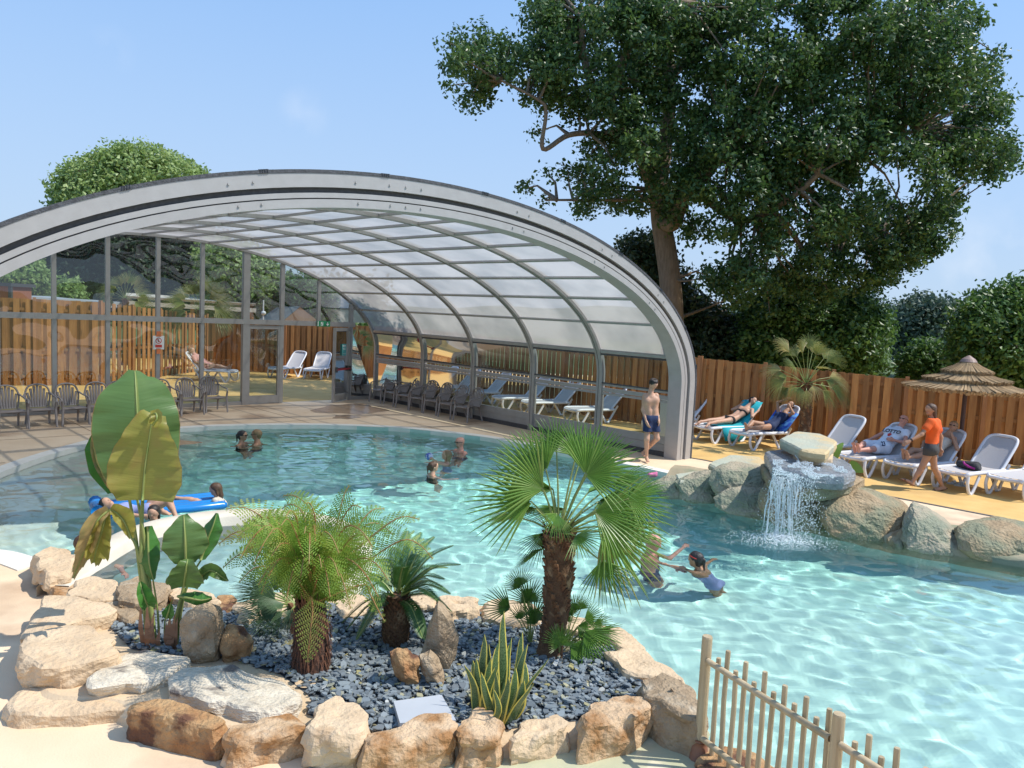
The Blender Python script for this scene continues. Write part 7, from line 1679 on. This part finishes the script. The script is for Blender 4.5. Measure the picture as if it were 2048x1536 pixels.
J = lp(2, head=(1.72, 0, 1.02), neck=(1.61, 0, .90), shL=(1.52, .17, .80), shR=(1.52, -.17, .80), waist=(1.18, 0, .58), hipL=(.98, .09, .52), hipR=(.98, -.09, .52), knL=(.60, .16, .60), anL=(.26, .02, .47), toL=(.16, -.02, .60), knR=(.58, -.14, .52), anR=(.20, -.05, .50), toR=(.10, -.08, .62), elR=(1.42, -.36, .88), wrR=(1.50, -.16, 1.04), haR=(1.58, -.08, 1.08), elL=(1.66, .36, 1.05), wrL=(1.70, .12, 1.16))
person('woman in a navy swimsuit lying on her back with a hand on her head', J, .98, 'skin_tan', ('hair_black', 'short'), f=rv(2, (-.35, -.2, .8)), hu=rv(2, (.75, 0, .6)), fem=True, clothes=[('swimsuit', 'navy', {'torso': 1, 'pelvis': 1}, .012, [(LM[2] @ Vector((1.50, 0, .8)), tuple(rv(2, (.7, 0, .7))))], 1)])
J = lp(4, head=(1.66, -.02, 1.10), neck=(1.60, 0, .95), shL=(1.52, .20, .86), shR=(1.52, -.20, .86), waist=(1.18, 0, .62), hipL=(.98, .10, .54), hipR=(.98, -.10, .54), knL=(.60, .14, .60), anL=(.22, .05, .50), toL=(.14, .05, .64), knR=(.58, -.12, .54), anR=(.20, -.06, .52), toR=(.11, -.07, .65), elR=(1.28, -.34, .68), wrR=(1.1, -.22, .72), elL=(1.30, .34, .70), wrL=(1.06, .34, .64))
root, q, JJ = person('bald man in dark sunglasses, white shirt and white shorts lying on a lounger', J, 1.04, 'skin_pink', None, f=rv(4, (-.9, -.15, .35)), hu=rv(4, (.3, 0, 1)), shades=True, clothes=[('shirt', 'whitec', {'torso': 1, 'upper_armL': .3, 'upper_armR': .3}, .016, [(('neck', tuple(rv(4, (-.02, 0, -.015)))), tuple(rv(4, (.6, 0, .8))))], 1.2), ('shorts', 'whitec', {'pelvis': 1, 'thighL': .75, 'thighR': .75}, .028, [], 1.5)])
def text(parent, s_, M4, size, m_, name='lettering'):
    cu = bpy.data.curves.new('t', 'FONT'); cu.body = s_; cu.size = size; cu.extrude = .002; cu.align_x = 'CENTER'; cu.align_y = 'CENTER'; cu.offset = .004
    ob = bpy.data.objects.new('t', cu); COL.objects.link(ob); bpy.context.view_layer.update(); me = bpy.data.meshes.new_from_object(ob); bpy.data.objects.remove(ob)
    me.transform(Matrix.Translation(-parent.location) @ M4); me.materials.clear(); me.materials.append(m_); return link(name, me, parent)
# chest lettering faces up and forward along the chest
ch_c = LM[4] @ Vector((1.31, -.0, .87)); ex = rv(4, (0, -1, 0)); ey = rv(4, (.70, 0, .71)); ez = ex.cross(ey)
Mt = Matrix.Translation(ch_c) @ Matrix((ex, ey, ez)).transposed().to_4x4()
text(root, 'LOTTO', Mt, .125, M['dark_print'])
mb = MB(root.location); mb.add([Mt @ Vector(p) for p in ((-.05, -.08, .0), (.0, -.05, .0), (.05, -.08, .0), (.02, -.14, .0), (-.02, -.14, 0))], [(0, 1, 2, 3, 4)]); mb.build('red_emblem', M['red'], root)
sc_ = LM[4] @ Vector((.72, -.235, .66)); ex = rv(4, (1, 0, 0)); ey = rv(4, (0, .35, .94)); ez = ex.cross(ey)
text(root, '23', Matrix.Translation(sc_) @ Matrix((ex, ey, ez)).transposed().to_4x4(), .13, M['navy'])
J = lp(5, head=(1.66, -.06, 1.08), neck=(1.60, -.02, .94), shL=(1.52, .18, .85), shR=(1.52, -.18, .85), waist=(1.20, 0, .62), hipL=(1.0, .09, .54), hipR=(1.0, -.09, .54), knL=(.62, .12, .60), anL=(.26, .06, .50), toL=(.18, .05, .64), knR=(.60, -.10, .55), anR=(.24, -.04, .50), toR=(.15, -.05, .63), elR=(1.36, -.36, .68), wrR=(1.40, -.22, .90), elL=(1.34, .34, .70), wrL=(1.14, .24, .66))
person('woman in sunglasses reclining behind the walking woman in orange', J, 1.0, 'skin_tan', ('hair_fair', 'short'), f=rv(5, (-.9, -.3, .3)), hu=rv(5, (.3, 0, 1)), shades=True, fem=True, clothes=[('swimsuit', 'cream', {'torso': 1, 'pelvis': 1}, .012, [(LM[5] @ Vector((1.46, 0, .8)), tuple(rv(5, (.7, 0, .7))))], 1)])
J = lp(17, head=(1.66, 0, 1.06), neck=(1.58, 0, .94), shL=(1.5, .18, .85), shR=(1.5, -.18, .85), waist=(1.18, 0, .60), hipL=(.98, .09, .53), hipR=(.98, -.09, .53), knL=(.6, .12, .58), anL=(.24, .06, .50), toL=(.16, .05, .63), knR=(.58, -.1, .54), anR=(.22, -.06, .5), toR=(.13, -.06, .62), elR=(1.3, -.34, .68), wrR=(1.06, -.3, .62), elL=(1.3, .34, .68), wrL=(1.06, .28, .64))
person('person in a pink striped top lying behind the left glass wall', J, 1.0, 'skin', ('hair_fair', 'short'), f=rv(17, (-.8, 0, .5)), hu=rv(17, (.5, 0, .9)), h=.018, clothes=[('top', 'stripe', {'torso': 1, 'upper_armL': .8, 'upper_armR': .8}, .018, [], 1.2)])
# --- swimmers
def swimmer(label, hx, hy, z_head, s, skin, hair, f, hu=(0, 0, 1), face_R=None, clothes=(), zwat=WZ, lean=(0, 0), arms=None, Yov=None, **kw):
    """head centre at pixel hx,hy at height z_head above the datum; the rest of the body stands in the water"""
    c = W(hx, hy, z_head) if Yov is None else WD(hx, hy, Yov)
    F_ = Vector((f[0], f[1], 0)).normalized(); r = Vector((-F_.y, F_.x, 0)) * -1; L_ = Vector((lean[0], lean[1], 0))
    n_ = c - UZ * .155 * s - F_ * .02 * s + L_ * .15; cen = n_ - UZ * .06 * s
    J = dict(head=c, neck=n_, shL=cen - r * .16 * s, shR=cen + r * .16 * s, waist=n_ - UZ * .44 * s + L_ * .5, hipL=n_ - UZ * .62 * s - r * .09 * s + L_ * .75, hipR=n_ - UZ * .62 * s + r * .09 * s + L_ * .75)
    for S_, sg in (('L', -1), ('R', 1)):
        J['kn' + S_] = J['hip' + S_] - UZ * .40 * s + L_ * .5 + F_ * .12; J['an' + S_] = J['kn' + S_] - UZ * .36 * s + L_ * .5
        J['el' + S_] = J['sh' + S_] + r * sg * .17 * s + F_ * .14 * s - UZ * .12 * s; J['wr' + S_] = J['el' + S_] + F_ * .22 * s - r * sg * .03 * s + UZ * .0
    if arms:
        for k, v in arms.items(): J[k] = Vector(v)
    fl = WZ - 1.45
    for k, v in J.items():
        if v.z < fl: v.z = fl
    return person(label, J, s, skin, hair, f, hu, clothes=clothes, h=.012, **kw)
ONE = lambda m_: [('swimsuit', m_, {'torso': 1, 'pelvis': 1}, .012, [(('neck', (0, 0, -.19)), (0, 0, 1))], 1)]
TR = lambda m_: [('swim_trunks', m_, {'pelvis': 1, 'thighL': .4, 'thighR': .4}, .015, [], 1.2)]
G2 = 'swimmers in the pool'
swimmer('woman with dark tied hair and sunglasses facing the man in the far pool', 485, 872, .09, 1.0, 'skin_tan', ('hair_black', 'tail'), (1, -.1, .08), clothes=ONE('black'), shades=True, fem=True, group=G2)
swimmer('man with short fair hair facing the woman in the far pool', 513, 870, .10, 1.02, 'skin_tan', ('hair_fair', 'short'), (-1, -.15, .02), clothes=TR('navy'), shades=True, group=G2)
swimmer('bearded bald man with sunglasses standing near the far pool edge', 920, 885, .12, 1.06, 'skin_pink', None, (-.75, -.6, -.05), shades=True, clothes=TR('navy'), beard='hair_fair', group=G2)
r_, q_, J_ = swimmer('fair haired girl holding up a blue ball in the middle of the pool', 893, 911, .08, .92, 'skin', ('hair_fair', 'wet'), (-1, -.15, .3), clothes=ONE('lilac'), fem=True, group=G2, arms=dict(elL=W(872, 924, -.02), wrL=W(864, 918, .12)))
p = W(858, 913, .15); V_, F_ = sdf_mesh([(V3(p), V3(p + Vector((.01, 0, .0))), .075, .075)], h=.012)
o = npmesh('ball', V_ - V3(p), F_, mat('blue_patterned_ball', (.05, .12, .45), (.60, .62, .70), 14, .4, thr=(.45, .55)), smooth=True); o.location = p; tag(o, 'small blue and white ball held up by the fair haired girl', 'ball')
swimmer('girl with a dark ponytail seen from behind beside the fair haired girl', 867, 934, .06, .90, 'skin', ('hair_brown', 'tail'), (.85, .35, .1), clothes=ONE('black'), fem=True, group=G2)
Ym = W(1312, 1110, WZ).y
swimmer('bald pink shouldered man half hidden by the palm leaves', 1305, 1086, .06, 1.08, 'skin_pink', None, (.95, -.25, -.12), clothes=TR('navy'), group=G2, arms=dict(elL=W(1338, 1122, -.14), wrL=W(1368, 1098, -.12), elR=W(1328, 1140, -.20), wrR=W(1350, 1150, -.22)))
swimmer('girl with black tied hair and pink goggles held by the man', 1391, 1120, .02, .90, 'skin_tan', ('hair_black', 'tail'), (-.75, .5, .0), clothes=ONE('lilac'), goggles='red', fem=True, group=G2, lean=(.3, .05), arms=dict(elL=W(1366, 1138, -.10), wrL=W(1335, 1132, -.11), elR=W(1410, 1134, -.13), wrR=W(1424, 1128, -.16)))
swimmer('boy with dark wet hair peeking over the spa rim', 307, 1026, .12, .88, 'skin', ('hair_black', 'wet'), (.15, -1, -.05), clothes=TR('navy'), group=G2)
# --- the blue air mattress with two girls
M['float'] = mat('blue_vinyl', (.01, .22, .62), (.012, .18, .52), 3, .25)
fa, fb_ = W(196, 1036, WZ), W(452, 1014, WZ); fd_ = (fb_ - fa); fL = fd_.length; fd_.normalize(); fn = Vector((-fd_.y, fd_.x, 0)); pm = (fa + fb_) / 2
def fp(u, v, z): return fa + fd_ * (u * fL) + fn * v + UZ * (z)
root = thing('air_mattress', pm, 'bright blue inflatable mattress floating with two girls', 'air mattress')
for k in range(5): mb = MB(pm); v = -.02 + k * .15; mb.tube([fp(0.02, v, .03), fp(.06, v, .04), fp(.3, v, .03), fp(.7, v, .025), fp(.97, v, .04), fp(1, v, .03)], [.05, .075, .08, .08, .075, .05], 10, squash=.85); mb.build('air_tube', M['float'], root, smooth=True)
mb = MB(pm); mb.tube([fp(.0, 0, .09), fp(.0, .6, .09)], .09, 10); mb.build('pillow', M['float'], root, smooth=True)
J = dict(head=WD(431, 979, fb_.y + .1), neck=WD(436, 997, fb_.y + .12), shL=WD(430, 1002, fb_.y - .06), shR=WD(441, 1000, fb_.y + .26), waist=WD(441, 1014, fb_.y + .12), hipL=WD(437, 1022, fb_.y + .02), hipR=WD(440, 1020, fb_.y + .2), elL=WD(424, 1018, fb_.y - .1), wrL=WD(396, 1016, fb_.y - .05), elR=WD(414, 1004, fb_.y + .25), wrR=WD(394, 1011, fb_.y + .15),
         knL=WD(344, 993, fb_.y + .05), anL=WD(322, 1012, fb_.y), toL=WD(312, 1018, fb_.y), knR=WD(340, 998, fb_.y + .3), anR=WD(318, 1010, fb_.y + .3), toR=WD(308, 1014, fb_.y + .3))
J['knL'] = WD(392, 1003, fb_.y + .0); J['anL'] = WD(346, 995, fb_.y); J['toL'] = WD(330, 1002, fb_.y); J['knR'] = WD(388, 1006, fb_.y + .25); J['anR'] = WD(344, 1002, fb_.y + .25); J['toR'] = WD(330, 1004, fb_.y + .25)
person('girl with wet brown hair sitting up at the right end of the blue mattress', J, .84, 'skin', ('hair_brown', 'wet'), f=(-.95, -.2, -.15), fem=False, clothes=[('swimsuit', 'cream', {'torso': 1, 'pelvis': 1}, .01, [], 1)])
Y2 = fa.y + .1
J = dict(head=WD(214, 1008, Y2), neck=WD(230, 1018, Y2), shL=WD(238, 1016, Y2 - .12), shR=WD(238, 1022, Y2 + .16), waist=WD(272, 1024, Y2 + .03), hipL=WD(296, 1020, Y2 - .05), hipR=WD(296, 1022, Y2 + .12), knL=WD(338, 1002, Y2 - .06), anL=WD(352, 1034, Y2 - .12), toL=WD(362, 1040, Y2 - .12), knR=WD(306, 994, Y2 + .15), anR=WD(326, 1024, Y2 + .18), toR=WD(338, 1028, Y2 + .18), elL=WD(262, 1030, Y2 - .2), wrL=WD(286, 1032, Y2 - .2))
person('girl in a lilac swimsuit lying on the left end of the blue mattress', J, .86, 'skin', ('hair_black', 'short'), f=(.35, -.35, .9), hu=(-1, 0, .2), clothes=[('swimsuit', 'lilac', {'torso': 1, 'pelvis': 1}, .01, [], 1)])
# --- bather in the spa behind the torn leaf: only a shoulder and arm can be seen
c = W(170, 1090, .28); J = dict(head=c, neck=c + Vector((.02, 0, -.15)), shL=c + Vector((-.12, -.06, -.22)), shR=c + Vector((.18, .05, -.22)), waist=c + Vector((.05, .05, -.55)), elL=c + Vector((-.02, -.2, -.36)), wrL=c + Vector((.18, -.3, -.34)), elR=c + Vector((.32, .1, -.42)), wrR=c + Vector((.45, -.05, -.46)), hipL=c + Vector((-.02, .05, -.68)), hipR=c + Vector((.16, .1, -.68)))
person('bather in the spa mostly hidden by the withered leaf', J, .95, 'skin_pink', ('hair_brown', 'short'), f=(.8, .3, 0), clothes=[('swimsuit', 'navy', {'pelvis': 1}, .012, [], 1)])
